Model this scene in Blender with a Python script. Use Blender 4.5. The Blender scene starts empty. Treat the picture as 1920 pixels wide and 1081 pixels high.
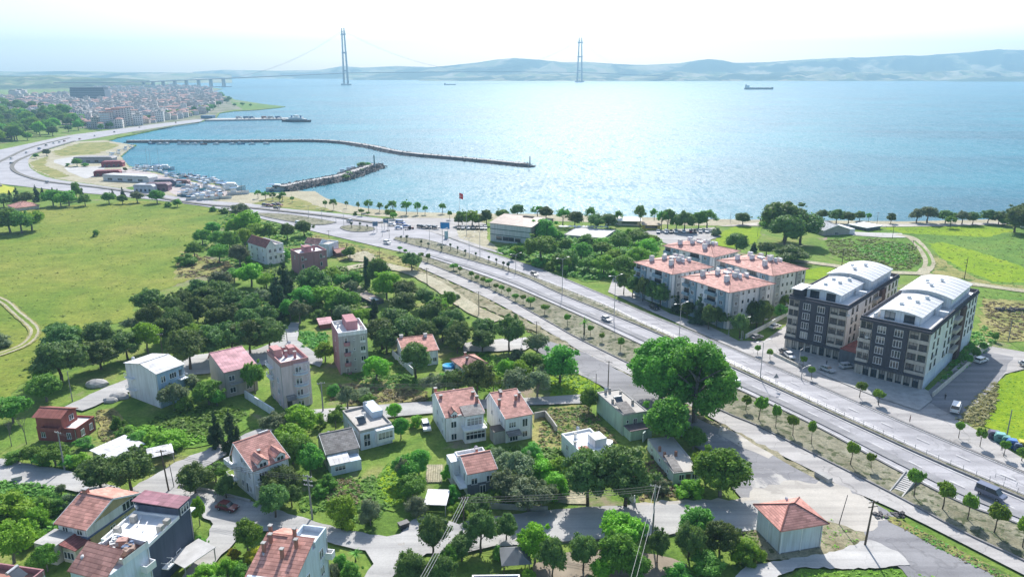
import bpy, bmesh, math, random
import numpy as np
from mathutils import Vector, Matrix, Euler
R = math.radians
sc = bpy.context.scene
COL = sc.collection
random.seed(7)
rng = np.random.default_rng(7)

# ------------------------------------------------------------------ camera
CAM_Z, FPX, PITCH = 80.0, 1400.0, math.atan(407.5 / 1400.0)
cam = bpy.data.cameras.new('camera')
cam.sensor_width = 36.0
cam.lens = FPX / 1920.0 * 36.0
cam.clip_start = 0.5
cam.clip_end = 60000
co = bpy.data.objects.new('camera', cam)
COL.objects.link(co)
co.location = (0, 0, CAM_Z)
co.rotation_euler = (math.pi / 2 - PITCH, 0, 0)
sc.camera = co
# ------------------------------------------------------------------ light
SUN_AZ, SUN_EL = R(6), R(40.0)          # azimuth clockwise from +Y (straight ahead)
world = bpy.data.worlds.new('World')
sc.world = world
world.use_nodes = True
wn = world.node_tree.nodes
sky = wn.new('ShaderNodeTexSky')
sky.sky_type = 'NISHITA'
sky.sun_disc = False
sky.sun_elevation = SUN_EL
sky.sun_rotation = SUN_AZ
sky.altitude = 80
sky.air_density = 1.0
sky.dust_density = 1.5
sky.ozone_density = 2.0
world.node_tree.links.new(sky.outputs['Color'], wn['Background'].inputs['Color'])
wn['Background'].inputs['Strength'].default_value = 0.113
sl = bpy.data.lights.new('sun', 'SUN')
sl.energy = 4.2
sl.angle = R(0.53)
sl.color = (1.0, 0.965, 0.92)
so = bpy.data.objects.new('sun', sl)
COL.objects.link(so)
so.location = (300, 300, 600)
sd = Vector((math.sin(SUN_AZ) * math.cos(SUN_EL), math.cos(SUN_AZ) * math.cos(SUN_EL), math.sin(SUN_EL)))
so.rotation_euler = (-sd).to_track_quat('-Z', 'Y').to_euler()
sc.view_settings.view_transform = 'Standard'
sc.view_settings.look = 'None'
sc.view_settings.gamma = 1
sc.view_settings.exposure = 0.88
sc.render.engine = 'CYCLES'
sc.cycles.use_denoising = True
sc.cycles.max_bounces = 5
sc.cycles.diffuse_bounces = 3
sc.cycles.glossy_bounces = 2
sc.cycles.transmission_bounces = 2
sc.cycles.transparent_max_bounces = 4
sc.cycles.volume_bounces = 0
sc.cycles.sample_clamp_indirect = 4

# ------------------------------------------------------------------ picture -> place
SP, CP = math.sin(PITCH), math.cos(PITCH)
def ray(px, py):
    xc, yc = (px - 960) / FPX, (540.5 - py) / FPX
    return Vector((xc, CP + yc * SP, -SP + yc * CP))
def G(px, py, z=0.0):
    d = ray(px, py)
    t = (z - CAM_Z) / d.z
    return Vector((d.x * t, d.y * t, z))
def P(px, py, Y):                      # the point of the ray at ground distance Y
    d = ray(px, py)
    t = Y / d.y
    return Vector((d.x * t, Y, CAM_Z + d.z * t))
def top_z(p, py):                      # height over p whose top is seen at row py
    yc = (540.5 - py) / FPX
    return CAM_Z + p.y * (-SP + yc * CP) / (CP + yc * SP)
def ppm(p):                            # photo pixels per metre at p
    return FPX / (p.y * CP + (CAM_Z - p.z) * SP)

# ------------------------------------------------------------------ mesh building
class MB:
    def __init__(s): s.v, s.f, s.uv, s.smooth = [], [], [], False
    def face(s, pts, uv=None):
        n = len(s.v); s.v += [tuple(p) for p in pts]; s.f.append(tuple(range(n, n + len(pts)))); s.uv.append(uv); return s
    def add(s, vs, fs):
        n = len(s.v); s.v += [tuple(p) for p in vs]; s.f += [tuple(i + n for i in f) for f in fs]; s.uv += [None] * len(fs); return s
    def box(s, x0, x1, y0, y1, z0, z1):
        return s.add([(x0,y0,z0),(x1,y0,z0),(x1,y1,z0),(x0,y1,z0),(x0,y0,z1),(x1,y0,z1),(x1,y1,z1),(x0,y1,z1)],
                     [(0,3,2,1),(4,5,6,7),(0,1,5,4),(1,2,6,5),(2,3,7,6),(3,0,4,7)])
    def rbox(s, c, size, rz=0, rx=0, ry=0):
        m = Matrix.Translation(c) @ Euler((rx, ry, rz)).to_matrix().to_4x4()
        a, b, d = [q / 2 for q in size]
        vs = [m @ Vector(p) for p in [(-a,-b,-d),(a,-b,-d),(a,b,-d),(-a,b,-d),(-a,-b,d),(a,-b,d),(a,b,d),(-a,b,d)]]
        return s.add(vs, [(0,3,2,1),(4,5,6,7),(0,1,5,4),(1,2,6,5),(2,3,7,6),(3,0,4,7)])
    def prism(s, poly, z0, z1):
        n = len(poly)
        vs = [(p[0], p[1], z0) for p in poly] + [(p[0], p[1], z1) for p in poly]
        fs = [tuple(range(n - 1, -1, -1)), tuple(range(n, 2 * n))] + [(i, (i + 1) % n, n + (i + 1) % n, n + i) for i in range(n)]
        return s.add(vs, fs)
    def xprism(s, prof, y0, y1):        # profile (x, z) extruded along y
        n = len(prof)
        vs = [(p[0], y0, p[1]) for p in prof] + [(p[0], y1, p[1]) for p in prof]
        fs = [tuple(range(n)), tuple(range(2 * n - 1, n - 1, -1))] + [(i, n + i, n + (i + 1) % n, (i + 1) % n) for i in range(n)]
        return s.add(vs, fs)
    def tube(s, p0, p1, r0, r1=None, n=6):
        r1 = r0 if r1 is None else r1
        p0, p1 = Vector(p0), Vector(p1)
        d = (p1 - p0).normalized()
        a = d.orthogonal().normalized(); b = d.cross(a)
        vs = []
        for p, r in ((p0, r0), (p1, r1)):
            for i in range(n):
                t = 2 * math.pi * i / n
                vs.append(p + (a * math.cos(t) + b * math.sin(t)) * r)
        fs = [(i, (i + 1) % n, n + (i + 1) % n, n + i) for i in range(n)] + [tuple(range(n - 1, -1, -1)), tuple(range(n, 2 * n))]
        return s.add(vs, fs)
    def path(s, pts, r, n=5):
        for a, b in zip(pts[:-1], pts[1:]): s.tube(a, b, r, r, n)
        return s
    def slab(s, q, t=0.15):             # tilted slab with metric UVs: q = eave0, eave1, ridge1, ridge0
        q = [Vector(p) for p in q]
        nrm = (q[1] - q[0]).cross(q[3] - q[0])
        if nrm.length < 1e-9: nrm = (q[2] - q[0]).cross(q[3] - q[0])
        nrm.normalize()
        u = (q[1] - q[0]).normalized(); v = nrm.cross(u)
        uv = [((p - q[0]).dot(u), (p - q[0]).dot(v)) for p in q]
        s.face(q, uv)
        lo = [p - nrm * t for p in q]
        s.face(lo[::-1])
        k = len(q)
        for i in range(k): s.face([q[i], lo[i], lo[(i + 1) % k], q[(i + 1) % k]])
        return s
    def ball(s, c, r, sub=1, sq=(1, 1, 1), jit=0.0):
        bm = bmesh.new(); bmesh.ops.create_icosphere(bm, subdivisions=sub, radius=1)
        bm.verts.ensure_lookup_table()
        vs = [(c[0] + v.co.x * r * sq[0] * (1 + random.uniform(-jit, jit)), c[1] + v.co.y * r * sq[1] * (1 + random.uniform(-jit, jit)), c[2] + v.co.z * r * sq[2] * (1 + random.uniform(-jit, jit))) for v in bm.verts]
        fs = [tuple(v.index for v in f.verts) for f in bm.faces]
        bm.free()
        return s.add(vs, fs)
    def mesh(s, name, mat):
        me = bpy.data.meshes.new(name)
        me.from_pydata(s.v, [], s.f)
        if any(u is not None for u in s.uv):
            lay = me.uv_layers.new(name='UVMap')
            k = 0
            for f, u in zip(s.f, s.uv):
                for j in range(len(f)):
                    lay.data[k].uv = u[j] if u is not None else (0.1, 0.1)
                    k += 1
        if s.smooth: me.polygons.foreach_set('use_smooth', [True] * len(me.polygons))
        for m in (mat if isinstance(mat, (list, tuple)) else [mat]): me.materials.append(m)
        me.update()
        return me
    def build(s, name, mat, parent=None, loc=None, rz=0):
        return inst(name, s.mesh(name, mat), parent, loc, rz)

def inst(name, me, parent=None, loc=None, rz=0, scale=None):
    o = bpy.data.objects.new(name, me)
    COL.objects.link(o)
    if parent: o.parent = parent
    if loc is not None: o.location = loc
    if rz: o.rotation_euler = (0, 0, rz)
    if scale is not None: o.scale = scale
    return o
def tag(o, label=None, cat=None, group=None, kind=None):
    if label: o['label'] = label
    if cat: o['category'] = cat
    if group: o['group'] = group
    if kind: o['kind'] = kind
    return o
def thing(name, label, cat, loc=(0, 0, 0), rz=0, group=None):
    o = bpy.data.objects.new(name, None)
    COL.objects.link(o)
    o.empty_display_size = 0.5
    o.location = loc
    o.rotation_euler = (0, 0, rz)
    return tag(o, label, cat, group)
KIDS = {}
def copy_tree(root, loc, rz, label=None, group=None, scale=None, color=None):
    def cp(o, parent):
        c = o.copy(); COL.objects.link(c); c.parent = parent
        if color is not None and o.name.split('.')[0] in ('body', 'hull', 'flag'): c.color = color
        for ch in list(o.children): cp(ch, c)
        return c
    c = cp(root, None)
    c.location = loc; c.rotation_euler = (0, 0, rz)
    if scale is not None: c.scale = scale
    if label: c['label'] = label
    if group: c['group'] = group
    return c

# ------------------------------------------------------------------ materials
MATS = {}
def _new(name):
    m = bpy.data.materials.new(name); m.use_nodes = True
    nt = m.node_tree
    return m, nt, nt.nodes['Principled BSDF']
def N(nt, t, **kw):
    n = nt.nodes.new(t)
    for k, v in kw.items():
        if k in n.inputs: n.inputs[k].default_value = v
        else: setattr(n, k, v)
    return n
def ramp(nt, fac, stops):
    r = nt.nodes.new('ShaderNodeValToRGB')
    el = r.color_ramp.elements
    while len(el) < len(stops): el.new(0.5)
    for e, (p, c) in zip(el, stops):
        e.position = p; e.color = (*c, 1) if len(c) == 3 else c
    nt.links.new(fac, r.inputs['Fac'])
    return r.outputs['Color']
def mixc(nt, fac, a, b, mode='MIX'):
    m = nt.nodes.new('ShaderNodeMix'); m.data_type = 'RGBA'; m.blend_type = mode
    for sock, val in ((m.inputs[0], fac), (m.inputs[6], a), (m.inputs[7], b)):
        if hasattr(val, 'links'): nt.links.new(val, sock)
        elif isinstance(val, (int, float)): sock.default_value = val
        else: sock.default_value = (*val, 1)
    return m.outputs[2]
def pos(nt): return N(nt, 'ShaderNodeNewGeometry').outputs['Position']
def noise(nt, vec, scale, detail=4, rough=0.55, dist=0.0):
    n = N(nt, 'ShaderNodeTexNoise', Scale=scale, Detail=detail, Roughness=rough, Distortion=dist)
    nt.links.new(vec, n.inputs['Vector'])
    return n.outputs['Fac']
def bump(nt, bsdf, h, strength=0.4, dist=0.1):
    b = N(nt, 'ShaderNodeBump', Strength=strength, Distance=dist)
    nt.links.new(h, b.inputs['Height']); nt.links.new(b.outputs['Normal'], bsdf.inputs['Normal'])
def mul(c, k): return tuple(max(0, min(1, x * k)) for x in c)
def M(name, c, rough=0.8, var=0.18, scale=0.6, fine=6.0, spec=0.3, metal=0.0, bm=0.0, stain=None):
    if name in MATS: return MATS[name]
    m, nt, b = _new(name)
    p = pos(nt)
    n1 = noise(nt, p, scale, 5)
    n2 = noise(nt, p, fine, 3)
    c1 = ramp(nt, n1, [(0.3, mul(c, 1 - var)), (0.7, mul(c, 1 + var * 0.6))])
    c2 = ramp(nt, n2, [(0.25, (1 - var * .7,) * 3), (0.75, (1.0,) * 3)])
    col = mixc(nt, 1.0, c1, c2, 'MULTIPLY')
    if stain:
        n3 = noise(nt, p, stain[1], 6, 0.7)
        f = ramp(nt, n3, [(0.5, (0, 0, 0)), (0.72, (1, 1, 1))])
        col = mixc(nt, f, col, stain[0])
    nt.links.new(col, b.inputs['Base Color'])
    b.inputs['Roughness'].default_value = rough
    b.inputs['Specular IOR Level'].default_value = spec
    b.inputs['Metallic'].default_value = metal
    if bm: bump(nt, b, n2, bm, 0.05)
    MATS[name] = m
    return m
def wall(name, c):                        # plaster with rain streaks
    if name in MATS: return MATS[name]
    m, nt, b = _new(name)
    p = pos(nt)
    mp = N(nt, 'ShaderNodeMapping'); mp.inputs['Scale'].default_value = (1.5, 1.5, 0.16)
    nt.links.new(p, mp.inputs['Vector'])
    st = ramp(nt, noise(nt, mp.outputs[0], 0.9, 5, 0.65), [(0.33, (0.78, 0.77, 0.75)), (0.58, (1, 1, 1))])
    bl = ramp(nt, noise(nt, p, 0.25, 4), [(0.3, (0.88, 0.88, 0.88)), (0.7, (1, 1, 1))])
    col = mixc(nt, 1.0, mixc(nt, 1.0, c, st, 'MULTIPLY'), bl, 'MULTIPLY')
    nt.links.new(col, b.inputs['Base Color'])
    b.inputs['Roughness'].default_value = 0.85
    b.inputs['Specular IOR Level'].default_value = 0.2
    MATS[name] = m
    return m
def tiles(name, c, row=0.55, colw=0.4, strength=0.8, metal=False):
    if name in MATS: return MATS[name]
    m, nt, b = _new(name)
    uv = N(nt, 'ShaderNodeTexCoord').outputs['UV']
    sx = N(nt, 'ShaderNodeSeparateXYZ'); nt.links.new(uv, sx.inputs[0])
    def saw(sock, step):
        d = N(nt, 'ShaderNodeMath', operation='DIVIDE'); nt.links.new(sock, d.inputs[0]); d.inputs[1].default_value = step
        f = N(nt, 'ShaderNodeMath', operation='FRACT'); nt.links.new(d.outputs[0], f.inputs[0])
        return f.outputs[0]
    fv = saw(sx.outputs['Y'], row); fu = saw(sx.outputs['X'], colw)
    br = N(nt, 'ShaderNodeTexBrick', Scale=1.0); br.inputs['Color1'].default_value = (*mul(c, 0.74), 1); br.inputs['Color2'].default_value = (*mul(c, 1.2), 1)
    br.inputs['Mortar'].default_value = (*mul(c, 0.8), 1); br.inputs['Mortar Size'].default_value = 0.0
    br.inputs['Brick Width'].default_value = colw * 2; br.inputs['Row Height'].default_value = row
    nt.links.new(uv, br.inputs['Vector'])
    p = pos(nt)
    dirt = ramp(nt, noise(nt, p, 0.5, 6, 0.65), [(0.33, (0.72, 0.69, 0.68)), (0.58, (1, 1, 1))])
    col = mixc(nt, 1.0, br.outputs['Color'], dirt, 'MULTIPLY')
    if not metal:
        line = ramp(nt, fv, [(0.0, (0.42, 0.35, 0.35)), (0.26, (1, 1, 1))])
        col = mixc(nt, 1.0, col, line, 'MULTIPLY')
    else:
        line = ramp(nt, fu, [(0.0, (0.6, 0.6, 0.6)), (0.2, (1, 1, 1))])
        col = mixc(nt, 1.0, col, line, 'MULTIPLY')
    nt.links.new(col, b.inputs['Base Color'])
    b.inputs['Roughness'].default_value = 0.75 if not metal else 0.5
    b.inputs['Specular IOR Level'].default_value = 0.25
    ad = N(nt, 'ShaderNodeMath', operation='ADD')
    nt.links.new(fv if not metal else fu, ad.inputs[0]); nt.links.new(fu, ad.inputs[1])
    bump(nt, b, ad.outputs[0], strength, 0.06)
    MATS[name] = m
    return m
def objcol(name, rough=0.35, spec=0.5, coat=0.0):
    if name in MATS: return MATS[name]
    m, nt, b = _new(name)
    oi = N(nt, 'ShaderNodeObjectInfo')
    d = ramp(nt, noise(nt, pos(nt), 3.0, 3), [(0.3, (0.85, 0.85, 0.85)), (0.7, (1, 1, 1))])
    nt.links.new(mixc(nt, 1.0, oi.outputs['Color'], d, 'MULTIPLY'), b.inputs['Base Color'])
    b.inputs['Roughness'].default_value = rough
    b.inputs['Specular IOR Level'].default_value = spec
    b.inputs['Coat Weight'].default_value = coat
    MATS[name] = m
    return m
def foliage(name, c, light, dark):
    m, nt, b = _new(name)
    p = pos(nt)
    oi = N(nt, 'ShaderNodeObjectInfo')
    n1 = noise(nt, p, 0.55, 4, 0.6)
    n2 = noise(nt, p, 3.5, 2)
    ad = N(nt, 'ShaderNodeMath', operation='ADD'); nt.links.new(n1, ad.inputs[0]); nt.links.new(n2, ad.inputs[1])
    hf = N(nt, 'ShaderNodeMath', operation='MULTIPLY'); nt.links.new(ad.outputs[0], hf.inputs[0]); hf.inputs[1].default_value = 0.5
    col = ramp(nt, hf.outputs[0], [(0.34, dark), (0.5, c), (0.66, light)])
    hs = N(nt, 'ShaderNodeHueSaturation')
    mr = N(nt, 'ShaderNodeMapRange'); mr.inputs[3].default_value = 0.78; mr.inputs[4].default_value = 1.4
    nt.links.new(oi.outputs['Random'], mr.inputs[0]); nt.links.new(mr.outputs[0], hs.inputs['Value'])
    mr2 = N(nt, 'ShaderNodeMapRange'); mr2.inputs[3].default_value = 0.465; mr2.inputs[4].default_value = 0.52
    nt.links.new(oi.outputs['Random'], mr2.inputs[0]); nt.links.new(mr2.outputs[0], hs.inputs['Hue'])
    nt.links.new(col, hs.inputs['Color'])
    nt.links.new(hs.outputs[0], b.inputs['Base Color'])
    b.inputs['Roughness'].default_value = 0.6
    b.inputs['Specular IOR Level'].default_value = 0.15
    tr = N(nt, 'ShaderNodeBsdfTranslucent'); nt.links.new(mixc(nt, 1.0, hs.outputs[0], (1.0, 1.0, 0.55), 'MULTIPLY'), tr.inputs['Color'])
    mx = N(nt, 'ShaderNodeMixShader'); mx.inputs[0].default_value = 0.36
    nt.links.new(b.outputs[0], mx.inputs[1]); nt.links.new(tr.outputs[0], mx.inputs[2])
    nt.links.new(mx.outputs[0], nt.nodes['Material Output'].inputs['Surface'])
    MATS[name] = m
    return m

glass = M('glass', (0.035, 0.05, 0.065), 0.12, 0.3, 0.4, spec=0.8)
def curtained():
    m, nt, b = _new('window_glass')
    oi = N(nt, 'ShaderNodeObjectInfo'); tc = N(nt, 'ShaderNodeTexCoord'); sx = N(nt, 'ShaderNodeSeparateXYZ')
    nt.links.new(tc.outputs['Object'], sx.inputs[0])
    a = N(nt, 'ShaderNodeMath', operation='MULTIPLY_ADD'); nt.links.new(oi.outputs['Random'], a.inputs[0]); a.inputs[1].default_value = 2.6; a.inputs[2].default_value = 0.1
    g = N(nt, 'ShaderNodeMath', operation='GREATER_THAN'); nt.links.new(sx.outputs['Z'], g.inputs[0]); nt.links.new(a.outputs[0], g.inputs[1])
    c = ramp(nt, oi.outputs['Random'], [(0.1, (0.34, 0.33, 0.31)), (0.5, (0.20, 0.17, 0.14)), (0.9, (0.3, 0.32, 0.35))])
    nt.links.new(mixc(nt, g.outputs[0], (0.03, 0.042, 0.055), c), b.inputs['Base Color'])
    b.inputs['Roughness'].default_value = 0.12; b.inputs['Specular IOR Level'].default_value = 0.7
    return m
wglass = curtained()
white = M('white_paint', (0.78, 0.78, 0.77), 0.6, 0.06)
steel = M('galvanised_steel', (0.42, 0.43, 0.44), 0.45, 0.1, metal=0.5)
darkmetal = M('dark_metal', (0.05, 0.05, 0.055), 0.5)
concrete = M('concrete', (0.42, 0.41, 0.39), 0.9, 0.2, stain=((0.28, 0.27, 0.25), 0.7))
roofcon = M('roof_screed', (0.50, 0.47, 0.43), 0.9, 0.2, 0.5, stain=((0.33, 0.30, 0.27), 0.5))
whiteroof = M('white_membrane', (0.76, 0.76, 0.75), 0.7, 0.08, 0.4, stain=((0.62, 0.60, 0.57), 0.4))
wood = M('weathered_wood', (0.13, 0.10, 0.075), 0.9, 0.3)
rubber = M('rubber', (0.02, 0.02, 0.02), 0.8)
tile_red = tiles('clay_tiles', (0.62, 0.33, 0.27), 0.5, 0.35)
tile_or = tiles('orange_tiles', (0.66, 0.33, 0.26), 0.65, 0.4)
tile_pk = tiles('faded_tiles', (0.62, 0.32, 0.26), 0.5, 0.35)
# ------------------------------------------------------------------ the setting: water, ground, fields, roads
def grass(name, stops, scale=0.05, fine=1.6, dirt=None, spots=None, streak=None, bm=0.5):
    m, nt, b = _new(name)
    p = pos(nt)
    n1 = noise(nt, p, scale, 6, 0.6, 0.4)
    col = ramp(nt, n1, [(0.30 + 0.4 * i / max(1, len(stops) - 1), s) for i, s in enumerate(stops)])
    n2 = noise(nt, p, fine, 4, 0.7)
    col = mixc(nt, 1.0, col, ramp(nt, n2, [(0.32, (0.62, 0.64, 0.6)), (0.68, (1.12, 1.1, 1.0))]), 'MULTIPLY')
    n4 = noise(nt, p, scale * 6, 5, 0.65)
    col = mixc(nt, 1.0, col, ramp(nt, n4, [(0.34, (0.76, 0.80, 0.72)), (0.62, (1.08, 1.06, 1.0))]), 'MULTIPLY')
    if streak:
        mp = N(nt, 'ShaderNodeMapping'); mp.inputs['Rotation'].default_value = (0, 0, streak[1]); mp.inputs['Scale'].default_value = (0.05, 0.6, 1)
        nt.links.new(p, mp.inputs['Vector'])
        col = mixc(nt, 0.5, col, ramp(nt, noise(nt, mp.outputs[0], streak[0], 4), [(0.35, (0.72, 0.75, 0.7)), (0.65, (1.1, 1.08, 1.0))]), 'MULTIPLY')
    if dirt:
        f = ramp(nt, noise(nt, p, dirt[1], 7, 0.65, 0.6), [(dirt[2], (0, 0, 0)), (dirt[2] + 0.1, (1, 1, 1))])
        col = mixc(nt, f, col, mixc(nt, n2, mul(dirt[0], 0.75), mul(dirt[0], 1.2)))
    if spots:
        f = ramp(nt, noise(nt, p, spots[1], 5, 0.6), [(spots[2], (0, 0, 0)), (spots[2] + 0.07, (1, 1, 1))])
        col = mixc(nt, f, col, mixc(nt, n2, mul(spots[0], 0.6), mul(spots[0], 1.3)))
    nt.links.new(col, b.inputs['Base Color'])
    b.inputs['Roughness'].default_value = 0.95
    b.inputs['Specular IOR Level'].default_value = 0.1
    bump(nt, b, n2, bm, 0.35)
    MATS[name] = m
    return m
g_base = grass('rough_ground', [(0.08, 0.15, 0.03), (0.14, 0.24, 0.045), (0.20, 0.275, 0.065), (0.28, 0.27, 0.12)], 0.06, 1.2, dirt=((0.27, 0.22, 0.16), 0.045, 0.57))
g_field = grass('meadow', [(0.125, 0.215, 0.034), (0.185, 0.25, 0.042), (0.235, 0.27, 0.055), (0.275, 0.275, 0.075)], 0.022, 0.9, spots=((0.05, 0.08, 0.03), 0.11, 0.69), streak=(1.2, 0.3))
g_lime = grass('bright_grass', [(0.15, 0.26, 0.010), (0.215, 0.33, 0.012), (0.27, 0.36, 0.02)], 0.06, 1.5)
g_green = grass('green_grass', [(0.075, 0.165, 0.03), (0.125, 0.235, 0.04), (0.18, 0.27, 0.05)], 0.05, 1.2, dirt=((0.25, 0.21, 0.13), 0.05, 0.64))
g_dry = grass('dry_grass', [(0.18, 0.21, 0.06), (0.29, 0.28, 0.11), (0.38, 0.33, 0.16)], 0.09, 1.4, spots=((0.08, 0.14, 0.03), 0.12, 0.56))
g_strip = grass('planted_earth', [(0.19, 0.18, 0.135), (0.265, 0.25, 0.205), (0.33, 0.315, 0.275)], 0.12, 1.8, spots=((0.085, 0.10, 0.05), 0.5, 0.53))
g_verge = grass('verge_earth', [(0.21, 0.18, 0.125), (0.31, 0.28, 0.21), (0.38, 0.35, 0.29)], 0.15, 2.0, spots=((0.09, 0.10, 0.045), 0.4, 0.55))
g_dirt = grass('bare_dirt', [(0.33, 0.29, 0.22), (0.44, 0.40, 0.33), (0.50, 0.47, 0.40)], 0.08, 1.8, spots=((0.16, 0.17, 0.08), 0.2, 0.66))
g_sand = grass('beach_sand', [(0.36, 0.32, 0.26), (0.43, 0.39, 0.32), (0.48, 0.44, 0.37)], 0.08, 1.5)
g_town = grass('town_ground', [(0.20, 0.19, 0.17), (0.30, 0.28, 0.25), (0.13, 0.16, 0.09), (0.34, 0.31, 0.27)], 0.015, 0.4)
def paving(name, c, crack=0.5, patch=None, lanes=None):
    m, nt, b = _new(name)
    p = pos(nt)
    col = ramp(nt, noise(nt, p, 0.07, 6, 0.65), [(0.3, mul(c, 0.80)), (0.65, mul(c, 1.06))])
    col = mixc(nt, 1.0, col, ramp(nt, noise(nt, p, 2.5, 5, 0.7), [(0.3, (0.86, 0.86, 0.86)), (0.7, (1.04, 1.04, 1.04))]), 'MULTIPLY')
    mp = N(nt, 'ShaderNodeMapping'); mp.inputs['Rotation'].default_value = (0, 0, lanes or 0.0); mp.inputs['Scale'].default_value = (0.02, 0.5, 1)
    nt.links.new(p, mp.inputs['Vector'])
    col = mixc(nt, 0.7, col, ramp(nt, noise(nt, mp.outputs[0], 1.0, 4), [(0.36, (0.68, 0.68, 0.70)), (0.6, (1.05, 1.05, 1.05))]), 'MULTIPLY')
    if crack:
        v = N(nt, 'ShaderNodeTexVoronoi', Scale=0.09); v.feature = 'DISTANCE_TO_EDGE'
        w = N(nt, 'ShaderNodeTexNoise', Scale=0.2, Detail=4.0)
        nt.links.new(p, w.inputs['Vector'])
        va = N(nt, 'ShaderNodeVectorMath', operation='MULTIPLY_ADD'); nt.links.new(w.outputs['Color'], va.inputs[0]); va.inputs[1].default_value = (9, 9, 0); nt.links.new(p, va.inputs[2])
        nt.links.new(va.outputs[0], v.inputs['Vector'])
        f = ramp(nt, v.outputs['Distance'], [(0.0, (1 - crack * .45,) * 3), (0.014, (1, 1, 1))])
        col = mixc(nt, 1.0, col, f, 'MULTIPLY')
    if patch:
        f = ramp(nt, noise(nt, p, patch[1], 6, 0.7, 0.5), [(patch[2], (0, 0, 0)), (patch[2] + 0.05, (1, 1, 1))])
        col = mixc(nt, f, col, patch[0])
    nt.links.new(col, b.inputs['Base Color'])
    b.inputs['Roughness'].default_value = 0.9
    b.inputs['Specular IOR Level'].default_value = 0.2
    MATS[name] = m
    return m
HD = G(1440, 722) - G(1052, 553)
asphalt = paving('sun_bleached_asphalt', (0.41, 0.40, 0.41), 0.5, patch=((0.345, 0.34, 0.345), 0.035, 0.60), lanes=-math.atan2(HD.y, HD.x))
sideroad = paving('old_concrete_road', (0.43, 0.41, 0.39), 0.7, patch=((0.30, 0.28, 0.26), 0.12, 0.62))
greyroad = paving('grey_asphalt', (0.27, 0.265, 0.27), 0.5, patch=((0.42, 0.40, 0.37), 0.06, 0.60))
blockpave = paving('concrete_block_paving', (0.44, 0.43, 0.41), 0.25, patch=((0.33, 0.31, 0.28), 0.3, 0.64))
gravel = paving('crushed_gravel', (0.49, 0.455, 0.40), 0.0, patch=((0.34, 0.315, 0.28), 0.12, 0.55))
padconc = paving('pale_concrete', (0.50, 0.485, 0.46), 0.3)
tarmat = paving('road_repair', (0.30, 0.295, 0.30), 0.2)
markm = M('road_marking', (0.64, 0.64, 0.63), 0.7, 0.3, 0.8, stain=((0.45, 0.44, 0.45), 0.5))
kerbm = M('kerb_stone', (0.23, 0.22, 0.22), 0.9, 0.2)

# water
def water():
    m, nt, b = _new('sea_water')
    p = pos(nt)
    b.inputs['IOR'].default_value = 1.33
    b.inputs['Specular IOR Level'].default_value = 0.24
    b.inputs['Roughness'].default_value = 0.30
    n0 = noise(nt, p, 0.0035, 4, 0.55, 0.8)
    mp0 = N(nt, 'ShaderNodeMapping'); mp0.inputs['Rotation'].default_value = (0, 0, R(12)); mp0.inputs['Scale'].default_value = (0.25, 1.0, 1)
    nt.links.new(p, mp0.inputs['Vector'])
    n1 = noise(nt, mp0.outputs[0], 0.012, 5, 0.6, 0.5)
    ad = N(nt, 'ShaderNodeMath', operation='ADD'); nt.links.new(n0, ad.inputs[0]); nt.links.new(n1, ad.inputs[1])
    h = N(nt, 'ShaderNodeMath', operation='MULTIPLY'); nt.links.new(ad.outputs[0], h.inputs[0]); h.inputs[1].default_value = 0.5
    nt.links.new(ramp(nt, h.outputs[0], [(0.37, (0.0, 0.095, 0.15)), (0.5, (0.0, 0.130, 0.192)), (0.62, (0.0, 0.165, 0.225))]), b.inputs['Base Color'])
    mps = N(nt, 'ShaderNodeMapping'); mps.inputs['Rotation'].default_value = (0, 0, R(-10)); mps.inputs['Scale'].default_value = (1.0, 0.32, 1)
    nt.links.new(p, mps.inputs['Vector'])
    s1 = noise(nt, mps.outputs[0], 0.45, 3, 0.7)
    s2 = noise(nt, mps.outputs[0], 0.06, 2, 0.6)
    sa = N(nt, 'ShaderNodeMath', operation='MULTIPLY_ADD'); nt.links.new(s2, sa.inputs[0]); sa.inputs[1].default_value = 0.35; nt.links.new(s1, sa.inputs[2])
    rr = ramp(nt, sa.outputs[0], [(0.58, (0.27,) * 3), (0.67, (0.37,) * 3), (0.78, (0.60,) * 3)])
    nt.links.new(rr, b.inputs['Roughness'])
    mp = N(nt, 'ShaderNodeMapping'); mp.inputs['Rotation'].default_value = (0, 0, R(-14)); mp.inputs['Scale'].default_value = (0.45, 1.0, 1)
    nt.links.new(p, mp.inputs['Vector'])
    w1 = noise(nt, mp.outputs[0], 0.22, 6, 0.68)
    w2 = noise(nt, mp.outputs[0], 0.9, 4, 0.6)
    aw = N(nt, 'ShaderNodeMath', operation='MULTIPLY_ADD'); nt.links.new(w2, aw.inputs[0]); aw.inputs[1].default_value = 0.35; nt.links.new(w1, aw.inputs[2])
    bump(nt, b, aw.outputs[0], 1.0, 0.8)
    MATS['sea_water'] = m
    return m
SEA_Z = -1.2
MB().face([(-15500, -850, SEA_Z), (15500, -850, SEA_Z), (15500, 9600, SEA_Z), (-15500, 9600, SEA_Z)]).build('sea', water())
tag(bpy.data.objects['sea'], kind='structure')

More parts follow.
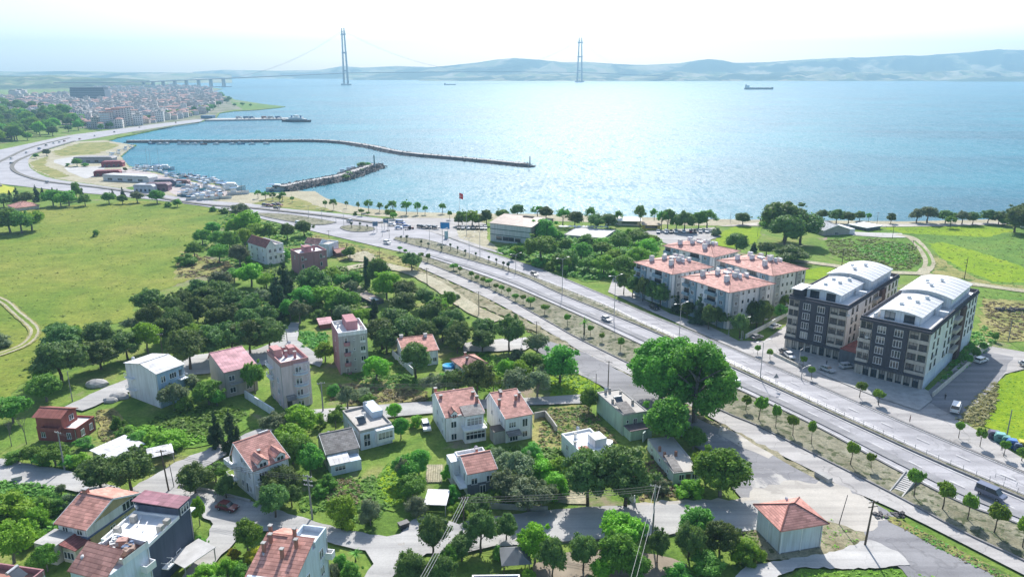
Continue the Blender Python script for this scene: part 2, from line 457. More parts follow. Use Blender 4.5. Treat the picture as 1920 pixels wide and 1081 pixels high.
def smooth(pts, closed=False, n=6):
    pts = [Vector(p) for p in pts]
    out = []
    k = len(pts)
    rngi = range(k if closed else k - 1)
    for i in rngi:
        p0 = pts[(i - 1) % k] if closed or i > 0 else pts[0] * 2 - pts[1]
        p1, p2 = pts[i % k], pts[(i + 1) % k]
        p3 = pts[(i + 2) % k] if closed or i + 2 < k else p2 * 2 - p1
        for j in range(n):
            t = j / n
            out.append(0.5 * ((2 * p1) + (p2 - p0) * t + (2 * p0 - 5 * p1 + 4 * p2 - p3) * t * t + (3 * p1 - p0 - 3 * p2 + p3) * t ** 3))
    if not closed: out.append(pts[-1])
    return out
LAY = [0]
def ragged(pts, step, amp):
    out = []
    k = len(pts)
    for i in range(k):
        a, b = pts[i], pts[(i + 1) % k]
        L = (b - a).length
        n = max(1, min(60, int(L / step)))
        nr = Vector((-(b - a).y, (b - a).x, 0))
        if nr.length: nr.normalize()
        for j in range(n):
            t = j / n
            out.append(a.lerp(b, t) + nr * (random.uniform(-amp, amp) if j else random.uniform(-amp, amp) * 0.4))
    return out
def sheet(name, pts, mat, z=None, parent=None, kind='structure', thick=0.0):
    if z is None:
        LAY[0] += 1; z = 0.01 + LAY[0] * 0.006
    pts2 = [(p[0], p[1]) for p in pts]
    a = sum(pts2[i][0] * pts2[(i + 1) % len(pts2)][1] - pts2[(i + 1) % len(pts2)][0] * pts2[i][1] for i in range(len(pts2)))
    if a < 0: pts2 = pts2[::-1]
    bm = bmesh.new()
    vs = [bm.verts.new((x, y, z)) for x, y in pts2]
    es = [bm.edges.new((vs[i], vs[(i + 1) % len(vs)])) for i in range(len(vs))]
    bmesh.ops.triangle_fill(bm, use_beauty=True, edges=es, normal=(0, 0, 1))
    for f in bm.faces:
        if f.normal.z < 0: f.normal_flip()
    if thick:
        for e in es:
            v0, v1 = e.verts
            q = [v0, v1]
            lo = [bm.verts.new((v.co.x, v.co.y, z - thick)) for v in q]
            bm.faces.new((q[0], q[1], lo[1], lo[0]))
    me = bpy.data.meshes.new(name)
    bm.to_mesh(me); bm.free()
    me.materials.append(mat)
    o = inst(name, me, parent)
    if kind: o['kind'] = kind
    return o
def patch(name, px, mat, z=None, rag=0.0, step=2.5, sm=False, thick=0.0):
    pts = [G(x, y) for x, y in px]
    if sm: pts = smooth(pts, True, 5)
    if rag: pts = ragged(pts, step, rag)
    return sheet(name, pts, mat, z, thick=thick)
def ribbon_pts(px, w, sm=6):
    pts = smooth([G(x, y) for x, y in px], False, sm) if len(px[0]) == 2 else px
    Lf, Rt = [], []
    for i, p in enumerate(pts):
        d = (pts[min(i + 1, len(pts) - 1)] - pts[max(i - 1, 0)]); d.z = 0
        d.normalize(); nr = Vector((-d.y, d.x, 0))
        Lf.append(p + nr * w / 2); Rt.append(p - nr * w / 2)
    return Lf + Rt[::-1]
def ribbon(name, px, w, mat, z=None, rag=0.0, thick=0.0):
    pts = ribbon_pts(px, w)
    if rag: pts = ragged(pts, 3, rag)
    return sheet(name, pts, mat, z, thick=thick)

# land, bounded by the coast
coast = [(2300, 402), (1920, 405), (1860, 412), (1700, 416), (1500, 414), (1340, 412), (1200, 408), (1000, 402), (860, 401), (760, 398), (690, 392), (657, 386), (620, 376),
         (600, 367), (590, 359), (560, 358), (525, 361), (475, 361), (445, 361), (425, 352), (412, 346), (370, 340), (332, 335), (310, 327), (275, 320), (240, 311), (225, 293), (240, 280), (256, 271), (222, 269),
         (198, 264), (206, 262), (225, 257), (275, 247), (325, 236), (372, 229), (384, 226), (404, 222), (412, 212), (440, 208), (480, 206), (522, 202), (535, 199.5), (500, 196), (440, 187), (428, 181),
         (402, 176), (398, 171), (418, 167), (400, 165), (368, 163), (345, 160), (318, 156.5), (290, 154), (270, 152), (230, 150), (100, 149)]
land = [G(x, y) for x, y in coast] + [Vector((-9000, 7600, 0)), Vector((-12000, 2000, 0)), Vector((-6000, -600, 0)), Vector((4000, -600, 0))]
sheet('ground', ragged(land, 6, 1.0), g_base, z=0.0, thick=4.0)

# broad covers
patch('town_ground', [(-300, 215), (0, 200), (60, 188), (200, 160), (330, 158), (362, 165), (415, 167.5), (398, 172), (430, 188), (500, 198), (520, 201), (440, 206), (411, 211), (403, 221), (370, 228), (320, 235), (260, 246), (150, 240), (60, 225), (-300, 260)], g_town, rag=2, step=15)
patch('grass', [(430, 190), (500, 197), (530, 199.8), (515, 202), (455, 205)], g_green, rag=2, step=8)
patch('dirt_ground', [(50, 300), (82, 284), (140, 266), (196, 263), (240, 270), (253, 272), (226, 292), (241, 312), (276, 321), (310, 328), (332, 336), (410, 347), (440, 362), (525, 362), (560, 372), (590, 383), (630, 394), (470, 384), (325, 367), (200, 349), (105, 335), (62, 318)], g_dirt, rag=1.0)
patch('dry_grass', [(96, 285), (150, 268), (205, 266), (222, 274), (180, 289), (110, 293)], g_dry, rag=2.5, step=5)
patch('dry_grass', [(55, 305), (90, 292), (85, 310), (130, 330), (105, 334), (65, 318)], g_dry, rag=1.5, step=5)
patch('paved_yard', [(101, 300), (140, 293), (180, 291), (181, 296), (122, 312), (101, 305)], padconc)
patch('paved_yard', [(120, 314), (200, 311), (185, 330), (160, 335), (128, 322)], padconc)
patch('paved_yard', [(228, 315), (270, 321), (310, 330), (335, 338), (405, 348), (436, 363), (400, 372), (330, 366), (300, 350), (262, 342), (225, 330)], M('quay_ground', (0.46, 0.40, 0.38), 0.95, 0.25, 0.1), rag=0.6)
patch('grass', [(236, 352), (275, 346), (300, 352), (255, 358)], g_green, rag=1.5, step=4)
patch('beach', [(525, 361), (560, 358), (592, 358.5), (603, 367), (622, 376), (660, 386), (692, 391), (760, 397), (860, 400), (1000, 401), (1200, 407), (1340, 411), (1500, 413), (1700, 415), (1860, 411), (1925, 404), (2200, 402), (2200, 412), (1925, 414), (1800, 420), (1700, 424), (1500, 421), (1340, 423), (1200, 420), (1000, 413), (860, 411), (760, 409), (690, 404), (640, 399), (590, 386), (545, 374)], g_sand, rag=0.5, step=4)
patch('dry_grass', [(470, 384), (500, 372), (530, 368), (560, 372), (600, 388), (640, 398), (600, 395)], g_dry, rag=1.2, step=4)
patch('field', [(-300, 420), (0, 395), (120, 386), (245, 376), (330, 380), (420, 395), (437, 410), (430, 420), (372, 445), (342, 478), (360, 500), (370, 520), (300, 545), (255, 570), (250, 600), (150, 620), (95, 640), (60, 700), (0, 770), (-200, 800)], g_field, rag=1.0)
patch('dry_grass', [(340, 470), (400, 488), (450, 500), (470, 505), (455, 518), (410, 515), (370, 520), (325, 525), (330, 500)], g_dry, rag=1.0)
patch('yellow_field', [(-120, 352), (0, 346), (30, 352), (20, 362), (-100, 370)], M('rapeseed', (0.42, 0.44, 0.03), 0.9, 0.3, 0.3), rag=0.8)
# right hand fields
patch('field', [(1520, 470), (1560, 440), (1650, 425), (1760, 424), (1925, 428), (2200, 450), (2300, 700), (2000, 650), (1925, 600), (1850, 560), (1745, 522), (1700, 510), (1600, 500)], g_green, rag=1.0)
patch('lawn', [(1640, 424), (1830, 423), (1905, 432), (1850, 445), (1745, 440), (1690, 437)], g_lime, rag=0.8)
patch('bright_field', [(1740, 457), (1768, 454), (1830, 471), (1910, 497), (1935, 515), (1918, 530), (1862, 528), (1805, 506), (1762, 480)], g_lime, rag=0.8)
patch('dry_grass', [(1746, 470), (1762, 484), (1800, 508), (1860, 532), (1920, 535), (1925, 548), (1800, 535), (1750, 512)], g_dry, rag=1.0)
patch('dry_grass', [(1845, 560), (1925, 565), (1925, 640), (1850, 640), (1835, 600)], g_dry, rag=1.0)
patch('lawn', [(1337, 440), (1380, 425), (1430, 428), (1420, 455), (1375, 465), (1345, 460)], g_lime, rag=0.8)
patch('lawn', [(1505, 508), (1540, 500), (1580, 506), (1540, 526), (1500, 522)], g_lime, rag=0.5)
patch('lawn', [(1800, 775), (1850, 720), (1925, 690), (2100, 700), (2100, 900), (1935, 850), (1880, 812), (1825, 792)], g_lime, rag=0.7)
patch('dry_grass', [(1790, 790), (1850, 725), (1870, 715), (1865, 750), (1845, 795), (1820, 800)], g_dry, rag=0.8)
patch('wild_growth', [(920, 462), (1000, 450), (1040, 430), (1145, 428), (1240, 450), (1225, 480), (1190, 515), (1100, 530), (1030, 505), (960, 480)], g_green, rag=1.0)
patch('grass', [(592, 440), (680, 462), (750, 482), (790, 505), (835, 532), (800, 520), (735, 498), (690, 485), (640, 490), (600, 470), (575, 450)], g_dry, rag=1.0)
patch('grass', [(700, 905), (728, 868), (752, 888), (764, 945), (738, 960), (700, 950), (640, 950), (560, 955), (560, 930), (620, 910)], g_green, rag=0.6)
patch('lawn', [(706, 902), (727, 872), (748, 890), (758, 940), (735, 950), (712, 930)], g_lime, rag=0.5)
patch('grass', [(230, 780), (300, 785), (420, 760), (470, 770), (470, 800), (420, 830), (340, 842), (270, 815)], g_green, rag=0.6)
patch('dry_grass', [(182, 770), (215, 765), (235, 800), (220, 830), (190, 825)], g_dry, rag=0.5)
patch('grass', [(640, 720), (720, 710), (800, 735), (800, 752), (740, 757), (650, 762)], g_dry, rag=0.6)
patch('grass', [(1030, 700), (1100, 705), (1125, 725), (1100, 742), (1030, 745)], g_lime, rag=0.6)
patch('grass', [(1000, 765), (1095, 760), (1110, 800), (1060, 840), (1000, 850)], g_dry, rag=0.6)
patch('dry_grass', [(1195, 900), (1235, 905), (1285, 940), (1200, 945)], g_dry, rag=0.5)
patch('dirt_ground', [(1040, 910), (1095, 925), (1100, 945), (1030, 940)], g_dirt, rag=0.5)
patch('dirt_ground', [(1000, 1060), (1040, 1040), (1130, 1030), (1230, 1040), (1290, 1060), (1250, 1100), (1000, 1100)], M('park_earth', (0.30, 0.25, 0.19), 0.95, 0.25, 0.3), rag=0.6)
patch('grass', [(-150, 930), (60, 930), (120, 940), (110, 985), (60, 1000), (-150, 1050)], g_green, rag=0.6)
patch('grass', [(1515, 985), (1560, 970), (1615, 1005), (1625, 1020), (1590, 1030), (1550, 1035)], g_green, rag=0.4)
patch('grass', [(1500, 1068), (1600, 1070), (1700, 1068), (1760, 1081), (1780, 1100), (1450, 1110)], g_green, rag=0.4)

# the dual carriageway and the land beside it
NEAR = [(2050, 1055), (1915, 987), (1806, 947), (1671, 878), (1527, 800), (1380, 730), (1240, 666), (1127, 612), (1055, 579), (970, 542), (895, 514), (820, 489), (790, 480), (752, 473), (675, 455), (587, 434), (475, 407), (412, 392), (330, 380), (250, 371), (125, 359), (0, 345)]
FAR = [(2140, 985), (1920, 889), (1709, 800), (1640, 770), (1440, 684), (1295, 622), (1220, 592), (1127, 552), (1032, 512), (960, 488), (920, 475), (847, 449), (790, 430), (725, 412), (625, 400), (520, 390), (475, 383), (400, 377), (325, 368), (200, 350), (100, 335.5), (66, 322), (54, 310), (57, 295), (82, 281), (140, 266), (170, 261), (250, 247), (320, 236), (376, 228.5)]
OUT = [(386, 222.5), (300, 232), (200, 245), (130, 254), (62, 268), (0, 281), (-60, 292), (-110, 310), (-60, 335)]
near_w, far_w, out_w = (smooth([G(*p) for p in q], False, 4) for q in (NEAR, FAR, OUT))
sheet('road', near_w + [G(-60, 335)] + out_w[::-1][1:] + far_w[::-1], asphalt)
# forecourts, slip roads and side streets
patch('road', [(1140, 548), (1150, 520), (1182, 548), (1255, 588), (1330, 612), (1385, 640), (1432, 640), (1475, 610), (1510, 590), (1520, 620), (1480, 660), (1476, 672), (1570, 705), (1660, 738), (1730, 742), (1762, 715), (1838, 645), (1868, 652), (1930, 662), (1930, 690), (1884, 702), (1848, 742), (1802, 790), (1880, 838), (1930, 868), (1930, 889), (1709, 797), (1440, 681), (1290, 616)], sideroad)
patch('parking', [(1725, 745), (1765, 712), (1845, 660), (1900, 670), (1882, 700), (1846, 742), (1800, 788)], greyroad, rag=0.3)
patch('road', [(700, 424), (728, 410), (790, 409), (862, 410), (913, 420), (913, 456), (945, 478), (900, 466), (846, 447), (790, 430)], sideroad)
patch('dirt_ground', [(852, 426), (912, 424), (914, 450), (940, 472), (905, 463), (862, 447)], g_dirt, rag=0.5)
patch('parking', [(1195, 434), (1340, 427), (1352, 444), (1310, 456), (1262, 462), (1205, 441)], sideroad)
patch('path', [(1345, 425), (1420, 418), (1640, 421), (1760, 420), (1925, 416), (1925, 420), (1760, 425), (1640, 426), (1420, 424)], gravel)
patch('paved_yard', [(1570, 434), (1640, 437), (1690, 438), (1700, 446), (1660, 446), (1600, 442)], padconc)
ribbon('dirt_track', [(1680, 440), (1708, 446), (1728, 465), (1741, 487), (1740, 501), (1728, 513)], 4.6, g_dirt, rag=0.4)
ribbon('grass', [(1715, 453), (1733, 470), (1743, 490), (1741, 500)], 1.3, g_green, rag=0.25)
ribbon('path', [(1490, 489), (1560, 498), (1640, 510), (1730, 514), (1790, 528), (1860, 538), (1990, 556)], 5, g_dirt, rag=0.6)
ribbon('dirt_track', [(-60, 545), (0, 562), (35, 590), (63, 615), (62, 632), (40, 650), (-20, 672)], 3.6, g_dry, rag=0.4)
ribbon('dirt_track', [(-60, 545), (0, 562), (35, 590), (63, 615), (62, 632), (40, 650), (-20, 672)], 2.6, g_dirt, rag=0.35)
ribbon('grass', [(-60, 545), (0, 562), (35, 590), (63, 615), (62, 632), (40, 650), (-20, 672)], 1.1, g_field, rag=0.3)
EDGE = [(790, 491), (820, 502), (915, 542), (1020, 600), (1082, 635), (1180, 684), (1349, 770), (1419, 800), (1554, 868), (1671, 927), (1801, 998), (1909, 1049), (2000, 1095)]
LOW = [(785, 502), (820, 517), (905, 556), (975, 593), (1036, 628), (1100, 666), (1185, 706), (1300, 766), (1365, 803), (1418, 832), (1527, 886), (1580, 915), (1692, 964), (1914, 1077), (1960, 1100)]
edge_w, low_w = (smooth([G(*p) for p in q], False, 4) for q in (EDGE, LOW))
sheet('planted_strip', near_w[: 4 * 12 + 1] + [G(768, 481)] + edge_w, g_strip)
sheet('road', edge_w + low_w[::-1], sideroad)
patch('verge', [(784, 503), (905, 557), (975, 594), (1036, 629), (1100, 667), (1185, 707), (1300, 767), (1365, 804), (1418, 833), (1527, 887), (1555, 905), (1530, 908), (1400, 840), (1350, 812), (1250, 770), (1170, 722), (1095, 680), (1000, 622), (930, 588), (880, 568), (830, 540), (790, 515)], g_verge, rag=1.0, step=1.6)
patch('road', [(1100, 664), (1190, 712), (1290, 776), (1372, 818), (1450, 855), (1535, 903), (1590, 918), (1640, 946), (1702, 986), (1800, 1040), (1870, 1081), (1910, 1110), (1720, 1110), (1690, 1070), (1640, 1030), (1585, 985), (1500, 965), (1410, 965), (1385, 930), (1320, 850), (1250, 800), (1160, 742), (1080, 700), (1020, 668), (975, 640), (1000, 632)], greyroad, rag=0.3)
patch('dirt_ground', [(1395, 990), (1440, 960), (1560, 965), (1600, 985), (1625, 1012), (1560, 1040), (1480, 1058), (1405, 1045)], g_verge, rag=0.8, step=1.5)
patch('gravel_lot', [(1408, 925), (1470, 905), (1555, 905), (1590, 918), (1640, 948), (1660, 975), (1620, 1000), (1570, 985), (1500, 975), (1415, 972)], gravel, rag=1.0, step=1.5)
patch('gravel_lot', [(1180, 945), (1300, 940), (1410, 935), (1415, 972), (1300, 965), (1200, 962)], gravel, rag=0.8, step=1.5)
patch('gravel_lot', [(1350, 800), (1400, 825), (1450, 855), (1440, 862), (1390, 840), (1345, 815)], gravel, rag=0.5)
patch('grass', [(1655, 968), (1680, 972), (1800, 1034), (1900, 1085), (1890, 1096), (1780, 1040), (1670, 982)], g_dry, rag=0.4)
ribbon('dirt_track', [(640, 506), (700, 496), (740, 503), (780, 514), (815, 532), (850, 556), (885, 580), (935, 604)], 6.5, g_dirt, rag=0.7)
patch('dirt_ground', [(652, 478), (685, 472), (702, 478), (705, 490), (680, 492), (655, 490)], g_dirt, rag=0.6)
ribbon('dirt_track', [(650, 530), (672, 546), (690, 560)], 5, g_dirt, rag=0.4)
patch('gravel_lot', [(865, 645), (905, 640), (985, 634), (1000, 645), (985, 658), (900, 662), (868, 660)], padconc, rag=0.5)
patch('street', [(585, 770), (740, 759), (815, 754), (900, 751), (1000, 747), (1095, 741), (1130, 745), (1120, 757), (1000, 761), (900, 769), (815, 776), (740, 783), (660, 792), (590, 792)], blockpave)
patch('street', [(120, 765), (200, 727), (240, 712), (330, 671), (390, 664), (480, 657), (520, 640), (545, 606), (562, 606), (558, 640), (606, 676), (600, 690), (560, 676), (500, 685), (390, 702), (340, 705), (240, 737), (155, 772)], blockpave, rag=0.3)
patch('street', [(-200, 850), (0, 862), (120, 884), (160, 893), (240, 922), (330, 868), (410, 836), (485, 806), (512, 806), (500, 822), (440, 845), (405, 866), (340, 905), (332, 918), (380, 922), (470, 942), (540, 966), (646, 996), (726, 1009), (750, 1003), (775, 976), (806, 970), (860, 985), (925, 970), (1027, 960), (1090, 953), (1200, 949), (1420, 940), (1440, 965), (1418, 996), (1255, 1004), (1128, 1013), (1051, 1018), (930, 1026), (860, 1040), (800, 1040), (700, 1110), (675, 1100), (700, 1060), (685, 1035), (628, 1023), (540, 1000), (455, 998), (430, 1030), (395, 1070), (370, 1110), (320, 1110), (380, 1030), (400, 985), (350, 945), (270, 930), (200, 950), (160, 925), (0, 905), (-200, 905)], blockpave, rag=0.35, step=1.5)
patch('paved_yard', [(1370, 1095), (1400, 1063), (1450, 1055), (1549, 1041), (1629, 1014), (1682, 1036), (1706, 1062), (1600, 1069), (1500, 1066), (1420, 1100)], padconc, rag=0.3, step=0.9)
patch('pavement', [(1472, 655), (1480, 640), (1620, 660), (1740, 735), (1748, 752), (1722, 772), (1640, 745), (1560, 712), (1490, 680)], concrete)

# central reserve, kerbs, islands
M_N = [(1960, 957), (1915, 936), (1752, 866), (1625, 808), (1440, 722), (1300, 657), (1195, 611), (1052, 553), (970, 516), (820, 472), (775, 461), (738, 450)]
M_F = [(1960, 951), (1915, 930), (1752, 861), (1625, 803), (1440, 717), (1300, 651), (1195, 604), (1127, 571), (995, 519), (820, 456), (770, 448), (742, 446)]
mn_w, mf_w = (smooth([G(*p) for p in q], False, 4) for q in (M_N, M_F))
sheet('central_reserve', mn_w + mf_w[::-1], g_strip, z=0.55, thick=0.6)
for q in (mn_w, mf_w): sheet('kerb', ribbon_pts(q, 0.35), kerbm, z=0.62, thick=0.6)
sheet('kerb', ribbon_pts(near_w[:49], 0.45), kerbm, z=0.56, thick=0.5)
sheet('kerb', ribbon_pts(edge_w, 0.35), kerbm, z=0.6, thick=0.5)
sheet('kerb', ribbon_pts(smooth([G(*p) for p in [(2140, 985), (1920, 889), (1709, 800), (1640, 770), (1440, 684), (1295, 622), (1220, 592), (1127, 552), (1060, 524)]], False, 4), 0.5), kerbm, z=0.5, thick=0.5)
sheet('kerb', ribbon_pts(smooth([G(*p) for p in [(1000, 500), (960, 488), (920, 475), (847, 449)]], False, 4), 0.4), kerbm, z=0.47, thick=0.4)
def island(px):
    pts = smooth([G(*p) for p in px], True, 4)
    sheet('traffic_island', pts, g_strip, z=0.5, thick=0.6)
    sheet('kerb', ribbon_pts(pts + [pts[0]], 0.4), kerbm, z=0.56, thick=0.6)
island([(480, 401), (540, 403), (622, 416), (626, 419), (600, 423), (560, 419), (505, 409)])
island([(638, 427), (660, 423.5), (697, 427), (702, 432), (680, 436), (652, 434)])
for q in ([(724, 417), (698, 418), (625, 407.5), (520, 396), (450, 389), (400, 386), (325, 376.5), (250, 362), (180, 352), (100, 343), (60, 335), (28, 322), (25, 308), (50, 294), (90, 280), (140, 265)],
          [(250, 250), (320, 238), (372, 231)], [(0, 350), (-20, 318), (20, 294), (62, 276), (130, 259)]):
    ribbon('central_reserve', q, 3.0, M('barrier_strip', (0.17, 0.16, 0.14), 0.9, 0.3), z=0.7, thick=0.7)
def kerbline(px, w=0.35, h=0.3):
    sheet('kerb', ribbon_pts(smooth([G(*p) for p in px], False, 4), w), kerbm, z=h, thick=0.4)
kerbline([(529, 968), (646, 996), (726, 1009), (750, 1003), (772, 978), (804, 970)])
kerbline([(1027, 961), (1090, 954), (1200, 950)])
kerbline([(925, 1025), (1051, 1017), (1128, 1012), (1255, 1003), (1418, 995)])
kerbline([(330, 918), (380, 923), (470, 943), (530, 965)])
kerbline([(600, 769), (740, 758), (800, 754)], 0.3, 0.25)
kerbline([(1010, 746), (1095, 740)], 0.3, 0.25)
# lane markings: solid edge lines, dashed lane lines, a repaired band
def lerp_line(a, b, t):
    n = min(len(a), len(b))
    A = [a[int(i * (len(a) - 1) / (n - 1))] for i in range(n)]
    out = []
    for p in A:
        q = min(b, key=lambda s: (s - p).length)
        out.append(p.lerp(q, t))
    return out
def resample(pts, step):
    out, acc = [pts[0]], 0
    for a, b in zip(pts[:-1], pts[1:]):
        L = (b - a).length; d = step - acc
        while d <= L:
            out.append(a.lerp(b, d / L)); d += step
        acc = (acc + L) % step
    return out
near_c, far_c = near_w[:49], far_w[:44]
def marking(pts, w=0.18): sheet('road_marking', ribbon_pts(pts, w), markm)
def dashes(pts, on=3.0, off=6.0, w=0.2):
    pts = resample(pts, on + off)
    mb = MB()
    for a, b in zip(pts[:-1], pts[1:]):
        d = (b - a).normalized(); n_ = Vector((-d.y, d.x, 0)) * w / 2
        e = a + d * on
        mb.face([a - n_, e - n_, e + n_, a + n_])
    LAY[0] += 1
    for i, v in enumerate(mb.v): mb.v[i] = (v[0], v[1], 0.01 + LAY[0] * 0.006)
    tag(mb.build('lane_marking', markm), kind='structure')
sheet('road_repair', ribbon_pts(lerp_line(near_c, mn_w, 0.36), 2.4), tarmat)
marking(lerp_line(near_c, mn_w, 0.07)); marking(lerp_line(mn_w, near_c, 0.08))
marking(lerp_line(mf_w, far_c, 0.10)); marking(lerp_line(far_c, mf_w, 0.06))
dashes(lerp_line(near_c, mn_w, 0.52)); dashes(lerp_line(mf_w, far_c, 0.52))

# ------------------------------------------------------------------ hills
def hillmat(name, cols, sc_=0.0016, forest=(0.05, 0.075, 0.04)):
    m, nt, b = _new(name)
    p = pos(nt)
    mp = N(nt, 'ShaderNodeMapping'); mp.inputs['Scale'].default_value = (1, 0.7, 2.5); nt.links.new(p, mp.inputs['Vector'])
    v = N(nt, 'ShaderNodeTexVoronoi', Scale=sc_ * 4.5); nt.links.new(mp.outputs[0], v.inputs['Vector'])
    sp = N(nt, 'ShaderNodeSeparateColor'); nt.links.new(v.outputs['Color'], sp.inputs[0])
    fld = ramp(nt, sp.outputs[0], [(i / (len(cols) - 1), c) for i, c in enumerate(cols)])
    f = ramp(nt, noise(nt, p, sc_, 7, 0.62, 0.4), [(0.46, (0, 0, 0)), (0.54, (1, 1, 1))])
    col = mixc(nt, f, fld, forest)
    nt.links.new(col, b.inputs['Base Color'])
    b.inputs['Roughness'].default_value = 0.95
    b.inputs['Specular IOR Level'].default_value = 0.05
    return m
def hills(name, ridge, toe, Yt, Yr, mat, back=1.5, seed=1, z0=-3, rows=14, amp=0.10, step=5):
    r_ = np.random.default_rng(seed)
    xs = np.arange(ridge[0][0], ridge[-1][0] + .1, step)
    ys = np.interp(xs, [a[0] for a in ridge], [a[1] for a in ridge])
    n = len(xs)
    fr = rows + 4
    nz = r_.normal(size=(fr, n))
    for _ in range(3):
        nz = (nz + np.roll(nz, 1, 0) + np.roll(nz, -1, 0) + np.roll(nz, 1, 1) + np.roll(nz, -1, 1)) / 5
    nz /= nz.std()
    vs, fs = [], []
    for j in range(fr):
        for i in range(n):
            rp = P(xs[i], ys[i], Yr)
            H = rp.z - z0
            if j <= rows:
                t = j / rows
                Y = Yt + (Yr - Yt) * t
                h = H * (0.12 * t + 0.88 * t * t * (3 - 2 * t)) * (1 + (nz[j, i] * amp if 0 < j < rows else 0) * (1 - t) * 2)
            else:
                k = (j - rows) / 4
                Y = Yr + (Yr - Yt) * back * k
                h = H * (1 - k) + 2
            q = P(xs[i], 300, Y)
            vs.append((q.x, Y, z0 + max(h, 0.3)))
    for j in range(fr - 1):
        for i in range(n - 1):
            a = j * n + i
            fs.append((a, a + 1, a + n + 1, a + n))
    mb = MB(); mb.add(vs, fs); mb.smooth = True
    return tag(mb.build(name, mat), kind='structure')
tan = [(0.20, 0.22, 0.09), (0.34, 0.29, 0.18), (0.12, 0.17, 0.06), (0.42, 0.36, 0.25), (0.25, 0.25, 0.12)]
h_far = hillmat('far_hillside', tan)
hills('hills', [(655, 136), (690, 134), (740, 131), (800, 128), (865, 121), (900, 117), (930, 112), (966, 109), (1006, 112), (1054, 117), (1091, 116), (1144, 120), (1180, 121.5), (1197, 122), (1261, 119), (1290, 114), (1314, 111), (1340, 113), (1362, 118), (1420, 117), (1474, 113), (1537, 109), (1600, 108), (1670, 104), (1697, 105), (1760, 100), (1835, 93), (1883, 94), (1920, 89), (2000, 84), (2150, 80)],
      150, 7000, 8400, h_far, seed=3, back=0.5)
# a nearer low shore with towns and dark points
hills('shore_hills', [(790, 150), (900, 143), (1000, 139), (1100, 141), (1180, 143), (1240, 136), (1262, 134), (1300, 139), (1400, 137), (1500, 134), (1640, 137), (1800, 132), (1900, 136), (2000, 130), (2150, 128)], 151, 6300, 6950, hillmat('shore_slope', tan, 0.0028), seed=5, back=0.6, amp=0.25)
hills('headland', [(1755, 150), (1790, 147.5), (1850, 144.5), (1900, 143), (2000, 141), (2150, 140)], 151, 6000, 6250, hillmat('headland_wood', [(0.07, 0.10, 0.05), (0.10, 0.13, 0.06)], 0.004), seed=6, back=0.8)
hills('hills', [(380, 135), (440, 131), (527, 133), (615, 131), (650, 124), (690, 127), (752, 124), (815, 126), (870, 122), (950, 126)], 142, 8200, 9000, h_far, seed=8, back=0.5)
hills('hills', [(-500, 136), (-100, 134), (0, 133), (60, 134.5), (150, 133.5), (250, 135), (330, 136), (400, 137), (450, 139)], 140, 5200, 7400, h_far, seed=9, back=0.6)
hills('hills', [(-400, 140), (-60, 138), (0, 140), (60, 143), (120, 141), (200, 146), (260, 147.5), (300, 150.5)], 152, 3300, 4300, hillmat('green_slope', [(0.10, 0.15, 0.06), (0.18, 0.2, 0.09), (0.08, 0.12, 0.05), (0.3, 0.27, 0.16)], 0.004), seed=10, back=0.5)
# ------------------------------------------------------------------ the suspension bridge
bsteel = M('bridge_steel', (0.24, 0.23, 0.26), 0.6, 0.08, 0.01)
bconc = M('bridge_concrete', (0.40, 0.40, 0.39), 0.8, 0.1, 0.01)
T1, T2 = G(649, 160, SEA_Z), G(1086.5, 154, SEA_Z)
bd = (T2 - T1); span = bd.length; bd.normalize(); bang = math.atan2(bd.y, bd.x)
br = thing('suspension_bridge', 'long suspension bridge with two tall slender twin-legged towers crossing the strait', 'bridge', T1, bang)
def deck_z(t):      # height of the road above the water, t metres from the left tower
    if t < 0: return max(30, 70 + t * 0.036)
    return 70 + 6 * math.sin(math.pi * min(1, t / span)) if t < span else max(35, 70 - (t - span) * 0.03)
def tower(x, top, leg_gap):
    m = MB()
    for s in (-1, 1):
        m.v, m.f, m.uv = m.v, m.f, m.uv
        n = 6
        for k in range(n):
            z0, z1 = top * k / n, top * (k + 1) / n
            y0, y1 = s * (leg_gap - (leg_gap - 13) * k / n), s * (leg_gap - (leg_gap - 13) * (k + 1) / n)
            w0, w1 = 9 - 3 * k / n, 9 - 3 * (k + 1) / n
            vs = [(x + a * w / 2, y + b * w / 2, z) for (y, z, w) in ((y0, z0, w0), (y1, z1, w1)) for a, b in ((-1, -1), (1, -1), (1, 1), (-1, 1))]
            m.add(vs, [(0, 1, 5, 4), (1, 2, 6, 5), (2, 3, 7, 6), (3, 0, 4, 7), (4, 5, 6, 7)])
        m.box(x - 2.2, x + 2.2, s * 13 - 2.2, s * 13 + 2.2, top, top + 14)
    t_ = m.build('tower', bsteel, br)
    for z in (top * 0.27, top * 0.60, top * 0.93):
        MB().box(x - 3.5, x + 3.5, -leg_gap, leg_gap, z - 5, z + 4).build('cross_beam', bsteel, t_)
    MB().box(x - 14, x + 14, -leg_gap - 12, leg_gap + 12, -4, 9).build('pier', bconc, t_)
tower(0, top_z(T1, 57), 24)
tower(span, top_z(T2, 74), 24)
zt1, zt2 = top_z(T1, 57), top_z(T2, 74)
md = MB()
ts = list(np.arange(-1500, span + 1100, 60))
for a, b in zip(ts[:-1], ts[1:]):
    za, zb = deck_z(a), deck_z(b)
    vs = [(x, y, z + dz) for x, z in ((a, za), (b, zb)) for y, dz in ((-16, -3.5), (16, -3.5), (20, 0.5), (-20, 0.5))]
    md.add(vs, [(0, 1, 5, 4), (1, 2, 6, 5), (2, 3, 7, 6), (3, 0, 4, 7)])
md.build('deck', bsteel, br)
